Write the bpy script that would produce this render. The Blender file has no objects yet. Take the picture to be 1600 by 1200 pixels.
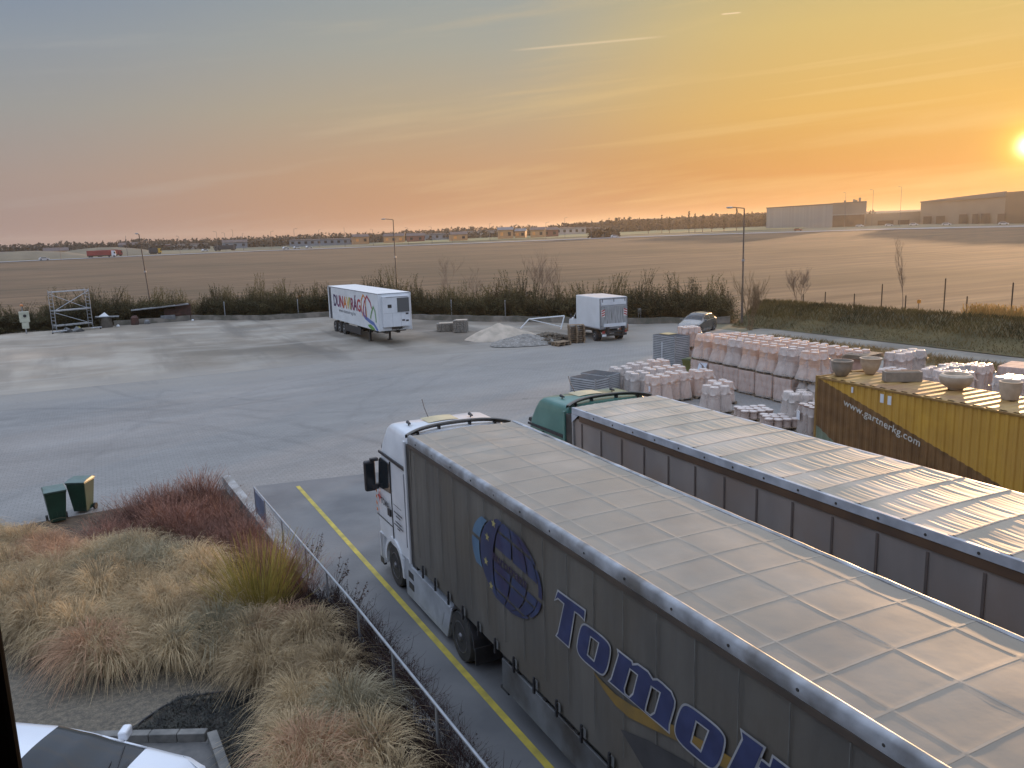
import bpy, bmesh, math, random
from mathutils import Vector, Matrix, noise as mnoise
C = bpy.context.scene.collection
R = math.radians
rnd = random.Random(7)

# ------------------------------------------------------------------ camera
F_PX, YAW, PITCH, ROLL, CAM_H = 1271.8, 0.4752, 0.1858, -0.0305, 8.184
cam = bpy.data.cameras.new("camera"); cam_o = bpy.data.objects.new("camera", cam); C.objects.link(cam_o)
h = Vector((math.sin(YAW)*math.cos(PITCH), math.cos(YAW)*math.cos(PITCH), -math.sin(PITCH)))
r = Vector((math.cos(YAW), -math.sin(YAW), 0)); u = r.cross(h)
r2 = math.cos(ROLL)*r + math.sin(ROLL)*u; u2 = -math.sin(ROLL)*r + math.cos(ROLL)*u
cam_o.matrix_world = Matrix(((r2.x, u2.x, -h.x, 0), (r2.y, u2.y, -h.y, 0), (r2.z, u2.z, -h.z, CAM_H), (0, 0, 0, 1)))
cam.sensor_fit = 'HORIZONTAL'; cam.sensor_width = 36.0; cam.lens = 36.0*F_PX/1600.0
cam.clip_start = 0.05; cam.clip_end = 8000
bpy.context.scene.camera = cam_o
bpy.context.scene.view_settings.view_transform = 'Standard'
bpy.context.scene.view_settings.look = 'None'
bpy.context.scene.view_settings.exposure = 0.0
bpy.context.scene.view_settings.gamma = 1.0
bpy.context.scene.cycles.volume_bounces = 0
bpy.context.scene.cycles.max_bounces = 6
bpy.context.scene.cycles.transparent_max_bounces = 12

def S(*c):
    o = []
    for v in c:
        v /= 255.0
        o.append(v/12.92 if v <= 0.04045 else ((v+0.055)/1.055)**2.4)
    return tuple(o)

# ------------------------------------------------------------------ sky
SUN_AZ, SUN_EL = R(59.15), R(3.95)
SUN = Vector((math.sin(SUN_AZ)*math.cos(SUN_EL), math.cos(SUN_AZ)*math.cos(SUN_EL), math.sin(SUN_EL)))
SKY_GAIN = 0.94; UP_GAIN = 2.4  # UP_GAIN brightens the unseen upper sky, added to light the yard
world = bpy.data.worlds.new("World"); bpy.context.scene.world = world; world.use_nodes = True
nt = world.node_tree; nt.nodes.clear()
def N(t, **k):
    n = nt.nodes.new(t)
    for a, b in k.items(): setattr(n, a, b)
    return n
def L(a, b): nt.links.new(a, b)
def MA(op, a, b=None, c=None, clamp=False):
    n = N('ShaderNodeMath', operation=op); n.use_clamp = clamp
    for i, v in enumerate((a, b, c)):
        if v is None: continue
        if isinstance(v, (int, float)): n.inputs[i].default_value = v
        else: L(v, n.inputs[i])
    return n.outputs[0]
def SS(v, a, b):
    n = N('ShaderNodeMapRange', interpolation_type='SMOOTHSTEP'); L(v, n.inputs[0])
    n.inputs[1].default_value = a; n.inputs[2].default_value = b
    n.inputs[3].default_value = 0; n.inputs[4].default_value = 1
    return n.outputs[0]
def MIX(f, a, b, bt='MIX'):
    n = N('ShaderNodeMix', data_type='RGBA', blend_type=bt)
    if isinstance(f, (int, float)): n.inputs[0].default_value = f
    else: L(f, n.inputs[0])
    for i, v in ((6, a), (7, b)):
        if isinstance(v, tuple): n.inputs[i].default_value = (*v, 1)
        else: L(v, n.inputs[i])
    return n.outputs[2]
def VM(op, a, b):
    n = N('ShaderNodeVectorMath', operation=op)
    for i, v in enumerate((a, b)):
        if isinstance(v, (tuple, Vector)): n.inputs[i].default_value = tuple(v)
        else: L(v, n.inputs[i])
    return n
tc = N('ShaderNodeTexCoord'); dirv = tc.outputs['Generated']
sep = N('ShaderNodeSeparateXYZ'); L(dirv, sep.inputs[0])
X, Y, Z = sep.outputs
hl = MA('SQRT', MA('ADD', MA('MULTIPLY', X, X), MA('MULTIPLY', Y, Y)))
cosA = MA('DIVIDE', MA('ADD', MA('MULTIPLY', X, math.sin(SUN_AZ)), MA('MULTIPLY', Y, math.cos(SUN_AZ))), MA('MAXIMUM', hl, 0.001))
zf = MA('MULTIPLY', Z, 2.0, clamp=True)
def ramp(stops):
    n = N('ShaderNodeValToRGB'); L(zf, n.inputs[0]); cr = n.color_ramp
    while len(cr.elements) < len(stops): cr.elements.new(0.5)
    for e, (el, c) in zip(cr.elements, stops):
        e.position = min(1, 2*math.sin(R(el))); e.color = (*S(*c), 1)
    return n.outputs[0]
rl = ramp([(0, (166,141,136)), (4, (168,151,144)), (8, (156,156,155)), (12, (142,152,164)), (16, (122,140,166)), (22, (124,142,170)), (30, (150,163,184))])
rc = ramp([(0, (200,144,106)), (4, (200,156,118)), (8, (188,168,138)), (12, (171,169,156)), (16, (156,164,164)), (22, (148,159,172)), (30, (152,163,182))])
rr = ramp([(0, (190,126,62)), (3, (208,142,68)), (7, (224,176,92)), (12, (218,188,116)), (16, (196,182,132)), (22, (176,172,152)), (30, (158,166,180))])
col = MIX(SS(cosA, 0.40, 0.88), rl, rc)
col = MIX(SS(cosA, 0.84, 1.0), col, rr)
# high thin cloud streaks
cmb = N('ShaderNodeCombineXYZ'); L(X, cmb.inputs[0]); L(Y, cmb.inputs[1])
L(MA('ADD', MA('MULTIPLY', Z, 13.0), MA('MULTIPLY', X, -1.6)), cmb.inputs[2])
nz = N('ShaderNodeTexNoise'); L(cmb.outputs[0], nz.inputs['Vector']); nz.inputs['Scale'].default_value = 2.6; nz.inputs['Detail'].default_value = 7; nz.inputs['Roughness'].default_value = 0.55
cl = SS(nz.outputs[0], 0.48, 0.72)
cmb2 = N('ShaderNodeCombineXYZ'); L(X, cmb2.inputs[0]); L(Y, cmb2.inputs[1])
L(MA('ADD', MA('MULTIPLY', Z, 60.0), MA('MULTIPLY', X, -5.0)), cmb2.inputs[2])
nz2 = N('ShaderNodeTexNoise'); L(cmb2.outputs[0], nz2.inputs['Vector']); nz2.inputs['Scale'].default_value = 2.2; nz2.inputs['Detail'].default_value = 5
cl2 = MA('MULTIPLY', SS(nz2.outputs[0], 0.55, 0.75), SS(cosA, 0.75, 1.0))
cl = MA('ADD', MA('MULTIPLY', cl, 0.26), MA('MULTIPLY', cl2, 0.26), clamp=True)
cloudc = MIX(SS(cosA, 0.5, 0.97), S(190, 184, 180), S(240, 206, 140))
col = MIX(cl, col, cloudc)
# contrail
def contrail(a1, e1, a2, e2, w, amt):
    global col
    d1 = Vector((math.sin(a1)*math.cos(e1), math.cos(a1)*math.cos(e1), math.sin(e1)))
    d2 = Vector((math.sin(a2)*math.cos(e2), math.cos(a2)*math.cos(e2), math.sin(e2)))
    n_ = d1.cross(d2).normalized(); mid = (d1+d2).normalized(); cs = mid.dot(d1)
    dd = MA('ABSOLUTE', VM('DOT_PRODUCT', dirv, n_).outputs['Value'])
    m = MA('MULTIPLY', MA('SUBTRACT', 1.0, SS(dd, 0, w)), SS(VM('DOT_PRODUCT', dirv, mid).outputs['Value'], cs, 1-(1-cs)*0.25))
    col = MIX(MA('MULTIPLY', m, amt), col, S(255, 226, 186))
contrail(R(27.5), R(11.6), R(38.5), R(12.0), 0.0020, 0.36)
contrail(R(41.4), R(13.0), R(42.8), R(13.0), 0.0012, 0.8)
# glow round the sun
dt = MA('MAXIMUM', VM('DOT_PRODUCT', dirv, SUN).outputs['Value'], 0.0)
def addglow(p, c, s):
    global col
    n = N('ShaderNodeVectorMath', operation='SCALE'); n.inputs[0].default_value = tuple(c)
    L(MA('MULTIPLY', MA('POWER', dt, p), s), n.inputs['Scale'])
    col = VM('ADD', col, n.outputs[0]).outputs[0]
addglow(300, (1.0, 0.50, 0.03), 0.05)
addglow(1500, (1.0, 0.62, 0.05), 0.16)
addglow(4500, (1.0, 0.70, 0.05), 0.5)
addglow(26000, (1.0, 0.95, 0.6), 3.0)
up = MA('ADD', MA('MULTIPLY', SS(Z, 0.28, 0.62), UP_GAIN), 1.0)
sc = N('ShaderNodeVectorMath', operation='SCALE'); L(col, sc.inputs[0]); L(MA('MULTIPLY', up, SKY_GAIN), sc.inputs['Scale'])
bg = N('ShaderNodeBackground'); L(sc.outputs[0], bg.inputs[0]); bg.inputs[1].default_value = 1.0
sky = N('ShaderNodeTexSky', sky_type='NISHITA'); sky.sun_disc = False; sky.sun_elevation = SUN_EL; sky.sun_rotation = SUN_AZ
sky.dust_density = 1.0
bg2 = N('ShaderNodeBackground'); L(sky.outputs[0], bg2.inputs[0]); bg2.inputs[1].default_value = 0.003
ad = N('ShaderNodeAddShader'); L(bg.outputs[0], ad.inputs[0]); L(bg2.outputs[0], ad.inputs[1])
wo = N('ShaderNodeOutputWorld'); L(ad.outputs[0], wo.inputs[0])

sl = bpy.data.lights.new("sun", 'SUN'); so = bpy.data.objects.new("sun", sl); C.objects.link(so)
sl.energy = 4.0; sl.angle = R(0.6); sl.color = (1.0, 0.60, 0.30)
so.rotation_euler = SUN.to_track_quat('Z', 'Y').to_euler()

# ------------------------------------------------------------------ helpers
def tag(o, label=None, cat=None, group=None, kind=None):
    if label: o['label'] = label
    if cat: o['category'] = cat
    if group: o['group'] = group
    if kind: o['kind'] = kind
    return o
def thing(name, label, cat, loc=(0, 0, 0), rz=0, group=None):
    o = bpy.data.objects.new(name, None); C.objects.link(o); o.empty_display_size = 0.3
    o.location = loc; o.rotation_euler = (0, 0, rz)
    return tag(o, label, cat, group)
KIDS = {}
class MB:
    def __init__(s): s.v = []; s.f = []; s.m = []; s.mi = 0; s.starts = []
    def add(s, vs, fs):
        s.starts.append((len(s.v), len(s.f))); b = len(s.v); s.v += [tuple(p) for p in vs]; s.f += [tuple(b+i for i in f) for f in fs]; s.m += [s.mi]*len(fs)
        return s
    def box(s, x0, x1, y0, y1, z0, z1, M=None):
        vs = [Vector((x, y, z)) for z in (z0, z1) for y in (y0, y1) for x in (x0, x1)]
        if M is not None: vs = [M @ p for p in vs]
        return s.add(vs, [(0,2,3,1),(4,5,7,6),(0,1,5,4),(2,6,7,3),(0,4,6,2),(1,3,7,5)])
    def cyl(s, a, b, r0, r1=None, n=12, cap=True):
        a = Vector(a); b = Vector(b); r1 = r0 if r1 is None else r1
        d = (b-a).normalized(); q = d.to_track_quat('Z', 'Y')
        vs = []
        for p, rr_ in ((a, r0), (b, r1)):
            for i in range(n):
                t = 2*math.pi*i/n; vs.append(p + q @ Vector((math.cos(t)*rr_, math.sin(t)*rr_, 0)))
        fs = [(i, (i+1) % n, n+(i+1) % n, n+i) for i in range(n)]
        if cap: fs += [tuple(range(n-1, -1, -1)), tuple(range(n, 2*n))]
        return s.add(vs, fs)
    def lathe(s, prof, n=20, c=(0, 0, 0), axis='Z', cap=True):
        vs = []
        for rr_, z in prof:
            for i in range(n):
                t = 2*math.pi*i/n; p = Vector((math.cos(t)*rr_, math.sin(t)*rr_, z))
                if axis == 'X': p = Vector((p.z, p.x, p.y))
                vs.append(p+Vector(c))
        fs = []
        for k in range(len(prof)-1):
            for i in range(n): fs.append((k*n+i, k*n+(i+1) % n, (k+1)*n+(i+1) % n, (k+1)*n+i))
        if cap: fs += [tuple(range(n-1, -1, -1)), tuple((len(prof)-1)*n+i for i in range(n))]
        return s.add(vs, fs)
    def prism(s, poly, fn0, fn1):
        n = len(poly); vs = [fn0(*p) for p in poly]+[fn1(*p) for p in poly]
        fs = [(i, (i+1) % n, n+(i+1) % n, n+i) for i in range(n)]+[tuple(range(n-1, -1, -1)), tuple(range(n, 2*n))]
        return s.add(vs, fs)
    def grid(s, nu, nv, fn, flip=False):
        vs = [fn(i/(nu-1), j/(nv-1)) for j in range(nv) for i in range(nu)]
        fs = []
        for j in range(nv-1):
            for i in range(nu-1):
                a = j*nu+i; q = (a, a+1, a+nu+1, a+nu); fs.append(q[::-1] if flip else q)
        return s.add(vs, fs)
    def tube(s, pts, r0, n=8):
        for a, b in zip(pts[:-1], pts[1:]): s.cyl(a, b, r0, n=n)
        return s
    def ribbon(s, pts, w0, w1, side):
        k = len(pts); vs = []
        for i, p in enumerate(pts):
            w = (w0+(w1-w0)*i/(k-1))/2; vs += [p-side*w, p+side*w]
        return s.add(vs, [(2*i, 2*i+1, 2*i+3, 2*i+2) for i in range(k-1)])
    def leaf(s, p, d, up_, l, w):
        sd = d.cross(up_)
        if sd.length < 1e-4: sd = Vector((1, 0, 0))
        sd = sd.normalized()*w/2
        return s.add([p, p+d*l*0.5+sd, p+d*l, p+d*l*0.5-sd], [(0, 1, 2, 3)])
    def build(s, name, mats, parent=None, smooth=False, bevel=0, seg=2, label=None, angle=35, split=0):
        if split:   # every `split` added shapes become a part of their own
            st = s.starts+[(len(s.v), len(s.f))]; last = None
            for i in range(0, len(s.starts), split):
                (v0, f0), (v1, f1) = st[i], st[min(i+split, len(s.starts))]
                q = MB(); q.v = s.v[v0:v1]; q.f = [tuple(k-v0 for k in f) for f in s.f[f0:f1]]; q.m = s.m[f0:f1]
                last = q.build(name, mats, parent, smooth, bevel, seg, label, angle)
            return last
        me = bpy.data.meshes.new(name); me.from_pydata(s.v, [], s.f)
        if not isinstance(mats, (list, tuple)): mats = [mats]
        for m in mats: me.materials.append(m)
        if len(mats) > 1: me.polygons.foreach_set('material_index', s.m)
        if smooth: me.polygons.foreach_set('use_smooth', [True]*len(me.polygons))
        me.update(); o = bpy.data.objects.new(name, me); C.objects.link(o)
        if smooth and angle < 180:
            try: me.set_sharp_from_angle(angle=R(angle))
            except Exception: pass
        if bevel:
            b = o.modifiers.new("bevel", 'BEVEL'); b.width = bevel; b.segments = seg; b.limit_method = 'ANGLE'; b.angle_limit = R(40)
        if parent is not None: o.parent = parent; KIDS.setdefault(parent.name, []).append(o)
        if label: o['label'] = label
        return o
def copy_tree(root, loc, rz, label=None, group=None, scale=None):
    c = root.copy(); C.objects.link(c); c.location = loc; c.rotation_euler = (0, 0, rz)
    if scale: c.scale = scale
    if label: c['label'] = label
    if group: c['group'] = group
    for ch in KIDS.get(root.name, []):
        d = ch.copy(); C.objects.link(d); d.parent = c; KIDS.setdefault(c.name, []).append(d)
        for g in KIDS.get(ch.name, []):
            e = g.copy(); C.objects.link(e); e.parent = d
    return c

def mat(name, c1, c2=None, scale=2.0, rough=0.6, bump=0.0, bscale=None, metal=0.0, stretch=(1, 1, 1), lo=0.35, hi=0.65, detail=6, trans=0, c3=None, scale3=0.3, spec=0.5, coat=0, coords='Object', rvar=0.0):
    m = bpy.data.materials.new(name); m.use_nodes = True; t = m.node_tree; ns = t.nodes; b = ns['Principled BSDF']
    b.inputs['Roughness'].default_value = rough; b.inputs['Metallic'].default_value = metal
    b.inputs['Specular IOR Level'].default_value = spec; b.inputs['Coat Weight'].default_value = coat
    tcn = ns.new('ShaderNodeTexCoord'); mp = ns.new('ShaderNodeMapping'); mp.inputs['Scale'].default_value = stretch
    t.links.new(tcn.outputs[coords], mp.inputs[0])
    nz = ns.new('ShaderNodeTexNoise'); nz.inputs['Scale'].default_value = scale; nz.inputs['Detail'].default_value = detail; t.links.new(mp.outputs[0], nz.inputs['Vector'])
    rp = ns.new('ShaderNodeValToRGB'); rp.color_ramp.elements[0].position = lo; rp.color_ramp.elements[1].position = hi
    rp.color_ramp.elements[0].color = (*c1, 1); rp.color_ramp.elements[1].color = (*(c2 or c1), 1)
    t.links.new(nz.outputs[0], rp.inputs[0]); out = rp.outputs[0]
    if c3:
        n3 = ns.new('ShaderNodeTexNoise'); n3.inputs['Scale'].default_value = scale3; n3.inputs['Detail'].default_value = 5; t.links.new(tcn.outputs[coords], n3.inputs['Vector'])
        r3 = ns.new('ShaderNodeMapRange'); r3.inputs[1].default_value = 0.45; r3.inputs[2].default_value = 0.65; t.links.new(n3.outputs[0], r3.inputs[0])
        mx = ns.new('ShaderNodeMix'); mx.data_type = 'RGBA'; t.links.new(r3.outputs[0], mx.inputs[0]); t.links.new(out, mx.inputs[6]); mx.inputs[7].default_value = (*c3, 1); out = mx.outputs[2]
    t.links.new(out, b.inputs['Base Color'])
    if rvar:
        rv = ns.new('ShaderNodeMapRange'); rv.inputs[3].default_value = rough-rvar; rv.inputs[4].default_value = rough+rvar
        rv.inputs[1].default_value = 0.3; rv.inputs[2].default_value = 0.7
        t.links.new(nz.outputs[0], rv.inputs[0]); t.links.new(rv.outputs[0], b.inputs['Roughness'])
    if bump:
        n2 = ns.new('ShaderNodeTexNoise'); n2.inputs['Scale'].default_value = bscale or scale*3; n2.inputs['Detail'].default_value = 5
        t.links.new(mp.outputs[0], n2.inputs['Vector'])
        bp = ns.new('ShaderNodeBump'); bp.inputs['Strength'].default_value = min(1, bump); bp.inputs['Distance'].default_value = 0.02*max(1, bump)
        t.links.new(n2.outputs[0], bp.inputs['Height']); t.links.new(bp.outputs[0], b.inputs['Normal'])
    m['out'] = 0
    return m
def mleaf(name, c1, c2, rough=0.7, transl=0.35, scale=3.0, obj_var=0.25):
    """leafy / grassy material: varies by clump and along the crown, lets light through"""
    m = bpy.data.materials.new(name); m.use_nodes = True; t = m.node_tree; ns = t.nodes; b = ns['Principled BSDF']
    tcn = ns.new('ShaderNodeTexCoord'); nz = ns.new('ShaderNodeTexNoise'); nz.inputs['Scale'].default_value = scale; nz.inputs['Detail'].default_value = 4
    t.links.new(tcn.outputs['Object'], nz.inputs['Vector'])
    oi = ns.new('ShaderNodeObjectInfo'); ad = ns.new('ShaderNodeMath'); ad.operation = 'MULTIPLY_ADD'
    t.links.new(oi.outputs['Random'], ad.inputs[0]); ad.inputs[1].default_value = obj_var; 
    sb = ns.new('ShaderNodeMath'); sb.operation = 'SUBTRACT'; t.links.new(nz.outputs[0], sb.inputs[0]); sb.inputs[1].default_value = obj_var/2
    t.links.new(sb.outputs[0], ad.inputs[2])
    rp = ns.new('ShaderNodeValToRGB'); rp.color_ramp.elements[0].position = 0.34; rp.color_ramp.elements[1].position = 0.66
    rp.color_ramp.elements[0].color = (*c1, 1); rp.color_ramp.elements[1].color = (*c2, 1)
    t.links.new(ad.outputs[0], rp.inputs[0]); t.links.new(rp.outputs[0], b.inputs['Base Color']); b.inputs['Roughness'].default_value = rough
    b.inputs['Specular IOR Level'].default_value = 0.3
    tr = ns.new('ShaderNodeBsdfTranslucent'); t.links.new(rp.outputs[0], tr.inputs[0]); mx = ns.new('ShaderNodeMixShader'); mx.inputs[0].default_value = transl
    t.links.new(b.outputs[0], mx.inputs[1]); t.links.new(tr.outputs[0], mx.inputs[2]); t.links.new(mx.outputs[0], ns['Material Output'].inputs[0])
    return m
def mwrap(name, col_, op=0.4, rough=0.25):
    """clear stretch film over pots"""
    m = bpy.data.materials.new(name); m.use_nodes = True; t = m.node_tree; ns = t.nodes; b = ns['Principled BSDF']
    b.inputs['Base Color'].default_value = (*col_, 1); b.inputs['Roughness'].default_value = rough
    tcn = ns.new('ShaderNodeTexCoord'); nz = ns.new('ShaderNodeTexNoise'); nz.inputs['Scale'].default_value = 2.6; nz.inputs['Detail'].default_value = 3; nz.inputs['Distortion'].default_value = 1.0
    mp = ns.new('ShaderNodeMapping'); mp.inputs['Scale'].default_value = (1, 1, 0.45); t.links.new(tcn.outputs['Object'], mp.inputs[0]); t.links.new(mp.outputs[0], nz.inputs['Vector'])
    bp = ns.new('ShaderNodeBump'); bp.inputs['Strength'].default_value = 0.5; bp.inputs['Distance'].default_value = 0.03
    t.links.new(nz.outputs[0], bp.inputs['Height']); t.links.new(bp.outputs[0], b.inputs['Normal'])
    tr = ns.new('ShaderNodeBsdfTransparent'); mx = ns.new('ShaderNodeMixShader')
    mr = ns.new('ShaderNodeMapRange'); mr.inputs[1].default_value = 0.4; mr.inputs[2].default_value = 0.75; mr.inputs[3].default_value = op*0.85; mr.inputs[4].default_value = min(1, op*1.5)
    t.links.new(nz.outputs[0], mr.inputs[0]); t.links.new(mr.outputs[0], mx.inputs[0])
    t.links.new(tr.outputs[0], mx.inputs[1]); t.links.new(b.outputs[0], mx.inputs[2]); t.links.new(mx.outputs[0], ns['Material Output'].inputs[0])
    return m

def terr(x):
    t = min(max((x-100)/600.0, 0), 1); return 5.2*t*t*(3-2*t)

M = {}
M['white'] = mat('white_paint', (0.72, 0.74, 0.77), (0.62, 0.64, 0.67), 1.5, 0.32, 0.03, coat=0.3)
M['white2'] = mat('white_panel', (0.74, 0.76, 0.78), (0.66, 0.68, 0.70), 0.8, 0.42)
M['black'] = mat('black_plastic', (0.02, 0.02, 0.022), (0.035, 0.035, 0.04), 6, 0.5)
M['rubber'] = mat('tyre_rubber', (0.02, 0.02, 0.021), (0.045, 0.043, 0.04), 5, 0.8, 0.2, 30)
M['steel'] = mat('grey_steel', (0.30, 0.31, 0.33), (0.22, 0.23, 0.25), 4, 0.4, metal=0.6)
M['galv'] = mat('galvanised_metal', (0.42, 0.44, 0.47), (0.33, 0.35, 0.38), 5, 0.42, metal=0.55)
M['darkmetal'] = mat('dark_chassis_metal', (0.03, 0.03, 0.03), (0.06, 0.055, 0.05), 3, 0.6)
M['glass'] = mat('dark_window_glass', (0.02, 0.025, 0.03), rough=0.06, spec=0.45)
M['alu'] = mat('weathered_aluminium', (0.40, 0.41, 0.42), (0.28, 0.28, 0.28), 6, 0.45, metal=0.5)
M['wood'] = mat('pallet_wood', (0.16, 0.12, 0.085), (0.27, 0.21, 0.15), 5, 0.8, 0.3, 30)

# ------------------------------------------------------------------ terrain
def sheet(name, pts, m, z=0.0, kind='structure', label=None, follow=False):
    b = MB(); b.add([(x, y, z+(terr(x) if follow else 0)) for x, y in pts], [tuple(range(len(pts)))])
    o = b.build(name, m); tag(o, label, kind=kind); return o
def loft_sheet(name, A, B, nu, nv, m, z):
    def pl(P, t):
        t *= len(P)-1; i = min(int(t), len(P)-2); f = t-i
        return P[i][0]*(1-f)+P[i+1][0]*f, P[i][1]*(1-f)+P[i+1][1]*f
    b = MB()
    def fn(u_, v_):
        a = pl(A, u_); c = pl(B, u_); x = a[0]*(1-v_)+c[0]*v_; y = a[1]*(1-v_)+c[1]*v_
        return (x, y, terr(x)+z)
    b.grid(nu, nv, fn, flip=False); o = b.build(name, m); tag(o, kind='structure'); return o
m_ground = mat('far_ground', S(98, 96, 78), S(120, 112, 88), 0.01, 0.95, c3=S(84, 88, 70), scale3=0.006)
b = MB()
rs = [0.0]+[8*1.32**i for i in range(24)]
nA = 96
vs = [(0, 0, -0.05)]
for R_ in rs[1:]:
    for i in range(nA):
        a = 2*math.pi*i/nA; x = R_*math.cos(a); y = R_*math.sin(a); vs.append((x, y, terr(x)-0.05))
fs = [(0, 1+i, 1+(i+1) % nA) for i in range(nA)]
for k in range(len(rs)-2):
    for i in range(nA):
        fs.append((1+k*nA+i, 1+(k+1)*nA+i, 1+(k+1)*nA+(i+1) % nA, 1+k*nA+(i+1) % nA))
b.add(vs, fs); g = b.build('ground', m_ground); tag(g, kind='structure')

# ploughed / stubble field with long drill lines
def field_mat():
    m = mat('field_stubble', S(88, 70, 50), S(110, 89, 65), 0.35, 0.95, 0.2, 3.0, stretch=(0.22, 1.2, 1), c3=S(78, 65, 45), scale3=0.02)
    t = m.node_tree; ns = t.nodes; b = ns['Principled BSDF']; lk = b.inputs['Base Color'].links[0]; src = lk.from_socket
    tcn = ns.new('ShaderNodeTexCoord'); mp = ns.new('ShaderNodeMapping'); mp.inputs['Rotation'].default_value = (0, 0, R(27)); mp.inputs['Scale'].default_value = (0.012, 0.30, 1)
    t.links.new(tcn.outputs['Object'], mp.inputs[0]); nz = ns.new('ShaderNodeTexNoise'); nz.inputs['Scale'].default_value = 1.0; nz.inputs['Detail'].default_value = 8; nz.inputs['Roughness'].default_value = 0.65
    t.links.new(mp.outputs[0], nz.inputs['Vector']); mr = ns.new('ShaderNodeMapRange'); mr.inputs[1].default_value = 0.36; mr.inputs[2].default_value = 0.64; mr.inputs[3].default_value = 0.58; mr.inputs[4].default_value = 1.28
    t.links.new(nz.outputs[0], mr.inputs[0]); mx = ns.new('ShaderNodeMix'); mx.data_type = 'RGBA'; mx.blend_type = 'MULTIPLY'; mx.inputs[0].default_value = 1
    t.links.new(src, mx.inputs[6]); t.links.new(mr.outputs[0], mx.inputs[7]); t.links.new(mx.outputs[2], b.inputs['Base Color'])
    return m
m_field = field_mat()
Fin = [(-300, 70), (-12, 90), (8, 91.5), (24, 86.5), (36, 70), (44, 58), (52, 46), (54.6, 36), (55.4, 26), (60, -60)]
Fout = [(-330, 440), (-39, 494), (24, 526), (104, 552), (181, 528), (250, 486), (322, 441), (362, 372), (393, 309), (430, -60)]
loft_sheet('field', Fin, Fout, 120, 60, m_field, 0.0)
roadA = Fout
roadB = [(-335, 462), (-41, 516), (24, 550), (112, 576), (192, 551), (262, 507), (338, 460), (384, 384), (417, 315), (460, -60)]
m_road = mat('far_road', S(120, 122, 128), S(140, 142, 146), 0.05, 0.7)
loft_sheet('road', roadA, roadB, 120, 3, m_road, 0.25)
verge = [(-345, 500), (-43, 556), (24, 600), (122, 628), (215, 590), (290, 540), (370, 486), (420, 396), (456, 322), (500, -60)]
m_verge = mat('verge_grass', S(92, 88, 66), S(116, 104, 78), 0.05, 0.95)
loft_sheet('verge', roadB, verge, 120, 3, m_verge, 0.15)
m_meadow = mat('pale_meadow', S(140, 130, 92), S(120, 118, 84), 0.02, 0.95)
loft_sheet('meadow', [(200, 640), (300, 580), (400, 515), (460, 430)], [(330, 900), (420, 800), (520, 680), (560, 520)], 30, 8, m_meadow, 0.3)

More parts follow.
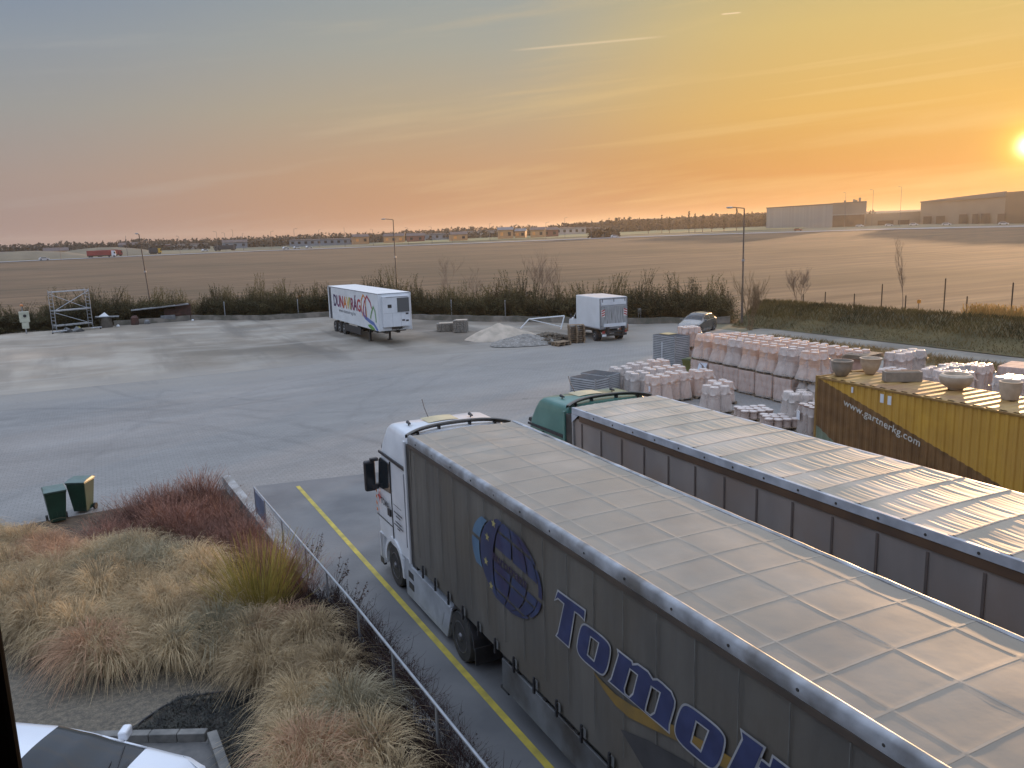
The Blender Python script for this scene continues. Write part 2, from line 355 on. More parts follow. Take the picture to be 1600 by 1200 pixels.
# yard pavers
def yard_mat():
    m = bpy.data.materials.new('yard_pavers'); m.use_nodes = True; t = m.node_tree; ns = t.nodes; b = ns['Principled BSDF']
    L_ = t.links.new
    tcn = ns.new('ShaderNodeTexCoord'); mp = ns.new('ShaderNodeMapping'); mp.inputs['Rotation'].default_value = (0, 0, R(1)); L_(tcn.outputs['Object'], mp.inputs[0])
    br = ns.new('ShaderNodeTexBrick'); br.inputs['Scale'].default_value = 1.0; br.inputs['Brick Width'].default_value = 0.24; br.inputs['Row Height'].default_value = 0.17
    br.inputs['Mortar Size'].default_value = 0.012; br.inputs['Color1'].default_value = (*S(138, 136, 133), 1); br.inputs['Color2'].default_value = (*S(131, 129, 126), 1); br.inputs['Mortar'].default_value = (*S(116, 114, 112), 1)
    br.inputs['Bias'].default_value = 0.1
    L_(mp.outputs[0], br.inputs['Vector'])
    def noise(sc, det, st=(1, 1, 1), rot=0):
        q = ns.new('ShaderNodeMapping'); q.inputs['Scale'].default_value = st; q.inputs['Rotation'].default_value = (0, 0, rot); L_(tcn.outputs['Object'], q.inputs[0])
        n = ns.new('ShaderNodeTexNoise'); n.inputs['Scale'].default_value = sc; n.inputs['Detail'].default_value = det; L_(q.outputs[0], n.inputs['Vector']); return n.outputs[0]
    def mr(v, a, b_, c, d):
        n = ns.new('ShaderNodeMapRange'); L_(v, n.inputs[0]); n.inputs[1].default_value = a; n.inputs[2].default_value = b_; n.inputs[3].default_value = c; n.inputs[4].default_value = d; return n.outputs[0]
    def mul(c, v, bt='MULTIPLY', f=1.0, col2=None):
        n = ns.new('ShaderNodeMix'); n.data_type = 'RGBA'; n.blend_type = bt
        if isinstance(f, float): n.inputs[0].default_value = f
        else: L_(f, n.inputs[0])
        L_(c, n.inputs[6])
        if col2: n.inputs[7].default_value = (*col2, 1)
        else: L_(v, n.inputs[7])
        return n.outputs[2]
    c = br.outputs[0]
    c = mul(c, mr(noise(0.12, 7), 0.35, 0.65, 0.90, 1.08))
    c = mul(c, mr(noise(0.5, 8, (0.25, 1.3, 1), R(-30)), 0.4, 0.68, 0.90, 1.06))
    # pale dust
    c = mul(c, None, 'MIX', mr(noise(0.07, 6, (0.6, 1.6, 1), R(-12)), 0.50, 0.72, 0.0, 0.5), S(146, 143, 140))
    # dirt dragged on to the pavers from the unpaved lot, then turning tyre marks
    sepn = ns.new('ShaderNodeSeparateXYZ'); L_(tcn.outputs['Object'], sepn.inputs[0])
    ed = ns.new('ShaderNodeMath'); ed.operation = 'MULTIPLY_ADD'; L_(noise(0.22, 7, (0.6, 1.4, 1)), ed.inputs[0]); ed.inputs[1].default_value = 16; L_(sepn.outputs[1], ed.inputs[2])
    c = mul(c, None, 'MIX', mr(ed.outputs[0], 53.0, 61.0, 0.0, 0.9), S(138, 132, 124))
    def M2(op, a, b_=None, c_=None):
        n = ns.new('ShaderNodeMath'); n.operation = op
        for i, v in enumerate((a, b_, c_)):
            if v is None: continue
            if isinstance(v, (int, float)): n.inputs[i].default_value = v
            else: L_(v, n.inputs[i])
        return n.outputs[0]
    wob = mr(noise(0.25, 3), 0.3, 0.7, -0.3, 0.3)
    brk = mr(noise(0.35, 5), 0.40, 0.58, 0.15, 1.0)
    tot = None
    for cx, cy, rad, w, s in ((-16, 24, 26.5, 0.35, 0.8), (-16, 24, 24.3, 0.35, 0.7), (28, 60, 27, 0.3, 0.6), (28, 60, 29.1, 0.3, 0.6), (4, 66, 24, 0.28, 0.6), (4, 66, 21.9, 0.28, 0.5), (-30, 50, 33, 0.3, 0.5), (14, 38, 10, 0.22, 0.55), (-4, 8, 28, 0.3, 0.45), (40, 22, 31, 0.3, 0.5), (40, 22, 33, 0.3, 0.4)):
        dx = M2('SUBTRACT', sepn.outputs[0], cx); dy = M2('SUBTRACT', sepn.outputs[1], cy)
        d = M2('SQRT', M2('ADD', M2('MULTIPLY', dx, dx), M2('MULTIPLY', dy, dy)))
        e = M2('ABSOLUTE', M2('ADD', M2('SUBTRACT', d, rad), wob)); k = mr(e, 0.0, w, s, 0.0)
        tot = k if tot is None else M2('MAXIMUM', tot, k)
    tot = M2('MULTIPLY', tot, brk)
    c = mul(c, None, 'MIX', M2('MULTIPLY', tot, 0.42), S(80, 79, 78))
    c = mul(c, None, 'MIX', mr(noise(1.1, 3), 0.70, 0.76, 0.0, 0.45), S(78, 77, 76))
    c = mul(c, mr(noise(9.0, 4), 0.3, 0.7, 0.90, 1.08))
    L_(c, b.inputs['Base Color']); L_(mr(noise(0.3, 6), 0.3, 0.7, 0.5, 0.75), b.inputs['Roughness'])
    bp = ns.new('ShaderNodeBump'); bp.inputs['Strength'].default_value = 0.35; bp.inputs['Distance'].default_value = 0.01
    L_(br.outputs['Fac'], bp.inputs['Height']); bp.invert = True; L_(bp.outputs[0], b.inputs['Normal'])
    return m
m_yard = yard_mat()
sheet('yard', [(-60, -2), (-60, 58), (-30, 56.5), (-5, 55), (6, 54.6), (16, 54.4), (24, 52.4), (29, 50.9), (38.5, 49.6), (43.6, 47.3), (42.2, 40), (41.0, 30), (45.2, 21), (45.2, -2)], m_yard, 0.004)
def dirt_mat():
    m = mat('dirt_lot', S(126, 116, 103), S(152, 145, 134), 0.25, 0.85, 0.8, 2.0, stretch=(1, 1, 1), c3=S(100, 92, 80), scale3=0.09, lo=0.4, hi=0.62, detail=12)
    t = m.node_tree; ns = t.nodes; b = ns['Principled BSDF']; src = b.inputs['Base Color'].links[0].from_socket; L_ = t.links.new
    tcn = ns.new('ShaderNodeTexCoord')
    for sc, st, ro, a, bb, colr, amt in ((0.35, (1.0, 0.10, 1), R(8), 0.50, 0.62, S(96, 90, 82), 0.7), (0.5, (0.14, 1.0, 1), R(-10), 0.55, 0.70, S(162, 158, 152), 0.5), (0.22, (0.5, 1.2, 1), R(-4), 0.52, 0.64, S(104, 100, 94), 0.4)):
        mp = ns.new('ShaderNodeMapping'); mp.inputs['Scale'].default_value = st; mp.inputs['Rotation'].default_value = (0, 0, ro); L_(tcn.outputs['Object'], mp.inputs[0])
        nz = ns.new('ShaderNodeTexNoise'); nz.inputs['Scale'].default_value = sc; nz.inputs['Detail'].default_value = 8; nz.inputs['Roughness'].default_value = 0.6; L_(mp.outputs[0], nz.inputs['Vector'])
        mr = ns.new('ShaderNodeMapRange'); mr.inputs[1].default_value = a; mr.inputs[2].default_value = bb; mr.inputs[4].default_value = amt; L_(nz.outputs[0], mr.inputs[0])
        mx = ns.new('ShaderNodeMix'); mx.data_type = 'RGBA'; L_(mr.outputs[0], mx.inputs[0]); L_(src, mx.inputs[6]); mx.inputs[7].default_value = (*colr, 1); src = mx.outputs[2]
    sp2 = ns.new('ShaderNodeSeparateXYZ'); L_(tcn.outputs['Object'], sp2.inputs[0]); n5 = ns.new('ShaderNodeTexNoise'); n5.inputs['Scale'].default_value = .3; n5.inputs['Detail'].default_value = 8; L_(tcn.outputs['Object'], n5.inputs['Vector'])
    m5 = ns.new('ShaderNodeMath'); m5.operation = 'MULTIPLY_ADD'; L_(n5.outputs[0], m5.inputs[0]); m5.inputs[1].default_value = 9; L_(sp2.outputs[1], m5.inputs[2])
    r5 = ns.new('ShaderNodeMapRange'); r5.inputs[1].default_value = 56; r5.inputs[2].default_value = 62; r5.inputs[3].default_value = .95; r5.inputs[4].default_value = 0; L_(m5.outputs[0], r5.inputs[0])
    mx = ns.new('ShaderNodeMix'); mx.data_type = 'RGBA'; L_(r5.outputs[0], mx.inputs[0]); L_(src, mx.inputs[6]); mx.inputs[7].default_value = (*S(138, 133, 126), 1); src = mx.outputs[2]
    r6 = ns.new('ShaderNodeMapRange'); r6.inputs[1].default_value = 14; r6.inputs[2].default_value = -6; r6.inputs[3].default_value = 0; r6.inputs[4].default_value = .55; L_(sp2.outputs[0], r6.inputs[0])
    n6 = ns.new('ShaderNodeMath'); n6.operation = 'MULTIPLY'; L_(r6.outputs[0], n6.inputs[0]); L_(n5.outputs[0], n6.inputs[1])
    mx = ns.new('ShaderNodeMix'); mx.data_type = 'RGBA'; L_(n6.outputs[0], mx.inputs[0]); L_(src, mx.inputs[6]); mx.inputs[7].default_value = (*S(200, 186, 168), 1); src = mx.outputs[2]
    L_(src, b.inputs['Base Color']); return m
m_dirt = dirt_mat()
# uneven dirt lot, displaced a little
b = MB()
def dirtfn(u_, v_):
    x = -60+u_*104; y0 = 54.3 if x < -30 else (53 if x < -5 else (52.75 if x < 16 else 52.75-(x-16)*0.26)); y0 = max(y0, 46.2)
    yk = 95 if x < 9 else (91-(x-9)*0.36 if x < 22 else 86.3-(x-22)*1.40); yk = max(yk, 52)
    y = y0+v_*(yk-y0)
    w = math.sin(math.pi*min(1, v_*6)/2)
    z = 0.03*w+w*0.10*(mnoise.noise(Vector((x*0.12, y*0.3, 0)))+0.5*mnoise.noise(Vector((x*0.5, y*0.5, 3))))
    k_ = max(0, min(1, (14-x)/30)); z += .75*k_*k_*(3-2*k_)*math.sin(math.pi*max(0, min(1, (v_-.10)/.72)))**1.3
    return (x, y, 0.008+max(z, 0))
b.grid(160, 90, dirtfn); dl = b.build('dirt_lot', m_dirt, smooth=True, angle=180); tag(dl, kind='structure')
# concrete apron by the lorries, with worn patches
m_apron = mat('apron_concrete', S(108, 108, 109), S(90, 91, 93), 0.35, 0.62, 0.25, 12, c3=S(114, 114, 114), scale3=0.5, rvar=0.12)
sheet('apron', [(4.3, 27.4), (8.6, 26.6), (13.6, 25.6), (14.5, -2), (3.75, -2)], m_apron, 0.010)
m_yel = mat('worn_yellow_paint', S(196, 176, 70), S(150, 138, 70), 3, 0.6, lo=0.3, hi=0.7)
b = MB(); b.grid(2, 30, lambda a, c: (5.5055-0.06+a*0.13, 26.6-c*27.5, 0.0145)); tag(b.build('yellow_line', m_yel), kind='structure')
# right-hand service road and its verge
m_path = mat('service_road', S(132, 126, 116), S(116, 111, 103), 0.3, 0.8, c3=S(108, 103, 96))
sheet('path', [(42.6, 46.6), (47.2, 48), (47.6, 36), (47.9, 26), (54, 16), (54, -2), (45.2, -2), (45.2, 21), (45.0, 27), (44.2, 34), (43.0, 41)], m_path, 0.009)
m_strip = mat('dry_verge', S(120, 104, 76), S(98, 88, 60), 0.8, 0.95, 0.6, 6)
sheet('grass_verge', [(42.2, 44), (43.0, 41), (44.2, 34), (45.0, 27), (45.2, 21), (41.0, 30), (41.6, 36)], m_strip, 0.013)
# planted bed ground
m_soil = mat('bed_soil', S(58, 50, 44), S(84, 74, 62), 3, 0.95, 0.8, 18)
sheet('planting_bed', [(-10, 13.9), (-10, 27.0), (-0.2, 27.4), (3.42, 27.6), (3.6, 22), (3.8, 17), (4.02, 9), (4.1, 3), (1.25, 3), (1.1, 12), (1.0, 13.35), (-0.1, 13.95)], m_soil, 0.016)
def gravel_mat(name, a, b_, sc):
    m = mat(name, a, b_, sc, 0.9, 1.0, sc*2); t = m.node_tree; ns = t.nodes; b = ns['Principled BSDF']
    vo = ns.new('ShaderNodeTexVoronoi'); vo.inputs['Scale'].default_value = sc*3; tcn = ns.new('ShaderNodeTexCoord'); t.links.new(tcn.outputs['Object'], vo.inputs['Vector'])
    src = b.inputs['Base Color'].links[0].from_socket; mx = ns.new('ShaderNodeMix'); mx.data_type = 'RGBA'; mx.blend_type = 'MULTIPLY'; mx.inputs[0].default_value = 0.6
    mr = ns.new('ShaderNodeMapRange'); mr.inputs[1].default_value = 0; mr.inputs[2].default_value = 0.6; mr.inputs[3].default_value = 1.25; mr.inputs[4].default_value = 0.5
    t.links.new(vo.outputs['Distance'], mr.inputs[0]); t.links.new(src, mx.inputs[6]); t.links.new(mr.outputs[0], mx.inputs[7]); t.links.new(mx.outputs[2], b.inputs['Base Color'])
    return m
m_gravel = gravel_mat('pea_gravel', S(128, 118, 102), S(98, 92, 82), 9)
b = MB()
b.grid(2, 2, lambda a, c: (0, 0, 0)); b = MB()
gp_ = [(-6.5, 14.0), (-5.5, 18.6), (-2.4, 18.9), (-1.2, 17.8), (0.9, 15.9), (2.2, 15.2), (2.2, 14.15), (1.4, 14.5), (0.55, 14.72), (-0.15, 14.35), (-0.5, 14.1), (-3, 14.0)]
b.add([(x, y, 0.020) for x, y in gp_], [tuple(range(len(gp_)))]); tag(b.build('gravel', m_gravel), kind='structure')
m_park = mat('parking_pavers', S(104, 102, 100), S(86, 86, 86), 4, 0.8, 0.4, 10)
sheet('parking_bay', [(-10, 13.8), (-0.1, 13.8), (0.95, 13.2), (1.05, 12), (1.1, 3), (-10, 3)], m_park, 0.012)

# ------------------------------------------------------------------ lettering / flat shapes
def curve_fill(polys, fn, name, m, parent, label=None):
    """polys: closed outlines in 2D, holes allowed; fn maps (x, y) -> 3D point"""
    cu = bpy.data.curves.new('tmp', 'CURVE'); cu.dimensions = '2D'; cu.fill_mode = 'BOTH'
    for P in polys:
        s = cu.splines.new('POLY'); s.points.add(len(P)-1); s.use_cyclic_u = True
        for i, (x, y) in enumerate(P): s.points[i].co = (x, y, 0, 1)
    ob = bpy.data.objects.new('tmp', cu); C.objects.link(ob)
    me = bpy.data.meshes.new_from_object(ob.evaluated_get(bpy.context.evaluated_depsgraph_get()))
    bpy.data.objects.remove(ob); bpy.data.curves.remove(cu)
    for v in me.vertices: v.co = fn(v.co.x, v.co.y)
    me.name = name; me.materials.clear(); me.materials.append(m)
    o = bpy.data.objects.new(name, me); C.objects.link(o); o.parent = parent; KIDS.setdefault(parent.name, []).append(o)
    if label: o['label'] = label
    return o
def text_fill(txt, size, fn, name, m, parent, shear=0.0, off=0.0, space=1.0, xs=1.0, mats=None):
    cu = bpy.data.curves.new('tmp', 'FONT'); cu.body = txt; cu.size = size; cu.shear = shear; cu.offset = off; cu.space_character = space; cu.fill_mode = 'BOTH'
    if mats:
        for mm in mats: cu.materials.append(mm)
        for i, ch in enumerate(txt): cu.body_format[i].material_index = i
    ob = bpy.data.objects.new('tmp', cu); C.objects.link(ob)
    me = bpy.data.meshes.new_from_object(ob.evaluated_get(bpy.context.evaluated_depsgraph_get()))
    bpy.data.objects.remove(ob); bpy.data.curves.remove(cu)
    for v in me.vertices: v.co = fn(v.co.x*xs, v.co.y)
    me.name = name
    if not mats: me.materials.clear(); me.materials.append(m)
    o = bpy.data.objects.new(name, me); C.objects.link(o); o.parent = parent; KIDS.setdefault(parent.name, []).append(o)
    return o
def inset(P, d):
    n = len(P); area = sum(P[i][0]*P[(i+1) % n][1]-P[(i+1) % n][0]*P[i][1] for i in range(n))
    sg = 1 if area > 0 else -1; out = []
    for i in range(n):
        a = Vector(P[i-1]); b_ = Vector(P[i]); c = Vector(P[(i+1) % n])
        e1 = (b_-a).normalized(); e2 = (c-b_).normalized()
        n1 = Vector((-e1.y, e1.x))*sg; n2 = Vector((-e2.y, e2.x))*sg; nn = n1+n2
        if nn.length < 1e-4: nn = n1
        nn.normalize(); k = d/max(0.45, nn.dot(n1)); out.append(tuple(b_+nn*k))
    return out
def smooth_poly(P, sharp=(), it=2):
    for _ in range(it):
        Q = []; n = len(P)
        for i in range(n):
            a, b_ = P[i], P[(i+1) % n]
            Q.append((a[0]*.75+b_[0]*.25, a[1]*.75+b_[1]*.25)); Q.append((a[0]*.25+b_[0]*.75, a[1]*.25+b_[1]*.75))
        P = Q
    return P

# ------------------------------------------------------------------ wheels
def wheel_mesh(b_t, b_r, cx, cy, cz, rad, w, side=-1, dish=0.06):
    # tyre and rim as lathes about X
    x0 = cx-w/2; pr = [(rad*0.62, 0), (rad*0.93, 0.0), (rad*0.985, w*0.10), (rad, w*0.25), (rad, w*0.75), (rad*0.985, w*0.9), (rad*0.93, w), (rad*0.62, w)]
    b_t.lathe([(a, x0+z) for a, z in pr], 28, (0, cy, cz), 'X')
    xo = x0 if side < 0 else x0+w; sg = 1 if side < 0 else -1
    b_r.lathe([(rad*0.62, xo-0.004*sg), (rad*0.58, xo-0.012*sg), (rad*0.54, xo+dish*sg), (rad*0.32, xo+dish*0.6*sg), (rad*0.25, xo+dish*0.2*sg), (rad*0.14, xo-0.01*sg), (rad*0.12, xo-0.04*sg), (0.001, xo-0.045*sg)], 24, (0, cy, cz), 'X', cap=False)
m_rim = mat('wheel_rim', (0.15, 0.15, 0.16), (0.07, 0.07, 0.075), 6, 0.4, metal=0.5)
def add_wheel(parent, x, y, rad=0.5, w=0.3, side=-1, rim=None, z=None, dish=0.08):
    bt, br = MB(), MB(); z = rad if z is None else z
    wheel_mesh(bt, br, 0, 0, 0, rad, w, side, dish)
    o = bt.build('wheel', M['rubber'], parent, smooth=True); o.location = (x, y, z)
    ri = br.build('rim', rim or m_rim, o, smooth=True)
    nb = MB(); xo = -w/2 if side < 0 else w/2; sg = 1 if side < 0 else -1
    for k in range(10):
        a = 2*math.pi*k/10; p = Vector((xo+dish*0.62*sg, math.cos(a)*rad*0.37, math.sin(a)*rad*0.37))
        nb.cyl(p+Vector((0.01*sg, 0, 0)), p-Vector((0.035*sg, 0, 0)), rad*0.035, n=6)
    nb.build('wheel_nut', M['alu'], o)
    return o

# ------------------------------------------------------------------ articulated lorries
def lorry_cab(T, paint, dy=0.0, name_logo=True, beige=None):
    """cab in trailer coordinates: x 0..2.5 across, y forward of the trailer front"""
    W0, W1 = 0.02, 2.53; cx = (W0+W1)/2
    lev = [(0.98, 2.72, 0.42, 1.24, 0.20), (1.5, 2.76, 0.40, 1.25, 0.20), (2.25, 2.62, 0.37, 1.25, 0.20), (2.95, 2.40, 0.36, 1.24, 0.20), (3.14, 2.32, 0.36, 1.235, 0.22),
           (3.30, 2.27, 0.36, 1.225, 0.22), (3.55, 2.12, 0.36, 1.20, 0.22), (3.78, 1.93, 0.36, 1.17, 0.20), (3.87, 1.80, 0.36, 1.13, 0.20), (3.91, 1.66, 0.37, 1.08, 0.20)]
    b = MB(); nc = 6; ring = []
    def rng(z, yf, yr, w, rc):
        P = []
        for (sx, sy, a0) in ((-1, -1, 180), (1, -1, 270), (1, 1, 0), (-1, 1, 90)):
            rr_ = rc if sy > 0 else 0.05
            ox = cx+sx*(w-rr_); oy = (yf-rr_) if sy > 0 else (yr+rr_)
            for k in range(nc): 
                a = R(a0+90*k/(nc-1)); P.append((ox+rr_*math.cos(a), oy+rr_*math.sin(a)+dy, z))
        return P
    vs = []; 
    for l in lev: vs += rng(*l)
    n = 4*nc; fs = []
    for k in range(len(lev)-1):
        for i in range(n): fs.append((k*n+i, k*n+(i+1) % n, (k+1)*n+(i+1) % n, (k+1)*n+i))
    b.add(vs, fs)
    last = (len(lev)-1)*n; b.add([(cx, 1.0+dy, 3.95)], []); b.f += [(last+i, last+(i+1) % n, len(b.v)-1) for i in range(n)]; b.m += [0]*n
    b.f += [tuple(range(n-1, -1, -1))]; b.m += [0]
    cab = b.build('cab', paint, T, smooth=True, angle=50)
    xs = W0-0.012
    def side(poly, name, m, x=xs, parent=cab, th=0.01):
        bb = MB(); bb.prism(poly, lambda y, z: (x, y+dy, z), lambda y, z: (x+th+0.02, y+dy, z)); return bb.build(name, m, parent)
    # glazing
    side([(1.50, 2.28), (2.44, 2.20), (2.30, 2.90), (2.18, 2.99), (1.50, 2.99)], 'side_window', M['glass'], x=xs-0.004)
    bb = MB(); bb.grid(10, 6, lambda a, c: (cx-1.08+2.16*a, 2.645-0.24*c+dy-0.10*(2*a-1)**4+0.012, 2.22+0.80*c)); bb.build('windscreen', M['glass'], cab, smooth=True)
    side([(0.44, 3.09), (2.30, 3.09), (2.28, 3.15), (0.44, 3.17)], 'trim_strip', M['black'], x=xs-0.004)
    bb = MB(); bb.prism([(2.30, 3.06), (2.55, 3.12), (2.50, 3.22), (2.28, 3.22)], lambda y, z: (cx-1.12, y+dy, z), lambda y, z: (cx+1.12, y+dy, z)); bb.build('sun_visor', M['black'], cab, bevel=0.02)
    for yy, z0, z1 in ((1.48, 1.05, 3.05),): side([(yy-0.008, z0), (yy+0.008, z0), (yy+0.008, z1), (yy-0.008, z1)], 'door_gap', M['black'], x=xs-0.002)
    side([(1.46, 1.46), (2.70, 1.44), (2.70, 1.455), (1.46, 1.475)], 'door_gap', M['black'], x=xs-0.002)
    side([(1.56, 1.70), (1.74, 1.70), (1.74, 1.86), (1.56, 1.86)], 'door_handle', M['black'], x=xs-0.03, th=0.02)
    side([(0.5, 1.3), (0.52, 1.3), (0.52, 3.0), (0.5, 3.0)], 'panel_seam', M['galv'], x=xs-0.001)
    # side deflector behind the door
    bb = MB(); bb.box(W0-0.01, W0+0.05, 0.36+dy, 0.46+dy, 0.95, 3.78); bb.box(W1-0.05, W1+0.01, 0.36+dy, 0.46+dy, 0.95, 3.78); bb.build('side_deflector', paint, T, bevel=0.02, split=1)
    bb = MB(); bb.box(0.06, 2.48, 0.05+dy, 0.36+dy, 0.9, 3.72); bb.build('cab_rear_duct', M['darkmetal'], T)
    # mirror
    bb = MB(); bb.box(-0.29, -0.02, 2.50+dy, 2.66+dy, 2.08, 2.84); mo = bb.build('mirror', M['black'], cab, bevel=0.05, seg=3)
    bb = MB(); bb.box(-0.26, -0.06, 2.485+dy, 2.498+dy, 2.14, 2.78); bb.build('mirror_glass', M['glass'], mo)
    bb = MB(); bb.box(-0.14, 0.06, 2.48+dy, 2.60+dy, 2.82, 2.90); bb.box(-0.14, 0.06, 2.48+dy, 2.60+dy, 2.12, 2.26); bb.build('mirror_arm', M['black'], cab, bevel=0.02, split=1)
    bb = MB(); bb.box(2.65, 2.88, 2.56+dy, 2.70+dy, 2.10, 2.86); bb.build('mirror', M['black'], cab, bevel=0.05, seg=3)
    bb = MB(); bb.box(2.52, 2.68, 2.48+dy, 2.60+dy, 2.82, 2.90); bb.build('mirror_arm', M['black'], cab, bevel=0.02, split=1)
    # roof furniture
    bb = MB(); bb.grid(8, 8, lambda a, c: (0.86+0.75*a, 1.05+0.55*c+dy, 3.965-0.02*(2*a-1)**2)); bb.build('roof_hatch', beige or M['white'], cab)
    for hx in (0.42, 1.95):
        bb = MB(); bb.cyl((hx, 1.15+dy, 3.88), (hx, 1.15+dy, 3.99), 0.015); bb.cyl((hx-0.0, 1.05+dy, 3.98), (hx, 1.22+dy, 3.99), 0.02, 0.04); bb.build('air_horn', M['black'], cab)
    bb = MB(); bb.tube([(1.05, 1.5+dy, 3.9), (1.02, 1.72+dy, 4.15), (1.0, 1.8+dy, 4.35)], 0.008); bb.build('aerial', M['black'], cab)
    # arched roof deflector blade between cab and trailer
    bb = MB(); nn = 24
    def blade(a, c):
        s = 2*a-1; y = 0.30+0.30*(1-s*s); z = 3.92+0.10*(1-s**4)
        pr = [(0.0, -0.06), (0.0, 0.02), (-0.13, 0.045), (-0.15, 0.025), (-0.04, -0.06)]
        k = int(round(c*4)); return (cx+s*1.24, y+pr[k][0]+dy, z+pr[k][1])
    bb.grid(nn, 5, blade); bb.build('roof_deflector', m_defl, T, smooth=True)
    for s in (-0.75, -0.3, 0.3, 0.75):
        bb = MB(); y = 0.28+0.30*(1-s*s); bb.box(cx+s*1.24-0.02, cx+s*1.24+0.02, y-0.10+dy, y+0.02+dy, 3.6, 3.88+0.10*(1-s**4)); bb.build('deflector_bracket', M['black'], T)
    # bumper, grille, lamps
    bb = MB(); bb.grid(14, 4, lambda a, c: (W0+2.51*a, 2.80-0.22*abs(2*a-1)**6+dy, 0.26+0.74*c)); bb.grid(2, 2, lambda a, c: (W0, 2.38+0.2*a+dy, 0.26+0.74*c)); bb.grid(2, 2, lambda a, c: (W1, 2.38+0.2*a+dy, 0.26+0.74*c), True)
    bb.box(W0, W0+0.1, 2.36+dy, 2.62+dy, 0.26, 1.0); bb.box(W1-0.1, W1, 2.36+dy, 2.62+dy, 0.26, 1.0); bb.box(0.1, 2.4, 2.3+dy, 2.74+dy, 0.3, 0.98)
    bb.build('bumper', paint, T, smooth=True, angle=40)
    bb = MB(); bb.box(W0-0.006, W0+0.06, 2.38+dy, 2.66+dy, 0.20, 0.36); bb.box(0.2, 2.35, 2.70+dy, 2.825+dy, 0.5, 0.9); bb.build('grille', M['black'], T)
    bb = MB()
    for k in range(7): bb.box(0.45, 2.1, 2.75+dy, 2.79+dy, 1.15+k*0.13, 1.20+k*0.13)
    bb.build('front_grille', M['galv'], T)
    for hx in (0.12, 2.05):
        bb = MB(); bb.box(hx, hx+0.38, 2.72+dy, 2.83+dy, 0.62, 0.84); bb.build('headlight', M['glass'], T, bevel=0.03)
    # arches and wheels
    for side_, x in ((-1, 0.19), (1, 2.36)):
        add_wheel(T, x, 1.50+dy, 0.51, 0.31, side_)
        bb = MB()
        xa, xb = (W0-0.02, W0+0.42) if side_ < 0 else (W1-0.42, W1+0.02)
        for k in range(10):
            a0, a1 = R(-2+18.6*k), R(-2+18.6*(k+1))
            def P(a, rr_, x_): return (x_, 1.50+dy+math.cos(a)*rr_, 0.49+math.sin(a)*rr_)
            bb.add([P(a0, .60, xa), P(a1, .60, xa), P(a1, .70, xa), P(a0, .70, xa), P(a0, .60, xb), P(a1, .60, xb), P(a1, .70, xb), P(a0, .70, xb)],
                   [(0, 1, 2, 3), (4, 7, 6, 5), (0, 4, 5, 1), (3, 2, 6, 7)])
        bb.build('mudguard', paint, T)
    # side skirt with steps
    bb = MB()
    bb.prism([(0.80, 0.88), (0.62, 1.02), (0.42, 1.02), (0.30, 0.90), (-1.98, 0.90), (-2.02, 0.86), (-1.72, 0.16), (0.72, 0.12)], lambda y, z: (W0, y+dy, z), lambda y, z: (W0+0.10, y+dy, z))
    sk = bb.build('side_skirt', m_skirt if paint is M['white'] else paint, T, bevel=0.015)
    bb = MB(); bb.box(W0-0.01, W0+0.28, -1.96+dy, 0.30+dy, 0.875, 0.915); bb.build('skirt_ledge', m_skirt if paint is M['white'] else paint, T, bevel=0.01)
    for z in (0.36, 0.62):
        bb = MB(); bb.box(W0-0.008, W0+0.02, 0.20+dy, 0.52+dy, z, z+0.15); bb.build('step', M['black'], sk)
    bb = MB(); bb.prism([(-1.45, 0.30), (-1.25, 0.22), (-0.10, 0.22), (-0.10, 0.235), (-1.24, 0.235), (-1.43, 0.31), (-1.60, 0.66), (-1.62, 0.65)], lambda y, z: (W0-0.004, y+dy, z), lambda y, z: (W0+0.01, y+dy, z)); bb.build('skirt_seam', M['galv'], sk)
    # chassis, drive axle
    bb = MB(); bb.box(0.85, 1.05, -3.6+dy, 2.3+dy, 0.62, 0.92); bb.box(1.50, 1.70, -3.6+dy, 2.3+dy, 0.62, 0.92); bb.box(0.5, 2.05, -1.9+dy, 0.2+dy, 0.35, 0.85); bb.build('tractor_chassis', M['darkmetal'], T)
    for side_, x in ((-1, 0.30), (1, 2.25)):
        add_wheel(T, x, -2.45+dy, 0.51, 0.56, side_, dish=0.16)
        bb = MB()
        xa, xb = (W0+0.02, W0+0.6) if side_ < 0 else (W1-0.6, W1-0.02)
        for k in range(9):
            a0, a1 = R(0+20*k), R(20*(k+1))
            def P(a, rr_, x_): return (x_, -2.45+dy+math.cos(a)*rr_, 0.50+math.sin(a)*rr_*0.93)
            bb.add([P(a0, .57, xa), P(a1, .57, xa), P(a1, .62, xa), P(a0, .62, xa), P(a0, .57, xb), P(a1, .57, xb), P(a1, .62, xb), P(a0, .62, xb)],
                   [(0, 1, 2, 3), (4, 7, 6, 5), (0, 4, 5, 1), (3, 2, 6, 7)])
        bb.box(xa, xb, -3.10+dy, -3.07+dy, 0.22, 0.55)
        bb.build('mudguard', M['black'], T)
    return cab
m_defl = mat('deflector_grey', (0.10, 0.095, 0.085), (0.14, 0.13, 0.12), 3, 0.5)
m_skirt = mat('skirt_grey_white', S(170, 174, 180), S(140, 144, 150), 2, 0.45)

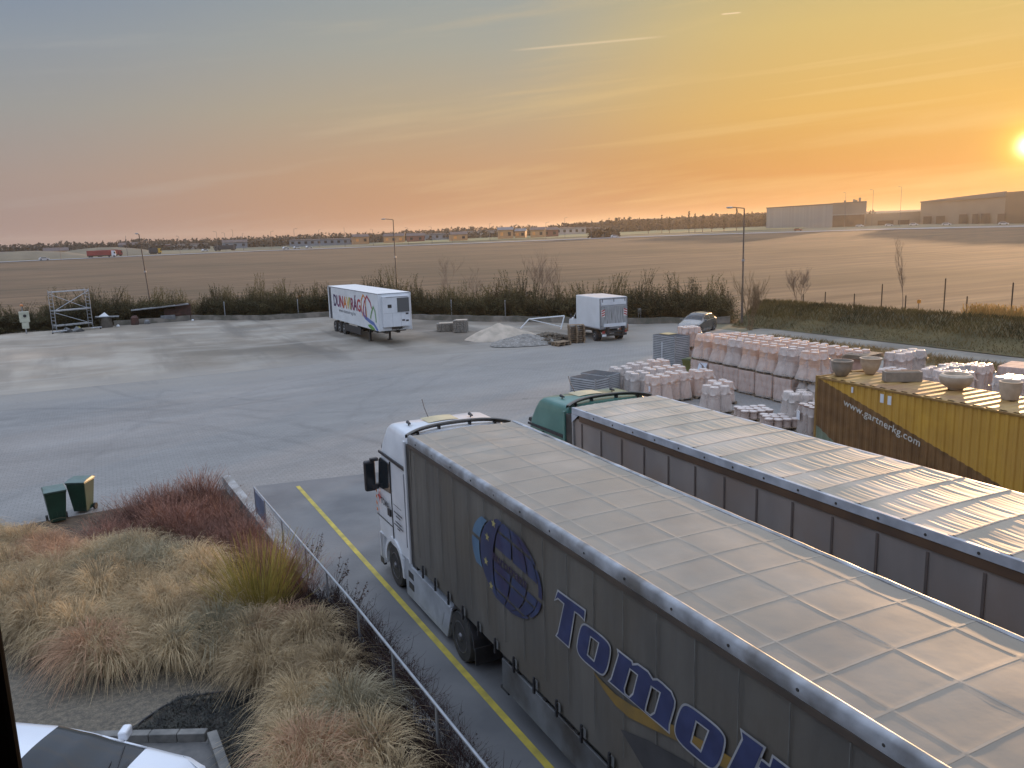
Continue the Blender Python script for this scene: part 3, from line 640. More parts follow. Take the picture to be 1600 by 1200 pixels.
def fabric_mat(name, c1, c2, rough, bump=0.2, sc=1.2, streak=True, c3=None):
    m = mat(name, c1, c2, sc, rough, bump, 9, stretch=(1, 1, 0.35) if streak else (1, 1, 1), detail=8, c3=c3, scale3=0.6)
    return m
def trailer_common(T, axles=(-9.3, -10.6, -11.9)):
    b = MB(); b.box(0.75, 0.90, -13.4, -1.2, 0.80, 1.10); b.box(1.65, 1.80, -13.4, -1.2, 0.80, 1.10)
    for k in range(12): b.box(0.08, 2.47, -1.0-k*1.1, -0.92-k*1.1, 0.95, 1.08)
    b.box(0.03, 2.52, -13.6, 0.0, 1.06, 1.12); b.build('trailer_chassis', M['darkmetal'], T)
    for y in axles:
        for sd, x in ((-1, 0.28), (1, 2.27)): add_wheel(T, x, y, 0.52, 0.40, sd, dish=0.10)
    b = MB()
    for x in (0.35, 2.1): b.box(x, x+0.12, -3.9, -3.75, 0.05, 0.95); b.box(x-0.08, x+0.2, -3.98, -3.67, 0.0, 0.06)
    b.build('landing_leg', M['darkmetal'], T, split=2)
# --- front lorry: white cab, grey-brown curtain trailer
A_X, A_Y, A_T = 5.676, 15.923, -0.01814
T1 = thing('articulated_lorry', 'lorry with white cab and grey-brown curtain trailer printed with big blue letters', 'lorry', (A_X, A_Y, 0), A_T)
m_hatch = mat('faded_hatch', S(200, 186, 150), S(178, 166, 136), 2, 0.6)
cab1 = lorry_cab(T1, M['white'], 0.0, beige=m_hatch)
m_curt1 = fabric_mat('grey_curtain', S(109, 106, 100), S(91, 89, 85), 0.6, 0.3, c3=S(97, 92, 84))
m_roof1 = mat('dusty_roof_tarp', S(161, 152, 140), S(144, 136, 125), 0.9, 0.62, 0.12, 5, c3=S(146, 138, 126), scale3=0.5, spec=0.35)
m_rail1 = mat('scuffed_grey_rail', S(176, 180, 186), S(128, 130, 134), 2.5, 0.42, 0.25, 10, c3=S(110, 108, 106), scale3=1.5)
trailer_common(T1)
b = MB()
def curt(a, c):
    y = -13.6*a; z = 1.08+2.75*c
    x = 0.016+0.005*math.sin(y*9.2+2.2*mnoise.noise(Vector((y*.5, 0, 7))))*(0.3+0.7*math.sin(math.pi*c))+0.016*mnoise.noise(Vector((y*.8, z*.45, 6)))+0.010*mnoise.noise(Vector((y*1.3, z*0.8, 1)))-0.018*math.sin(math.pi*c)
    # vertical strap creases
    x += 0.010*math.exp(-((abs(((-y) % 0.70)-0.35)-0.35)/0.03)**2)
    return (x, y, z)
b.grid(260, 24, curt); b.build('curtain', m_curt1, T1, smooth=True, angle=180)
b = MB(); b.grid(40, 6, lambda a, c: (2.55, -13.6*a, 1.08+2.75*c), True); b.build('curtain', m_curt1, T1)
b = MB(); b.box(0.0, 2.55, -0.06, 0.0, 1.08, 3.92); b.build('front_wall', m_curt1, T1)
b = MB(); b.box(0.0, 2.55, -13.6, -13.55, 1.08, 3.92); b.build('rear_doors', m_curt1, T1)
def roof1(a, c):
    x = 0.06+2.43*a; y = -0.02-13.55*c; s = -y
    d = ((s-0.64) % 0.69); d = min(d, 0.69-d)
    z = 3.975+0.022*math.sin(math.pi*a)
    z += 0.004*math.exp(-(d/0.03)**2)-0.003*math.sin(math.pi*((s-0.64) % 0.69)/0.69)*math.sin(math.pi*a)**0.5
    ck = (int((s-0.64)//0.69)+(1 if x > 1.23 else 0)) % 2; z += 0.0035*ck*math.sin(math.pi*((s-0.64) % 0.69)/0.69)
    for xs_ in (0.34, 1.23, 2.14): z += 0.004*math.exp(-((x-xs_)/0.022)**2)
    z += 0.006*mnoise.noise(Vector((x*1.1, y*1.1, 4)))*(1 if s > 1.6 else 4)+0.0025*mnoise.noise(Vector((x*1.6+y*2.2, y*4-x*3, 2)))*(1 if s > 2.5 else 4)
    return (x, y, z)
b = MB(); b.grid(64, 420, roof1, flip=True); b.build('roof_tarp', m_roof1, T1, smooth=True, angle=180)
m_seam = mat('tarp_seam', S(165, 156, 143), S(148, 140, 128), 2, 0.62)
b = MB()
for k in range(20):
    s0 = 0.64+0.69*k
    if s0 > 13.4: break
    for i in range(24):
        a0, a1 = i/24, (i+1)/24
        P = [Vector(roof1(a, (s-0.02)/13.55)) + Vector((0, 0, 0.002)) for a in (a0, a1) for s in (s0-0.014, s0+0.014)]
        b.add(P, [(0, 1, 3, 2)])
for xs_ in (0.34, 1.23, 2.14):
    for i in range(24*4):
        P = [Vector(roof1((x_-0.06)/2.43, c_)) + Vector((0, 0, 0.002)) for c_ in (i/96, (i+1)/96) for x_ in (xs_-0.012, xs_+0.012)]
        b.add(P, [(0, 1, 3, 2)])
b.build('roof_seam', m_seam, T1, split=24)
# padded side rails
for sd in (0, 1):
    b = MB()
    prof = [(-0.012, -0.17), (-0.022, -0.12), (-0.02, -0.03), (0.0, 0.0), (0.05, 0.018), (0.085, 0.0), (0.085, -0.02)]
    def rail(a, c):
        k = int(round(a*6)); px, pz = prof[k]; s = 13.6*c; w = (0.008*mnoise.noise(Vector((s*3.5, k*0.3, sd*5)))+0.004*math.sin(s*9.1))*(1 if sd == 0 else .3)
        x = px-w; x = x if sd == 0 else 2.55-x
        return (x, -s, 3.985+pz+w*0.8)
    b.grid(7, 300, rail, flip=(sd == 0)); b.build('side_rail', m_rail1, T1, smooth=True, angle=60)
b = MB()
for k in range(14): b.cyl((-0.028, -0.5-0.95*k, 3.90), (-0.01, -0.5-0.95*k, 3.90), 0.018, n=8)
b.build('rail_rivet', M['darkmetal'], T1, split=1)
m_band = mat('dark_curtain_hem', S(84, 74, 66), S(66, 60, 56), 2, 0.6)
b = MB(); b.box(-0.022, 0.0, -13.6, 0.0, 3.73, 3.815); b.build('curtain_header', m_band, T1)
b = MB()
for k in range(19):
    y = -0.02-0.70*k-0.35
    b.box(-0.026, -0.020, y-0.006, y+0.006, 1.4, 3.72)
b.build('curtain_strap', mat('strap_grey', S(118, 118, 114), S(96, 96, 94), 5, 0.6), T1, split=1)
# buckles along the hem
bk = MB()
bk.box(-0.05, -0.02, -0.018, 0.018, -0.14, 0.14); bk.box(-0.06, -0.03, -0.035, 0.01, -0.02, 0.10); bk.box(-0.055, -0.02, -0.01, 0.03, -0.14, -0.06)
b_first = None
for k in range(18):
    o = bk.build('buckle', M['black'], T1) if b_first is None else b_first.copy()
    if b_first is None: b_first = o
    else: C.objects.link(o); o.parent = T1
    o.location = (0, -0.60-0.715*k, 1.15)
bp_ = MB(); bp_.box(-0.028, -0.022, 0.02, 0.10, -0.06, 0.09); m_patch = mat('buckle_patch', S(120, 122, 122), S(98, 98, 98), 5, 0.6); b_first = None
for k in range(18):
    o = bp_.build('buckle_patch', m_patch, T1) if b_first is None else b_first.copy()
    if b_first is None: b_first = o
    else: C.objects.link(o); o.parent = T1
    o.location = (0, -0.72-0.715*k, 1.17)
# side guard
b = MB(); b.box(0.02, 0.06, -9.0, -4.30, 0.42, 0.97)
b.build('side_guard', mat('dirty_guard_panel', S(118, 120, 122), S(90, 92, 94), 1.5, 0.5, 0.2, 8, c3=S(70, 66, 62), scale3=1.0), T1, bevel=0.01)
b = MB(); b.box(0.07, 0.12, -9.0, -4.30, 0.985, 1.02); b.box(0.16, 0.20, -9.0, -4.30, 0.99, 1.03)
for k in range(5): b.box(0.03, 0.5, -4.9-k*0.95, -4.82-k*0.95, 0.93, 1.0)
b.build('guard_bracket', M['darkmetal'], T1)

# lettering of the curtain: (distance back, height) outlines
m_blue = mat('faded_blue_print', S(60, 70, 112), S(48, 56, 92), 2.5, 0.55); m_outl = mat('white_print', S(178, 180, 184), S(150, 152, 156), 3, 0.55)
m_ylw = mat('faded_yellow_print', S(150, 120, 58), S(120, 100, 62), 2, 0.6); m_grp = mat('grey_print', S(74, 74, 76), S(60, 60, 62), 2, 0.6)
LT = {}
LT['T'] = ([[(6.415, 3.087), (7.194, 3.10), (7.159, 2.904), (7.10, 2.925), (7.012, 2.936), (6.902, 2.932), (6.722, 2.305), (6.316, 2.318), (6.389, 2.416), (6.577, 2.927), (6.426, 2.937), (6.303, 2.862)]])
O1 = [(7.103, 2.871), (7.226, 2.908), (7.662, 2.911), (7.787, 2.869), (7.813, 2.782), (7.74, 2.513), (7.654, 2.368), (7.567, 2.312), (7.392, 2.302), (7.026, 2.299), (6.918, 2.389), (6.939, 2.541), (7.024, 2.774)]
OI = [(7.312, 2.749), (7.494, 2.754), (7.38, 2.451), (7.231, 2.46)]
LT['o'] = [smooth_poly(O1, it=2), OI]
LT['m'] = [[(7.936, 2.89), (8.288, 2.891), (8.30, 2.86), (8.40, 2.914), (8.618, 2.922), (8.713, 2.87), (8.80, 2.915), (8.897, 2.915), (9.075, 2.895), (9.152, 2.807), (9.143, 2.713), (9.05, 2.44), (9.045, 2.319), (8.844, 2.319), (8.559, 2.319), (8.221, 2.319), (8.091, 2.313), (7.715, 2.315), (7.794, 2.407), (7.962, 2.821)],
           [(8.244, 2.741), (8.382, 2.74), (8.286, 2.449), (8.208, 2.36), (8.13, 2.36), (8.118, 2.409)], [(8.69, 2.735), (8.841, 2.745), (8.738, 2.442), (8.656, 2.36), (8.572, 2.36), (8.584, 2.419)]]
LT['o2'] = [[(x+2.20, z) for x, z in LT['o'][0]], [(x+2.215, z) for x, z in OI]]
LT['l'] = [[(10.209, 3.081), (10.586, 3.086), (10.30, 2.319), (9.92, 2.319), (9.99, 2.42), (10.236, 2.979)]]
LT['t'] = [[(10.667, 3.06), (11.06, 3.06), (11.02, 2.93), (11.22, 2.93), (11.17, 2.79), (10.97, 2.79), (10.86, 2.47), (11.06, 2.45), (11.02, 2.319), (10.62, 2.319), (10.45, 2.42), (10.58, 2.79), (10.46, 2.79), (10.51, 2.93), (10.63, 2.93)]]
k_ = 0
for nm, polys in LT.items():
    wave = lambda x, y, e: (-0.030-e, -x, y)
    curve_fill(polys, lambda x, y: wave(x, y, 0.0), 'letter_outline', m_outl, T1)
    ins = [inset(polys[0], 0.026)]+[inset(p_, -0.024) for p_ in polys[1:]]
    curve_fill(ins, lambda x, y: wave(x, y, 0.004), 'letter', m_blue, T1)
# swoosh below the letters
sw = [(7.35, 2.27), (7.6, 2.24), (7.9, 2.22), (8.3, 2.27), (8.8, 2.40), (9.3, 2.52), (9.8, 2.62), (10.4, 2.71), (11.2, 2.77), (12.6, 2.80), (12.6, 2.62), (11.2, 2.60), (10.4, 2.54), (9.8, 2.44), (9.2, 2.32), (8.6, 2.16), (8.2, 2.06), (7.9, 2.06), (7.6, 2.14)]
curve_fill([sw], lambda x, y: (-0.0282, -x, y), 'swoosh', m_ylw, T1, 'faded yellow swoosh printed behind the letters')
curve_fill([[(8.0, 1.78), (8.6, 1.98), (9.3, 2.14), (10.2, 2.30), (12.6, 2.44), (12.6, 1.2), (9.6, 1.2), (8.7, 1.45)]], lambda x, y: (-0.0262, -x, y), 'printed_shape', m_grp, T1, 'dark grey shape printed low on the curtain')
# globe emblem
GCX, GCZ, GRX, GRZ = 4.63, 2.80, 1.38, 0.76
m_gblue = mat('globe_blue', S(58, 72, 108), S(50, 58, 88), 1.6, 0.6, c3=S(52, 50, 84), scale3=1.2); m_gl = mat('globe_light_blue', S(92, 124, 150), S(76, 104, 132), 2, 0.6); m_star = mat('star_yellow', S(176, 166, 110), S(160, 150, 100), 4, 0.6)
def gpt(u_, v_):
    # u longitude -1..1, v latitude -1..1 on a leaning globe
    la = v_*math.pi/2; x = math.sin(u_*math.pi/2)*math.cos(la); z = math.sin(la)
    return (GCX+GRX*(x*0.94+z*0.10), GCZ+GRZ*(z-0.10*x))
cells = [(-0.98, -0.55, 2, 'l'), (-0.52, -0.22, 1, 'b'), (-0.19, 0.12, 5, 'b'), (0.15, 0.42, 5, 'b'), (0.45, 0.70, 5, 'b'), (0.73, 0.97, 4, 'b')]
for ci, (u0, u1, nv, kk) in enumerate(cells):
    vspan = (-0.86, 0.80) if kk != 'l' else (-0.40, 0.52)
    for j in range(nv):
        v0 = vspan[0]+(vspan[1]-vspan[0])*j/nv+0.02; v1 = vspan[0]+(vspan[1]-vspan[0])*(j+1)/nv-0.035
        if nv == 5 and j == 2: v0, v1 = v0-0.02, v1-0.17
        P = [gpt(u0+(u1-u0)*t/5, v0) for t in range(6)]+[gpt(u1, v0+(v1-v0)*t/8) for t in range(1, 9)]+[gpt(u1+(u0-u1)*t/5, v1) for t in range(1, 6)]+[gpt(u0, v1+(v0-v1)*t/8) for t in range(1, 8)]
        curve_fill([P], lambda x, y: (-0.0295, -x, y), 'globe_segment', m_gl if kk == 'l' else m_gblue, T1)
for vv in (0.55, 0.20, -0.20, -0.58):
    x0, z0 = gpt(-0.37, vv); P = []
    for k in range(10):
        a = math.pi/2+k*math.pi/5; rr_ = 0.085 if k % 2 == 0 else 0.034; P.append((x0+math.cos(a)*rr_*1.15, z0+math.sin(a)*rr_))
    curve_fill([P], lambda x, y: (-0.033, -x, y), 'star', m_star, T1)
text_fill('eurotrans', 0.25, lambda x, y: (-0.0345, -(4.16+x), 2.765+y-x*0.055), 'lettering', mat('globe_text', S(56, 46, 74), S(46, 40, 66), 3, .6), T1, shear=0.25, off=0.006, xs=1.28)
# cab door logo
m_red = mat('logo_red', S(196, 70, 78), S(180, 60, 70), 3, 0.5); m_txt = mat('logo_dark', S(60, 64, 74), S(50, 54, 62), 3, 0.5)
P = []
for k in range(8):
    a = math.pi/2+k*math.pi/4; rr_ = 0.17 if k % 2 == 0 else 0.06; P.append((math.cos(a)*rr_, math.sin(a)*rr_))
curve_fill([P], lambda x, y: (-0.014, 2.36-x, 1.98+y), 'logo_star', m_red, cab1)
text_fill('TOMA', 0.22, lambda x, y: (-0.0145, 2.24-x, 1.86+y), 'logo_lettering', m_txt, cab1, off=0.006, xs=0.98)
b = MB()
for k, (z, l) in enumerate(((1.92, 0.55), (1.84, 0.30), (1.70, 0.42), (1.62, 0.60), (1.56, 0.16))):
    y = 0.98+l/2; b.box(-0.0145, -0.010, y-l, y, z, z+0.028)
b.box(-0.0145, -0.010, 0.72, 1.28, 2.10, 2.11); b.build('small_print', m_txt, cab1)
b = MB(); m_haz = mat('hazard_orange', S(214, 120, 60), S(200, 110, 60), 3, 0.5)
for k in range(4): b.add([(-0.004, 2.58, 1.52+k*0.16), (-0.004, 2.68, 1.56+k*0.16), (-0.004, 2.66, 1.64+k*0.16), (-0.004, 2.56, 1.60+k*0.16)], [(0, 1, 2, 3)])
b.build('hazard_stripe', m_haz, cab1, split=1)

# --- second lorry: green cab, pale ribbed roof
B_X, B_Y, B_T = 10.053, 16.431, -0.01059
m_green = mat('green_paint', S(84, 128, 118), S(72, 114, 106), 1.5, 0.35, coat=0.3)
T2 = thing('articulated_lorry', 'green-cabbed lorry with pale ribbed roof tarp beside the yellow container', 'lorry', (B_X, B_Y, 0), B_T)
cab2 = lorry_cab(T2, m_green, 0.02, beige=m_hatch)
trailer_common(T2)
m_curt2 = fabric_mat('taupe_curtain', S(154, 144, 138), S(136, 128, 124), 0.55, 0.2, c3=S(146, 130, 120))
m_roof2 = mat('translucent_roof_tarp', S(172, 162, 146), S(154, 145, 131), 1.2, 0.58, 0.0, c3=S(190, 176, 160), scale3=0.8)
m_rail2 = mat('pale_rail', S(190, 194, 202), S(160, 164, 172), 3, 0.4, 0.1, 12)
m_hdr2 = mat('brown_header', S(100, 76, 58), S(84, 66, 54), 2, 0.6)
def c2(a, c):
    y = -13.6*a; z = 1.08+2.62*c
    d = ((-y-0.42) % 0.83); d = min(d, 0.83-d)
    return (0.035+0.025*math.sin(math.pi*((-y-0.42) % 0.83)/0.83)*math.sin(math.pi*c)-0.012*math.exp(-(d/0.04)**2), y, z)
b = MB(); b.grid(240, 12, c2); b.build('curtain', m_curt2, T2, smooth=True, angle=180)
b = MB(); b.grid(40, 6, lambda a, c: (2.55, -13.6*a, 1.08+2.75*c), True); b.build('curtain', m_curt2, T2)
m_post2 = mat('curtain_post_shadow', S(104, 92, 86), S(92, 82, 78), 4, 0.6)  # dark strips painted where posts show through the curtain; the seam shares it
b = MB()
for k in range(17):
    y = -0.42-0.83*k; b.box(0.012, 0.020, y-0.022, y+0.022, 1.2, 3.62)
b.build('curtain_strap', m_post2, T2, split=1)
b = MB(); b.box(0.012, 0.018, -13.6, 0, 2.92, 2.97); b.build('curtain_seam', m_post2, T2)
b = MB(); b.box(0.0, 2.55, -0.06, 0.0, 1.08, 3.9); b.build('front_wall', M['alu'], T2)
b = MB(); b.box(0.0, 2.55, -13.6, -13.55, 1.08, 3.9); b.build('rear_doors', m_curt2, T2)
b = MB(); b.box(0.008, 0.03, -13.6, -0.32, 3.66, 3.80); b.build('curtain_header', m_hdr2, T2)
b = MB(); b.box(-0.005, 0.07, -13.6, 0.0, 3.80, 3.955); b.add([(-0.006, 0, 3.80), (-0.006, -0.30, 3.80), (-0.006, 0, 3.58)], [(0, 1, 2)]); b.build('side_rail', m_rail2, T2, bevel=0.01)
b = MB(); b.box(2.48, 2.555, -13.6, 0.0, 3.80, 3.955); b.build('side_rail', m_rail2, T2, bevel=0.01)
b = MB()
for k in range(17): b.cyl((-0.012, -0.99-0.775*k, 3.865), (-0.004, -0.99-0.775*k, 3.865), 0.022, n=8)
b.build('rail_rivet', M['darkmetal'], T2, split=1)
def roof2(a, c):
    x = 0.05+2.45*a; y = -0.02-13.55*c; s = -y; ph = ((s-0.6) % 0.775)/0.775
    env = math.sin(math.pi*ph)
    z = 3.962+0.02*math.sin(math.pi*a)-0.014*env
    wv = mnoise.noise(Vector((x*13+s*1.6, math.floor((s-0.6)/0.775)*7.3+s*0.5, 0)))
    z += 0.017*wv*env**0.35*(0.65+0.5*mnoise.noise(Vector((x*2, s*0.7, 9))))
    z += 0.012*math.exp(-(min(ph, 1-ph)*0.775/0.02)**2)
    return (x, y, z)
b = MB(); b.grid(220, 440, roof2, flip=True); b.build('roof_tarp', m_roof2, T2, smooth=True, angle=180)
m_seam2 = mat('rusty_seam', S(168, 144, 126), S(186, 174, 160), 3, 0.6)
b = MB()
for k in range(17):
    s0 = 0.6+0.775*k
    for i in range(24):
        P = [Vector(roof2(a, (s-0.02)/13.55)) + Vector((0, 0, 0.004)) for a in (i/24, (i+1)/24) for s in (s0-0.018, s0+0.018)]
        b.add(P, [(0, 1, 3, 2)])
b.build('roof_seam', m_seam2, T2, split=24)

# ------------------------------------------------------------------ yellow shipping container
K_X, K_Y, K_T = 23.537, 21.176, -0.0251
KT = thing('shipping_container', 'long corrugated container painted yellow over brown with a white web address', 'container', (K_X, K_Y, 0), K_T)
def cont_mat(name, top=False):
    m = mat(name, S(200, 154, 58), S(180, 136, 52), 1.2, 0.5, 0.12, 8, c3=S(186, 142, 62), scale3=0.4)
    if top: return m
    t = m.node_tree; ns = t.nodes; b_ = ns['Principled BSDF']; src = b_.inputs['Base Color'].links[0].from_socket
    tcn = ns.new('ShaderNodeTexCoord'); sp = ns.new('ShaderNodeSeparateXYZ'); t.links.new(tcn.outputs['Object'], sp.inputs[0])
    # painted border: line z = 2.56 + 0.31*y, brown beneath; small grey corner below that
    def ma(op, a, b__, c=None):
        n = ns.new('ShaderNodeMath'); n.operation = op
        for i, v in enumerate((a, b__, c)):
            if v is None: continue
            if isinstance(v, (int, float)): n.inputs[i].default_value = v
            else: t.links.new(v, n.inputs[i])
        return n.outputs[0]
    ln = ma('SUBTRACT', sp.outputs[2], ma('MULTIPLY_ADD', sp.outputs[1], 0.305, 2.53))
    fac = ma('LESS_THAN', ln, 0.0)
    nz = ns.new('ShaderNodeTexNoise'); nz.inputs['Scale'].default_value = 2.0; nz.inputs['Detail'].default_value = 5; t.links.new(tcn.outputs['Object'], nz.inputs['Vector'])
    rp = ns.new('ShaderNodeValToRGB'); rp.color_ramp.elements[0].color = (*S(104, 74, 42), 1); rp.color_ramp.elements[1].color = (*S(126, 92, 54), 1); rp.color_ramp.elements[0].position = .35; rp.color_ramp.elements[1].position = .65
    t.links.new(nz.outputs[0], rp.inputs[0])
    mx = ns.new('ShaderNodeMix'); mx.data_type = 'RGBA'; t.links.new(fac, mx.inputs[0]); t.links.new(src, mx.inputs[6]); t.links.new(rp.outputs[0], mx.inputs[7])
    ln2 = ma('SUBTRACT', sp.outputs[2], ma('MULTIPLY_ADD', sp.outputs[1], 0.55, 0.78)); f2 = ma('LESS_THAN', ln2, 0.0)
    mx2 = ns.new('ShaderNodeMix'); mx2.data_type = 'RGBA'; t.links.new(f2, mx2.inputs[0]); t.links.new(mx.outputs[2], mx2.inputs[6]); mx2.inputs[7].default_value = (*S(120, 130, 110), 1)
    t.links.new(mx2.outputs[2], b_.inputs['Base Color']); return m
m_cside = cont_mat('container_side_paint'); m_ctop = mat('container_roof_paint', S(172, 140, 84), S(150, 118, 72), 1.5, 0.5, 0.15, 8, c3=S(140, 104, 66), scale3=0.6)
m_cedge = mat('container_edge_paint', S(150, 116, 56), S(128, 94, 50), 3, 0.55, 0.2, 10)
def corr(s, pitch, depth):
    p = (s % pitch)/pitch
    if p < .30: return 0
    if p < .42: return depth*(p-.30)/.12
    if p < .84: return depth
    return depth*(1-(p-.84)/.16)
def side_pts(L_, pitch):
    out = []; s = 0.08
    while s < L_-0.08:
        for q in (0, .30, .42, .84): out.append(s+q*pitch)
        s += pitch
    return [v for v in out if v < L_-0.08]+[L_-0.08]
sp_ = side_pts(12.19, 0.285)
b = MB(); b.mi = 0
for xw, fl in ((0.02, False), (2.42, True)):
    vs = []; sgn = 1 if xw < 1 else -1
    for s in sp_:
        d = corr(s-0.08+1e-5, 0.285, 0.036)*sgn
        vs += [(xw+d, -s, 0.16), (xw+d, -s, 2.50)]
    b = MB(); b.add(vs, [(2*i, 2*i+1, 2*i+3, 2*i+2) if not fl else (2*i, 2*i+2, 2*i+3, 2*i+1) for i in range(len(sp_)-1)])
    b.build('side_wall', m_cside, KT)
st_ = side_pts(12.19, 0.42); vs = []
for s in st_:
    d = corr(s-0.08+1e-5, 0.42, 0.035); vs += [(0.10, -s, 2.55+d*0.99), (2.34, -s, 2.55+d*0.99)]
b = MB(); b.add(vs, [(2*i, 2*i+2, 2*i+3, 2*i+1) for i in range(len(st_)-1)]); b.add([(0.04, 0, 2.548), (2.4, 0, 2.548), (2.4, -12.19, 2.548), (0.04, -12.19, 2.548)], [(0, 3, 2, 1)]); b.build('roof', m_ctop, KT)
b = MB()
for x in (0.0, 2.36):
    b.box(x, x+0.08, -12.1, -0.1, 2.49, 2.56); b.box(x, x+0.08, -12.1, -0.1, 0.0, 0.16)
for x in (0.0, 2.34):
    for y in (-0.10, -12.19): b.box(x-0.003, x+0.103, y, y+0.10, 0.0, 2.595)
b.box(0.1, 2.34, -0.10, -0.02, 2.45, 2.58); b.box(0.1, 2.34, -0.10, -0.02, 0.0, 0.16); b.box(0.1, 2.34, -12.17, -12.09, 2.45, 2.58)
b.build('frame', m_cedge, KT, bevel=0.008)
b = MB(); b.box(0.10, 2.34, -0.08, -0.04, 0.16, 2.45); b.build('end_door', m_cside, KT)
b = MB(); b.box(0.10, 2.34, -12.14, -12.10, 0.16, 2.45); b.build('end_wall', m_cside, KT)
m_wtxt = mat('white_lettering', S(206, 204, 196), S(186, 182, 172), 6, 0.6)
sl_ = -0.262
text_fill('www.gartnerkg.com', 0.36, lambda x, y: (0.012, -(1.32+x*0.99-y*0.0), 1.72+x*sl_+y*1.0), 'lettering', m_wtxt, KT, shear=0.12, off=0.004, space=1.06, xs=1.02)
b = MB(); b.box(0.006, 0.016, -3.00, -2.86, 2.08, 2.38); b.box(0.006, 0.016, -3.30, -3.16, 2.06, 2.36); b.build('label_plate', M['white2'], KT, split=1)
b = MB(); b.box(0.006, 0.016, -1.72, -1.64, 2.22, 2.42); b.build('label_plate', M['white2'], KT)
def kpt(s, y, z=2.588):  # container-local to world
    c, n = math.cos(K_T), math.sin(K_T); return (K_X+c*s-n*y, K_Y+n*s+c*y, z)
# planters standing on the container
m_conc = mat('grey_concrete_planter', S(150, 140, 128), S(128, 120, 110), 4, 0.8, 0.2, 20); m_conc2 = mat('pale_concrete_planter', S(190, 176, 158), S(170, 156, 140), 4, 0.8, 0.2, 20); m_soilin = mat('planter_inside', S(70, 60, 52), S(84, 74, 64), 5, 0.9)
def bowl(name, lab, prof, loc, m):
    t_ = thing(name, lab, 'planter', loc, 0)
    prof = [(a_*.88, z_*.9) for a_, z_ in prof]; b = MB(); b.lathe(prof+[(prof[-1][0]-0.06, prof[-1][1]), (prof[-1][0]-0.08, prof[-1][1]-0.10), (0.02, prof[-1][1]-0.14)], 32); b.build('bowl', m, t_, smooth=True)
    b = MB(); b.lathe([(0.0, prof[-1][1]-0.13), (prof[-1][0]-0.085, prof[-1][1]-0.13)], 24, cap=False); b.build('inside', m_soilin, t_)
bowl('planter_bowl', 'dark grey round pot on the brown end of the yellow container', [(0.20, 0), (0.24, 0.04), (0.36, 0.22), (0.42, 0.42), (0.42, 0.56), (0.45, 0.58), (0.45, 0.64)], kpt(0.72, -0.55), m_conc)
bowl('planter_bowl', 'pale beige tapered pot, second from the left on the yellow container', [(0.17, 0), (0.19, 0.03), (0.32, 0.20), (0.40, 0.45), (0.42, 0.62), (0.45, 0.66)], kpt(1.85, -0.85), m_conc2)
bowl('planter_bowl', 'wide low round bowl with open rim standing on the yellow container', [(0.26, 0), (0.28, 0.05), (0.48, 0.18), (0.58, 0.36), (0.57, 0.50), (0.50, 0.57)], kpt(1.75, -4.35), m_conc2)
t_ = thing('trough_planter', 'rectangular grey trough planter on the roof of the yellow container', 'planter', kpt(1.55, -2.45), R(-35))
b = MB(); b.box(-0.62, 0.62, -0.20, 0.20, 0, 0.36); b.build('trough', m_conc, t_, bevel=0.02)
b = MB(); b.box(-0.56, 0.56, -0.14, 0.14, 0.34, 0.364); b.build('inside', m_soilin, t_)
bowl('planter_pot', 'tall square-shouldered pale pot at the right end of the container roof', [(0.26, 0), (0.28, 0.05), (0.36, 0.45), (0.36, 0.60), (0.38, 0.62)], kpt(1.65, -6.25), m_conc2)
for i, (s_, y_, a_) in enumerate(((1.0, -0.15, 20), (2.1, -0.35, -30))):
    b = MB(); b.box(-0.45, 0.45, -0.12, 0.12, 0.0, 0.035); o = b.build('loose_board', m_cedge); o.location = kpt(s_, y_, 2.60); o.rotation_euler = (0, R(-4), R(a_)); tag(o, ('short warped board lying at the brown corner of the container roof', 'loose board behind the dark grey pot on the container')[i], 'board')

# ------------------------------------------------------------------ pallets of pots
m_pot = mat('terracotta_pot', S(214, 178, 154), S(196, 158, 136), 3, 0.8); m_pot2 = mat('pale_clay_pot', S(196, 178, 168), S(176, 156, 146), 3, 0.8); m_gpot = mat('grey_clay_pot', S(168, 160, 154), S(150, 142, 136), 3, 0.8)
m_wrap = mwrap('stretch_film', (0.86, 0.77, 0.71), 0.34); m_wrap2 = mwrap('milky_film', (0.82, 0.80, 0.82), 0.60)
m_lid = mat('pot_base_white', S(214, 204, 198), S(196, 184, 178), 4, 0.7); m_box = mat('pot_carton', S(200, 168, 152), S(182, 148, 132), 2.5, 0.75, 0.2, 8); m_label = mat('paper_label', S(222, 222, 226), rough=0.6)
def wood_pallet(b, w=1.2, d=1.0, z=0.0, hgt=0.144):
    for k in range(7): y = -d/2+k*(d-0.10)/6; b.box(-w/2, w/2, y, y+0.10, z+hgt-0.022, z+hgt)
    for x in (-w/2, -0.05, w/2-0.10): b.box(x, x+0.10, -d/2, d/2, z+hgt-0.044, z+hgt-0.0225)
    for x in (-w/2, -0.06, w/2-0.12):
        for y in (-d/2, -0.05, d/2-0.10): b.box(x, x+0.12, y, y+0.10, z+0.022, z+hgt-0.0445)
        b.box(x, x+0.12, -d/2, d/2, z, z+0.0215)
def pot_column(rb, rt, zt, n, bot=0.144):
    """upside-down pots nested into a column: rims show as rings"""
    prof = []; hh = zt-bot
    last_h = min(0.36, hh*0.5)
    for k in range(n):
        z = bot+(hh-last_h)*k/max(1, n); q_ = rb*(1-.10*k/max(1, n)); prof += [(q_, z), (q_+0.006, z+0.05), (q_-0.012, z+0.055)]
    rb *= .9; z = bot+(hh-last_h); prof += [(rb, z), (rb+0.006, z+0.05), (rb-0.012, z+0.055), (rt+0.02, zt-0.02), (rt, zt)]
    return prof
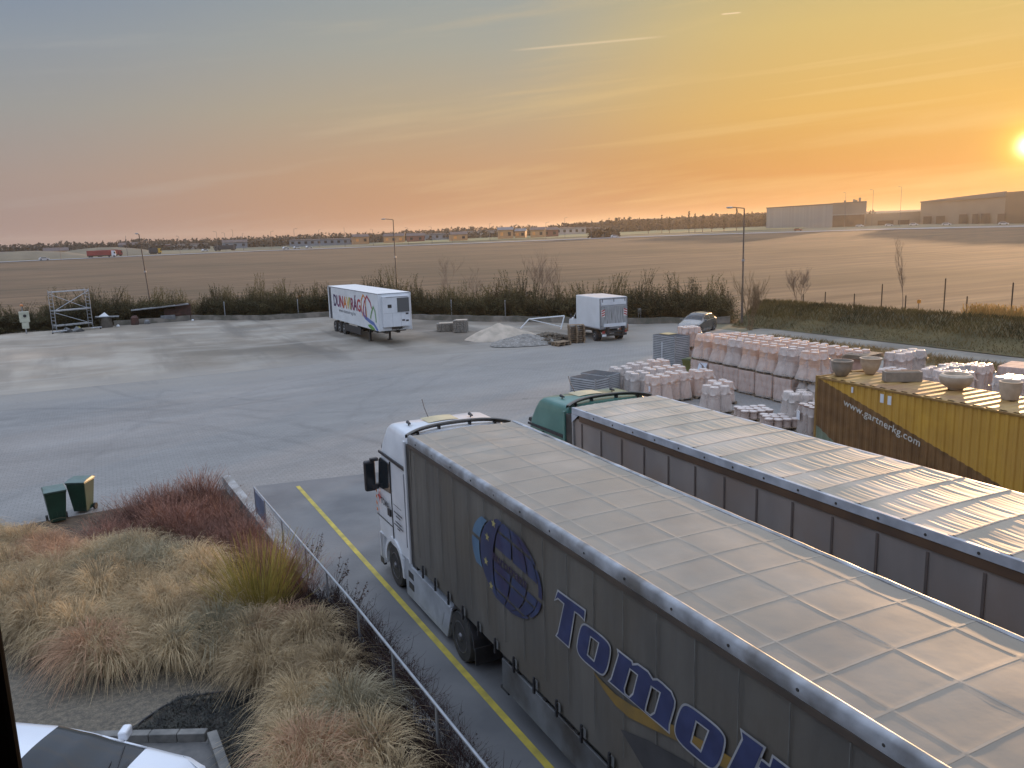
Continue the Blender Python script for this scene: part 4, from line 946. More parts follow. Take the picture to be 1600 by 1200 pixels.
def wrap_shell(b, W, D, zt, levels, seed, nu=72, dent=0.03, r0=0.0, lobes=None):
    """film hull: rounded rectangle, half sizes by level, puckered"""
    vs = []; fs = []; k_ = 0
    for li, (z, w, d, e) in enumerate(levels):
        for i in range(nu):
            a = 2*math.pi*i/nu; c, s = math.cos(a), math.sin(a)
            n_ = e; rr_ = 1.0/((abs(c)/w)**n_+(abs(s)/d)**n_)**(1/n_)
            if lobes:
                kz = max(0, min(1, (z-zt*0.25)/(zt*0.6)))*0.85; best = rr_*0.72
                for (qx, qy, r0_, r1_) in lobes:
                    r__ = r0_+(r1_-r0_)*min(1, z/zt)+0.012; bb_ = qx*c+qy*s; di = bb_*bb_-(qx*qx+qy*qy-r__*r__)
                    if di > 0: best = max(best, bb_+math.sqrt(di))
                rr_ = rr_*(1-kz)+min(best, rr_)*kz
            rr_ *= 1+dent*mnoise.noise(Vector((c*2.5+seed*3.1, s*2.5, z*1.1)))+dent*0.5*mnoise.noise(Vector((c*7+seed, s*7, z*2.3)))
            vs.append((rr_*c, rr_*s, z))
    for l in range(len(levels)-1):
        for i in range(nu): fs.append((l*nu+i, l*nu+(i+1) % nu, (l+1)*nu+(i+1) % nu, (l+1)*nu+i))
    b.add(vs, fs)
def pot_pallet(name, lab, loc, rz, w, d, nx, ny, zt, rb, rt, ring, pm, group, wrap='drape', flare=0.0, seed=0, tallvar=0.0, top_open=False, cap=True):
    t_ = thing(name, lab, 'pot pallet', loc, rz, group)
    b = MB(); wood_pallet(b, w, d); b.build('pallet', M['wood'], t_)
    rr0 = random.Random(seed*13+5)
    for ix in range(nx):
        for iy in range(ny):
            x = (-w/2+w*(ix+.5)/nx)*0.98; y = (-d/2+d*(iy+.5)/ny)*0.98; zz = zt-tallvar*rr0.random()
            b = MB(); b.lathe(pot_column(rb, rt, zz, ring), 20, (x*0.97, y*0.97, 0)); b.build('pot_stack', pm, t_, smooth=True, angle=30)
            b = MB(); b.lathe([(rt*0.97, zz+0.001), (rt*0.97, zz+0.008), (rt*0.85, zz+0.012)], 20, (x*0.97, y*0.97, 0)); b.build('pot_base', m_lid, t_)
    if wrap:
        W = w/2; D = d/2; b = MB()
        hw = W*(nx-1)/nx+rt; hd = D*(ny-1)/ny+rt
        if wrap == 'drape':
            lv = [(0.10, W*1.02+flare, D*1.02+flare, 5), (0.22, W*1.0+flare*0.8, D*1.0+flare*0.8, 5), (0.45, W*0.98+flare*0.25, D*0.98+flare*0.25, 5), (zt*0.5, W*0.96, D*0.96, 4.5), (zt-0.38, hw+0.07, hd+0.07, 4)]
        else:
            lv = [(0.10, W+.01, D+.01, 8), (0.4, W-.01, D-.01, 7), (zt*0.5, W-.01, D-.01, 6), (zt-0.34, hw+.06, hd+.06, 4)]
        # refine levels
        L2 = []
        for a_, c_ in zip(lv[:-1], lv[1:]):
            for k in range(3): L2.append(tuple(p+(q-p)*k/3 for p, q in zip(a_, c_)))
        L2.append(lv[-1]); wrap_shell(b, W, D, zt, L2, seed, lobes=[((-w/2+w*(ix+.5)/nx)*0.95, (-d/2+d*(iy+.5)/ny)*0.95, rb, rt) for ix in range(nx) for iy in range(ny)])
        b.build('film', m_wrap, t_, smooth=True, angle=180)
        # film sagging between the pot bases on top
        b = MB(); nn = 46; hw += .075; hd += .075; slope_ = .36/(.075+.02)
        def topf(a, c):
            x = (2*a-1)*hw; y = (2*c-1)*hd; best = 9
            for ix in range(nx):
                for iy in range(ny):
                    px = (-w/2+w*(ix+.5)/nx)*0.95; py = (-d/2+d*(iy+.5)/ny)*0.95; best = min(best, math.hypot(x-px, y-py))
            sag = max(0, best-rt)
            return (x, y, zt+0.016-0.05*min(1, sag/0.015)-min(0.30, max(0, sag-.015)*3.0)-0.02*mnoise.noise(Vector((x*5+seed, y*5, 0))))
        if cap:
            b.grid(nn, nn, topf); b.build('film_top', m_wrap, t_, smooth=True, angle=180)
    return t_
def wr(x, y, ang=0): return (x, y, 0)
WR = R(4.5)   # the long wall of pallets runs nearly along Y
def carton_pallet(lab, loc, rz, w, d, zt, cols, rows, group, seed, open_flap=False):
    t_ = thing('pot_pallet', lab, 'pot pallet', loc, rz, group)
    b = MB(); wood_pallet(b, w, d); b.build('pallet', M['wood'], t_)
    rr0 = random.Random(seed); hh = (zt-0.15)/rows
    for k in range(rows):
        for j in range(cols):
            g_ = 0.012; x0 = -w/2+w*j/cols; o_ = rr0.uniform(-.012, .012)
            b = MB(); b.box(x0+g_+o_, x0+w/cols-g_+o_, -d/2+0.02+o_, d/2-0.02, 0.15+hh*k, 0.15+hh*(k+1)-0.012); b.build('pot_layer', m_box, t_, bevel=0.03, seg=2)
    b = MB(); lv = [(0.08, w/2+.015, d/2+.015, 10)]
    for k in range(rows*3+1):
        z = 0.16+(zt-0.16)*k/(rows*3); bul = 0.012 if k % 3 else -0.006; lv.append((z, w/2+bul+.008, d/2+bul+.008, 12))
    wrap_shell(b, w/2, d/2, zt, lv, seed, nu=48, dent=0.02); b.build('film', m_wrap, t_, smooth=True, angle=180)
    return t_
# wall of double-stacked pallets; front row faces -X
GU = 'shrink-wrapped pot pallets on top of the wall of pallets'; GL = 'lower pallets carrying the wall of pot pallets'
GF = 'low wrapped pot pallets beside the green-cabbed lorry'; GB = 'pot pallets in the rows behind the wall'
wall_y = [33.1, 31.72, 30.58, 29.42, 28.2, 26.95, 25.6]
up_lab = ['widest draped pot pallet, on top at the far left end of the wall', 'second draped pot pallet from the left on the wall top', 'third draped pot pallet from the left on the wall top', 'fourth draped pot pallet from the left, middle of the wall top', 'fifth draped pot pallet from the left on the wall top', 'sixth draped pot pallet from the left on the wall top', 'draped pot pallet on the wall top nearest the yellow container']
lo_lab = ['lower wrapped pallet with torn white film flaps beside the green bin', 'wrapped lower pallet, second from the left under the wall of pots', 'wrapped lower pallet, third from the left under the wall of pots', 'wrapped lower pallet under the middle of the wall of pots', 'wrapped lower pallet, fifth from the left under the wall of pots', 'wrapped lower pallet, sixth from the left under the wall of pots', 'lower pallet of rounded grey pots beside the yellow container corner']
for i, y in enumerate(wall_y):
    x = 28.75-(33.1-y)*0.055
    wd = 1.34 if i == 0 else 1.04
    if i < 6: carton_pallet(lo_lab[i], (x, y, 0), R(2), 1.25, wd+0.06, 1.18, 2, 3, GL, i+3)
    else: pot_pallet('pot_pallet', lo_lab[i], (x, y, 0), R(2), 1.2, 1.08, 2, 2, 1.18, 0.265, 0.21, 4, m_gpot, GL, 'drape', 0.0, 31)
    pot_pallet('pot_pallet', up_lab[i], (x, y, 1.20), R(2), 1.2, wd, 2, 2 if i else 2, 1.34, 0.275 if i else 0.30, 0.155, 4, m_pot if i % 3 != 2 else m_pot2, GU, 'drape', 0.10 if i else 0.06, i+1, 0.0)
# torn film flaps on the first lower pallet
t_ = bpy.data.objects['pot_pallet'] if 'pot_pallet' in bpy.data.objects else None
b = MB(); b.add([(-0.66, -0.10, 1.10), (-0.72, -0.75, 1.14), (-0.76, -0.62, 0.86), (-0.70, -0.40, 0.98)], [(0, 1, 2, 3)]); b.add([(-0.66, -0.05, 1.08), (-0.80, -0.02, 0.62), (-0.74, -0.34, 0.72), (-0.70, -0.30, 0.96)], [(0, 1, 2, 3)]); b.add([(-0.68, -0.72, 1.10), (-0.82, -0.66, 0.66), (-0.72, -0.48, 0.78)], [(0, 1, 2)])
b.build('torn_film', mat('torn_white_film', S(226, 230, 238), S(206, 212, 224), 3, 0.4), t_, split=1)
# rows behind the wall: tops show over it
row_lab = 'row of wrapped pot pallets behind the wall of pallets'
rr_ = random.Random(5)
proto = pot_pallet('pot_pallet', 'wrapped pot pallet, one of the stacked ones in the second row behind the wall', (30.25, 32.6, 1.20), R(3), 1.2, 1.04, 2, 2, 1.30, 0.27, 0.165, 4, m_pot, GB, 'drape', 0.04, 21)
proto_lo = carton_pallet('wrapped lower pallet hidden in the second row behind the wall', (30.25, 32.6, 0), R(3), 1.2, 1.06, 1.18, 2, 3, 'lower pallets behind the wall', 77)
for k in range(1, 6):
    y = 32.6-1.20*k; x = 30.25-0.06*k
    copy_tree(proto, (x, y, 1.20), R(3)+R(rr_.uniform(-3, 3)))
    copy_tree(proto_lo, (x, y, 0), R(3))
for k in range(0, 6):
    y = 32.2-1.25*k; x = 31.75-0.05*k
    copy_tree(proto, (x, y, 1.02), R(3)+R(rr_.uniform(-4, 4)), 'wrapped pot pallet, one of the stacked ones in the third row behind the wall', scale=(1, 1, 0.96))
    copy_tree(proto_lo, (x, y, 0), R(3), 'wrapped lower pallet hidden in the third row behind the wall', scale=(1, 1, 0.85))
# cluster behind the green-cabbed lorry
m_ribw = m_wrap
cl = [(23.1, 33.0, 1.36, 'grey wrapped pots next to the slatted grey slab stack', m_gpot, 31), (24.35, 33.3, 1.40, 'wrapped pale pots in the back row behind the lorry cab', m_pot2, 32), (25.7, 33.4, 1.42, 'rearmost wrapped pot pallet of the cluster behind the lorry cab', m_pot, 33),
      (23.0, 31.5, 1.34, 'grey wrapped pots with loose film in the second row of the cluster', m_gpot, 34), (24.3, 31.9, 1.36, 'wrapped pale pots in the middle of the cluster behind the cab', m_pot2, 35), (25.6, 32.0, 1.30, 'wrapped terracotta pots at the right of the cluster, second row', m_pot, 36),
      (23.15, 30.1, 1.36, 'wrapped pots with a white paper label, front of the cluster', m_pot, 37), (24.5, 30.4, 1.34, 'wrapped terracotta pots just behind the green cab roof', m_pot, 38), (25.9, 30.3, 1.30, 'tall wrapped terracotta pots beside the lorry roof edge', m_pot, 39),
      (25.6, 28.6, 1.05, 'lower wrapped pallet with bulging film near the open floor', m_pot, 40), (24.1, 27.2, 1.22, 'separate wrapped pallet of four pot columns by the lorry roof', m_pot2, 41)]
for i, (x, y, zt, lab, pm, sd) in enumerate(cl):
    t_ = pot_pallet('pot_pallet', lab, (x, y, 0), R(-14+(sd*7) % 9), 1.15, 1.1, 2, 2, zt, 0.265, 0.195, 5, pm, GF, 'tight', 0, sd, 0.02)
    if i in (6,): 
        b = MB(); b.box(-0.62, -0.605, -0.35, -0.22, 0.7, 0.95); b.build('paper_label', m_label, t_)
low = pot_pallet('pot_pallet', 'low group of pale bucket pots on the open floor by the lorry roof', (24.5, 25.3, 0), R(-20), 1.5, 1.2, 4, 3, 0.52, 0.17, 0.165, 1, m_pot2, 'low pallets of upturned bucket pots', None, 0, 51, 0.06)
copy_tree(low, (24.3, 23.6, 0), R(-30), 'low group of pale bucket pots half hidden behind the lorry roof')
pot_pallet('pot_pallet', 'tall wrapped ribbed grey pots left of the container end', (25.2, 23.55, 0), R(-20), 1.15, 1.1, 2, 2, 1.40, 0.265, 0.20, 6, m_gpot, GF, 'tight', 0, 52, 0.1)
t_ = pot_pallet('pot_pallet', 'wrapped brown pots with white paper label against the container end', (24.55, 21.95, 0), R(-16), 1.2, 1.1, 3, 3, 1.22, 0.19, 0.165, 3, mat('brown_pot', S(128, 92, 70), S(110, 78, 60), 3, 0.7), GF, 'tight', 0, 53)
b = MB(); b.box(-0.63, -0.615, 0.18, 0.40, 0.62, 0.98); b.build('paper_label', m_label, t_)
# beyond the container
GX = 'wrapped pot pallets standing beyond the container'
far = [(33.4, 33.8, 1.7, 2, 2, .27, .2, 'wrapped pots with rounded film top beyond the wall, far left'), (36.6, 36.4, 1.2, 4, 3, .15, .12, 'low pallet of many small pots beyond the wall near the path'), (35.2, 34.6, 1.25, 4, 4, .14, .115, 'wrapped pallet of small pots in neat rows at the far right of the wall'),
       (32.0, 26.8, 2.1, 2, 2, .27, .2, 'tall wrapped pot pallet behind the dark grey planter'), (32.6, 24.6, 2.2, 2, 2, .27, .2, 'tall peach-lit pot pallet behind the trough planter'), (33.9, 24.9, 2.15, 2, 2, .27, .2, 'tall pot pallet standing behind the stacked boards'),
       (30.9, 23.6, 1.75, 3, 2, .19, .16, 'pallet of small pots behind the pale tapered planter'), (32.4, 22.6, 1.75, 3, 2, .19, .16, 'pallet of small pots left of the trough planter'), (34.6, 23.2, 1.6, 3, 3, .18, .15, 'grey-topped pot pallet behind the trough planter'), (36.0, 23.0, 1.5, 3, 3, .18, .15, 'pot pallet beyond the trough next to the brown carton stack'),
       (31.3, 20.9, 1.95, 4, 3, .145, .13, 'flat wrapped pallet just right of the trough planter'), (31.9, 18.9, 1.95, 3, 3, .19, .17, 'white-wrapped pallet left of the wide bowl'), (30.0, 16.6, 2.0, 2, 2, .27, .22, 'pot pallet with round tops right of the wide bowl'), (31.4, 16.6, 2.15, 2, 2, .27, .22, 'pot pallet at the right picture edge beyond the container')]
for i, (x, y, zt, nx, ny, rb, rt, lab) in enumerate(far):
    pot_pallet('pot_pallet', lab, (x, y, 0), R(6*((i*7) % 5)-10), 1.2, 1.05, nx, ny, zt, rb, rt, 5, (m_pot, m_pot2, m_gpot)[i % 3], GX, 'tight', 0, 60+i, 0.02)
carton_pallet('tall brown carton stack with white-flecked top beyond the trough planter', (37.4, 21.8, 0), R(15), 1.9, 1.5, 1.5, 5, 3, GX, 90)
carton_pallet('wrapped stack with brown boards on top behind the tall left pots', (32.5, 36.2, 0), R(-20), 2.0, 1.5, 1.9, 3, 3, GB, 91)
t_ = pot_pallet('pot_pallet', 'tall wrapped square pallet with nine pot columns behind the slab stack', (31.6, 38.1, 1.0), R(-14), 1.2, 1.05, 3, 3, 1.25, 0.19, 0.16, 5, m_pot, GB, 'tight', 0, 92)
pot_pallet('pot_pallet', 'draped lower pallet between the tall slab stack and the green bin', (31.5, 38.0, 0), R(-14), 1.2, 1.1, 2, 2, 1.0, 0.27, 0.22, 4, m_pot, GL, 'drape', 0.06, 93)
# flat boards stacked on crates beyond the wall
t_ = thing('board_stack', 'stack of weathered boards on the pallets behind the dark pot', 'boards', (31.4, 25.6, 2.0), R(10))
for k in range(4):
    b = MB(); b.box(-0.9+0.05*k, 0.9-0.03*k, -0.6, 0.6-0.06*k, 0.04*k, 0.04*k+0.025); b.build('board', M['wood'], t_)
b = MB(); b.box(-0.7, 0.7, -0.5, 0.5, -2.0, -0.002); b.build('crate', m_box, t_, bevel=0.02)
# stacks of grey ribbed slabs
m_slab = mat('grey_slab', S(176, 177, 178), S(156, 158, 160), 2, 0.7, 0.15, 10); m_slabd = mat('slab_gap', S(60, 62, 66), S(72, 74, 78), 4, 0.9)
def slab_stack(lab, loc, rz, w, d, hgt, n, strap=False):
    t_ = thing('slab_stack', lab, 'slab stack', loc, rz, 'stacks of grey slabs on the yard')
    b = MB(); b.box(0.03, w-0.03, -d+0.03, -0.03, 0.0, hgt-0.02); b.build('core', m_slabd, t_)
    b = MB(); p = (hgt-0.08)/n
    for k in range(n):
        o_ = rnd.uniform(-.008, .008); b.box(o_, w+o_, -d+o_, o_, 0.08+k*p, 0.08+(k+0.66)*p)
    b.build('slab', m_slab, t_, split=1)
    b = MB(); b.box(-0.006, 0.06, -d-0.012, -d+0.05, 0.05, hgt); b.box(w-0.05, w+0.012, -d-0.012, -d+0.05, 0.05, hgt); b.build('corner_guard', M['alu'], t_, split=1)
    b = MB(); b.box(0, w, -d, 0, 0.0, 0.07); b.build('base', M['darkmetal'], t_)
    if strap: b = MB(); b.box(-0.02, -0.006, -d*0.45, -d*0.42, 0.3, hgt-0.4); b.build('strap', M['white2'], t_)
    return t_
slab_stack('lower stack of ribbed grey slabs behind the green cab', (19.95, 32.75, 0), 0.287, 1.05, 1.60, 1.28, 11)
t_ = slab_stack('tall stack of ribbed grey slabs with a white strap', (29.75, 39.2, 0), 0.086, 1.15, 1.9, 1.86, 17, True)
b = MB(); b.box(0.35, 1.05, -1.0, -0.2, 1.862, 1.885); b.build('cardboard_sheet', mat('cardboard', S(190, 170, 126), S(176, 156, 114), 3, 0.8), t_)
slab_stack('second grey slab stack hidden behind the lower one', (21.1, 33.6, 0), 0.287, 1.1, 1.60, 1.24, 13)

# ------------------------------------------------------------------ vegetation
def stems_mesh(b, n, rad, hgt, seed, w0=0.012, w1=0.004, curve=0.5, seg=4, lean=1.0, base=0.12, jit=0.15, zmin=0.4):
    q = random.Random(seed); tips = []
    for i in range(n):
        a = q.uniform(0, 2*math.pi); rr_ = q.random()**0.6; L_ = hgt*q.uniform(zmin, 1.0)
        d = Vector((math.cos(a), math.sin(a), 0)); bx = d*base*q.random()*1.0; out = rad*rr_*lean; pts = []
        dj = Vector((q.uniform(-jit, jit), q.uniform(-jit, jit), 0))
        for k in range(seg+1):
            t = k/seg; pts.append(bx+d*out*(t**(1+curve))+dj*t*t+Vector((0, 0, L_*(t-0.28*curve*rr_*t**3))))
        sd = Vector((-math.sin(a+q.uniform(-1.3, 1.3)), math.cos(a+q.uniform(-1.3, 1.3)), 0)).normalized()
        b.ribbon(pts, w0, w1, sd); tips.append((pts, d))
    return tips
m_grass = mleaf('dry_fountain_grass', S(150, 132, 104), S(218, 196, 158), 0.8, 0.3, 3.5, 0.22)
m_grass_p = mleaf('pinkish_dry_grass', S(168, 136, 110), S(214, 176, 144), 0.8, 0.25, 2.5, 0.2)
m_grass_g = mleaf('greenish_dry_grass', S(132, 126, 104), S(186, 174, 146), 0.8, 0.25, 2.5, 0.3)
def grass_clump(seed, m):
    q = random.Random(seed); b = MB(); n = 900
    pref = q.uniform(0, 6.28); pv = Vector((math.cos(pref), math.sin(pref), 0))
    for i in range(n):
        a = q.uniform(0, 2*math.pi); t0 = q.random()**0.75
        reach = 0.20+0.58*t0; top = 0.80-0.20*t0+q.uniform(-.14, .10)
        d = Vector((math.cos(a), math.sin(a), 0)); dd = (d+pv*0.35).normalized()
        bx = d*0.20*q.random(); pts = []; droop = q.uniform(0.35, 1.0)*(0.35+0.65*t0); tw = Vector((q.uniform(-.16, .16), q.uniform(-.16, .16), 0))
        for k in range(7):
            t = k/6; z = top*(1-(1-t)**2.2)-droop*0.72*t**2.8
            pts.append(bx+dd*reach*t**1.25+tw*t*t+Vector((q.uniform(-.014, .014), q.uniform(-.014, .014), max(z, 0.01))))
        a2 = a+q.uniform(-1.2, 1.2); sd = Vector((-math.sin(a2), math.cos(a2), q.uniform(-.6, .6))).normalized()
        b.ribbon(pts, q.uniform(.007, .012), .003, sd)
    return b.build('grass_blades', m)
def inpoly(x, y, P):
    c = False; j = len(P)-1
    for i in range(len(P)):
        if (P[i][1] > y) != (P[j][1] > y) and x < (P[j][0]-P[i][0])*(y-P[i][1])/(P[j][1]-P[i][1])+P[i][0]: c = not c
        j = i
    return c
def scatter(P, sp, seed, tries=4000, mx=400):
    q = random.Random(seed); xs = [p[0] for p in P]; ys = [p[1] for p in P]; out = []
    for _ in range(tries):
        x = q.uniform(min(xs), max(xs)); y = q.uniform(min(ys), max(ys))
        if inpoly(x, y, P) and all((x-a)**2+(y-c)**2 > sp*sp for a, c in out): out.append((x, y))
        if len(out) >= mx: break
    return out
gv = {}
for key, m, k in (('s', m_grass, 5), ('p', m_grass_p, 2), ('g', m_grass_g, 2)):
    gv[key] = []
    for i in range(k):
        o = grass_clump(100+len(gv)*10+i, m); o.name = 'fountain_plant'; C.objects.unlink(o); gv[key].append(o)
GP = [(-7, 19.3), (-7, 24.4), (-3.7, 25.6), (-1.9, 24.2), (-.5, 22.7), (.8, 22.0), (1.7, 20.4), (1.75, 18.2), (2.0, 16.6), (3.1, 15.9), (3.35, 14.2), (3.15, 10.5), (3.3, 6.5), (1.75, 6.5), (1.85, 11.7), (2.25, 13.6), (1.9, 15.1), (.8, 15.85), (-.5, 16.5), (-1.5, 17.8), (-2.5, 19.3)]
for x, y in scatter(GP, 0.50, 11, 14000):
    if math.hypot(x-2.58, y-17.1) < .72: continue
    key = 'p' if (x+1.2)**2+(y-23.3)**2 < 1.0 or rnd.random() < 0.05 else ('g' if (x-.3)**2+(y-20.9)**2 < 0.9 or rnd.random() < 0.03 else 's')
    src = rnd.choice(gv[key]); o = src.copy(); C.objects.link(o); o.location = (x, y, 0.02); s_ = rnd.uniform(0.95, 1.35)
    o.scale = (s_*1.05, s_*1.05, s_*rnd.uniform(.85, 1.12)); o.rotation_euler = (0, 0, rnd.uniform(0, 6.28))
    lab = {'p': 'pinkish dry ornamental grass clump in the planted bed', 'g': 'grey-green ornamental grass clump in the planted bed', 's': 'straw-coloured fountain grass clump in the planted bed by the railing'}[key]
    tag(o, lab, 'plant', {'p': 'pinkish grass clumps in the bed', 'g': 'grey-green grass clumps in the bed', 's': 'straw-coloured grass clumps in the bed'}[key])
# red-twigged shrubs
m_twig = mleaf('red_brown_twigs', S(96, 70, 62), S(150, 110, 94), 0.7, 0.1, 3, 0.25); m_twigd = mleaf('dark_twigs', S(40, 31, 31), S(70, 48, 45), 0.8, 0.1, 3, 0.2)
def twig_shrub(seed, m, n, rad, hgt, w, leafn=2, name='twiggy_shrub'):
    q = random.Random(seed); b = MB(); T_ = stems_mesh(b, n, rad, hgt, seed, w, w*0.4, 0.2, 4, 1.0, 0.22, 0.22, 0.3)
    for pts, d in T_:
        for _ in range(3):
            k = q.randrange(1, 4); p = pts[k].lerp(pts[k+1], q.random()); dr = (d*q.uniform(-.3, 1)+Vector((q.uniform(-1, 1), q.uniform(-1, 1), q.uniform(.1, 1.1)))).normalized(); l = q.uniform(.10, .26)
            b.ribbon([p, p+dr*l*0.5, p+dr*l+Vector((0, 0, .03))], w*0.6, w*0.3, dr.cross(Vector((0.3, .2, 1))).normalized())
        for _ in range(leafn):
            k = q.randrange(1, 4); p = pts[k].lerp(pts[k+1], q.random()); dr = Vector((q.uniform(-1, 1), q.uniform(-1, 1), q.uniform(-.3, 1))).normalized()
            b.leaf(p, dr, Vector((0, 0, 1)), 0.035, 0.022)
    o = b.build(name, m); C.objects.unlink(o); return o
rs_ = [twig_shrub(200+i, m_twig, 230, 0.62, 0.98, 0.012) for i in range(3)]; ds_ = [twig_shrub(210+i, m_twigd, 200, 0.5, 0.55, 0.012, 4) for i in range(2)]
RP = [(-.7, 23.3), (-.2, 25.0), (.9, 26.0), (2.0, 26.4), (2.75, 26.1), (3.05, 23), (3.45, 20.6), (3.5, 18.0), (2.7, 19.4), (2.0, 21.2), (1.0, 22.7), (-.1, 23.3)]
for x, y in scatter(RP, 0.52, 12, 5000):
    o = rnd.choice(rs_).copy(); C.objects.link(o); o.location = (x, y, 0.02); s_ = rnd.uniform(.72, 1.25)*(0.85 if x > 2.4 and y < 22 else 1); o.scale = (s_, s_, s_*rnd.uniform(.8, 1.15)); o.rotation_euler = (0, 0, rnd.uniform(0, 6.28))
    tag(o, 'bare red-brown twiggy shrub in the thicket behind the grasses', 'shrub', 'red-brown twiggy shrubs in the bed')
DP = [(3.45, 16.9), (3.95, 16.9), (4.08, 12), (4.15, 7), (3.4, 7), (3.3, 10.5), (3.5, 14.2)]
for x, y in scatter(DP, 0.30, 13, 5000):
    o = rnd.choice(ds_).copy(); C.objects.link(o); o.location = (x, y, 0.02); s_ = rnd.uniform(.85, 1.2); o.scale = (s_*0.75, s_, s_); o.rotation_euler = (0, 0, rnd.uniform(0, 6.28))
    tag(o, 'low dark twiggy shrub between the grasses and the railing', 'shrub', 'low dark shrubs along the railing')
# yellow-green upright twigs (single plant)
m_ytw = mleaf('yellow_green_twigs', S(128, 120, 58), S(176, 158, 88), 0.6, 0.1, 2, 0); b = MB(); q = random.Random(3)
for i in range(520):
    a = q.uniform(0, 6.28); rr_ = q.random()**0.7; L_ = q.uniform(.8, 1.62)*(1-0.22*rr_); d = Vector((math.cos(a), math.sin(a), 0)); bx = d*0.32*q.random(); pts = []
    for k in range(5): t = k/4; pts.append(bx+d*0.85*rr_*t**1.2+Vector((q.uniform(-.015, .015), q.uniform(-.015, .015), L_*t)))
    a2 = q.uniform(0, 6.28); b.ribbon(pts, .012, .004, Vector((math.cos(a2), math.sin(a2), 0)))
o = b.build('dogwood', m_ytw); o.location = (2.72, 17.55, 0.02); o.scale = (1.45, 1.3, 1.32); o.location = (2.58, 17.25, 0.02); tag(o, 'fan of upright yellow-green twigs standing out of the grasses', 'shrub')
# reddish wisps by the railing
for i, (x, y, lab) in enumerate(((3.55, 17.6, 'rust-coloured wispy shrub leaning over the wall beside the yellow twigs'), (3.45, 18.9, 'rust-coloured wispy shrub where the railing begins'))):
    o = twig_shrub(230+i, m_twig, 200, 0.8, 1.2, 0.009, 1); C.objects.link(o); o.location = (x, y, 0.05); tag(o, lab, 'shrub')
# tall thin dead stalks poking through the railing
m_stalk = mleaf('dark_stalks', S(50, 42, 40), S(84, 66, 58), 0.8, 0, 2, 0.2)
for i, (x, y) in enumerate(((3.9, 18.3), (4.05, 16.9), (4.0, 15.4))):
    b = MB(); q = random.Random(40+i)
    for k in range(7):
        a = q.uniform(-0.8, 1.4); pts = [Vector((0, 0, 0.1)), Vector((0.15*math.cos(a), 0.15*math.sin(a), .6)), Vector((.42*math.cos(a), .42*math.sin(a), q.uniform(.9, 1.35)))]
        b.ribbon(pts, .012, .005, Vector((.7, -.7, 0)))
        for _ in range(8):
            t = q.uniform(.4, 1); p = pts[1].lerp(pts[2], t); b.leaf(p, Vector((q.uniform(-1, 1), q.uniform(-1, 1), q.uniform(-1, 1))).normalized(), Vector((0, 0, 1)), .05, .045)
    o = b.build('dry_stalks', m_stalk); o.location = (x, y, 0); tag(o, ('dry seed stalks poking through the railing, farthest clump', 'dry seed stalks poking through the railing, middle clump', 'dry seed stalks poking through the railing, nearest clump')[i], 'dead plant')
# dark ground cover near the parking bay (uncountable)
b = MB(); q = random.Random(9); CP = [(-.2, 14.1), (.65, 14.75), (2.2, 14.2), (2.15, 13.2), (1.9, 11.6), (1.7, 6.5), (1.25, 6.5), (1.15, 12.6), (1.1, 13.4), (.0, 14.0)]
while len(b.f) < 15000:
    x = q.uniform(-.3, 2.3); y = q.uniform(6.5, 14.8)
    if not inpoly(x, y, CP): continue
    hgt = 0.10+0.16*max(0, mnoise.noise(Vector((x*2.3, y*2.3, 0))))
    p = Vector((x, y, q.uniform(0.02, hgt))); d = Vector((q.uniform(-1, 1), q.uniform(-1, 1), q.uniform(-.1, 1))).normalized(); b.leaf(p, d, Vector((0, 0, 1)), q.uniform(.03, .10), q.uniform(.012, .03))
o = b.build('ground_cover', mleaf('dark_ground_cover', S(42, 44, 44), S(78, 78, 72), 0.8, .1, 5, 0)); tag(o, 'dark low ground cover beside the kerbed parking bay', 'ground cover', kind='stuff')
b = MB(); m_mulch = mat('mulch', S(54, 50, 48), S(92, 86, 80), 14, 0.95, 1.0, 30); b.add([(x, y, 0.024) for x, y in CP], [tuple(range(len(CP)))]); tag(b.build('mulch', m_mulch), kind='structure')
b = MB(); pts = [(-.25, 14.1), (.05, 14.42), (.35, 14.66), (.7, 14.82), (1.2, 14.70), (1.9, 14.40)]
b.tube([(x, y, .05) for x, y in pts], .02, n=6); tag(b.build('edging_strip', M['black']), 'thin black edging between gravel and dark ground cover', 'edging')
# dark bush at the far left edge
o = twig_shrub(250, mleaf('dark_green_bush', S(40, 44, 36), S(66, 68, 52), .8, .1, 3, 0), 320, .95, .75, .02, 14); C.objects.link(o); o.location = (-3.15, 19.0, 0); tag(o, 'dark green bush at the left edge beside the gravel', 'shrub')

# ------------------------------------------------------------------ bed wall, railing, kerbs
m_wall = mat('painted_concrete_kerb', S(176, 178, 180), S(140, 142, 142), 1.5, 0.7, 0.2, 10, c3=S(120, 118, 114), scale3=1.0)
def xw(y): return 3.46+(28.1-y)*0.0385
b = MB(); b.grid(2, 2, lambda a, c: (0, 0, 0)); b = MB()
for y0, y1 in ((28.1, 22.0), (22.0, 16.0), (16.0, 10.0), (10.0, 4.0)):
    v = []
    for y in (y0, y1-0.0):
        x = xw(y)
        for dx, z in ((-.13, 0), (.13, 0), (.13, .34), (-.13, .34)): v.append((x+dx, y, z))
    b.add(v, [(0, 1, 5, 4), (1, 2, 6, 5), (2, 3, 7, 6), (3, 0, 4, 7)]+([(0, 3, 2, 1)] if y0 == 28.1 else []))
tag(b.build('retaining_wall', m_wall), 'low pale concrete wall edging the planted bed under the railing', 'low wall')
RL = thing('railing', 'steel handrail with posts and wires along the planted bed', 'railing', (3.7, 23.4, 0))
def rx(y): return (3.62+(23.47-y)*0.0345 if y > 14.8 else 3.92+(14.8-y)*0.017)
def rl(y, z): return (rx(y)-3.7, y-23.4, z)
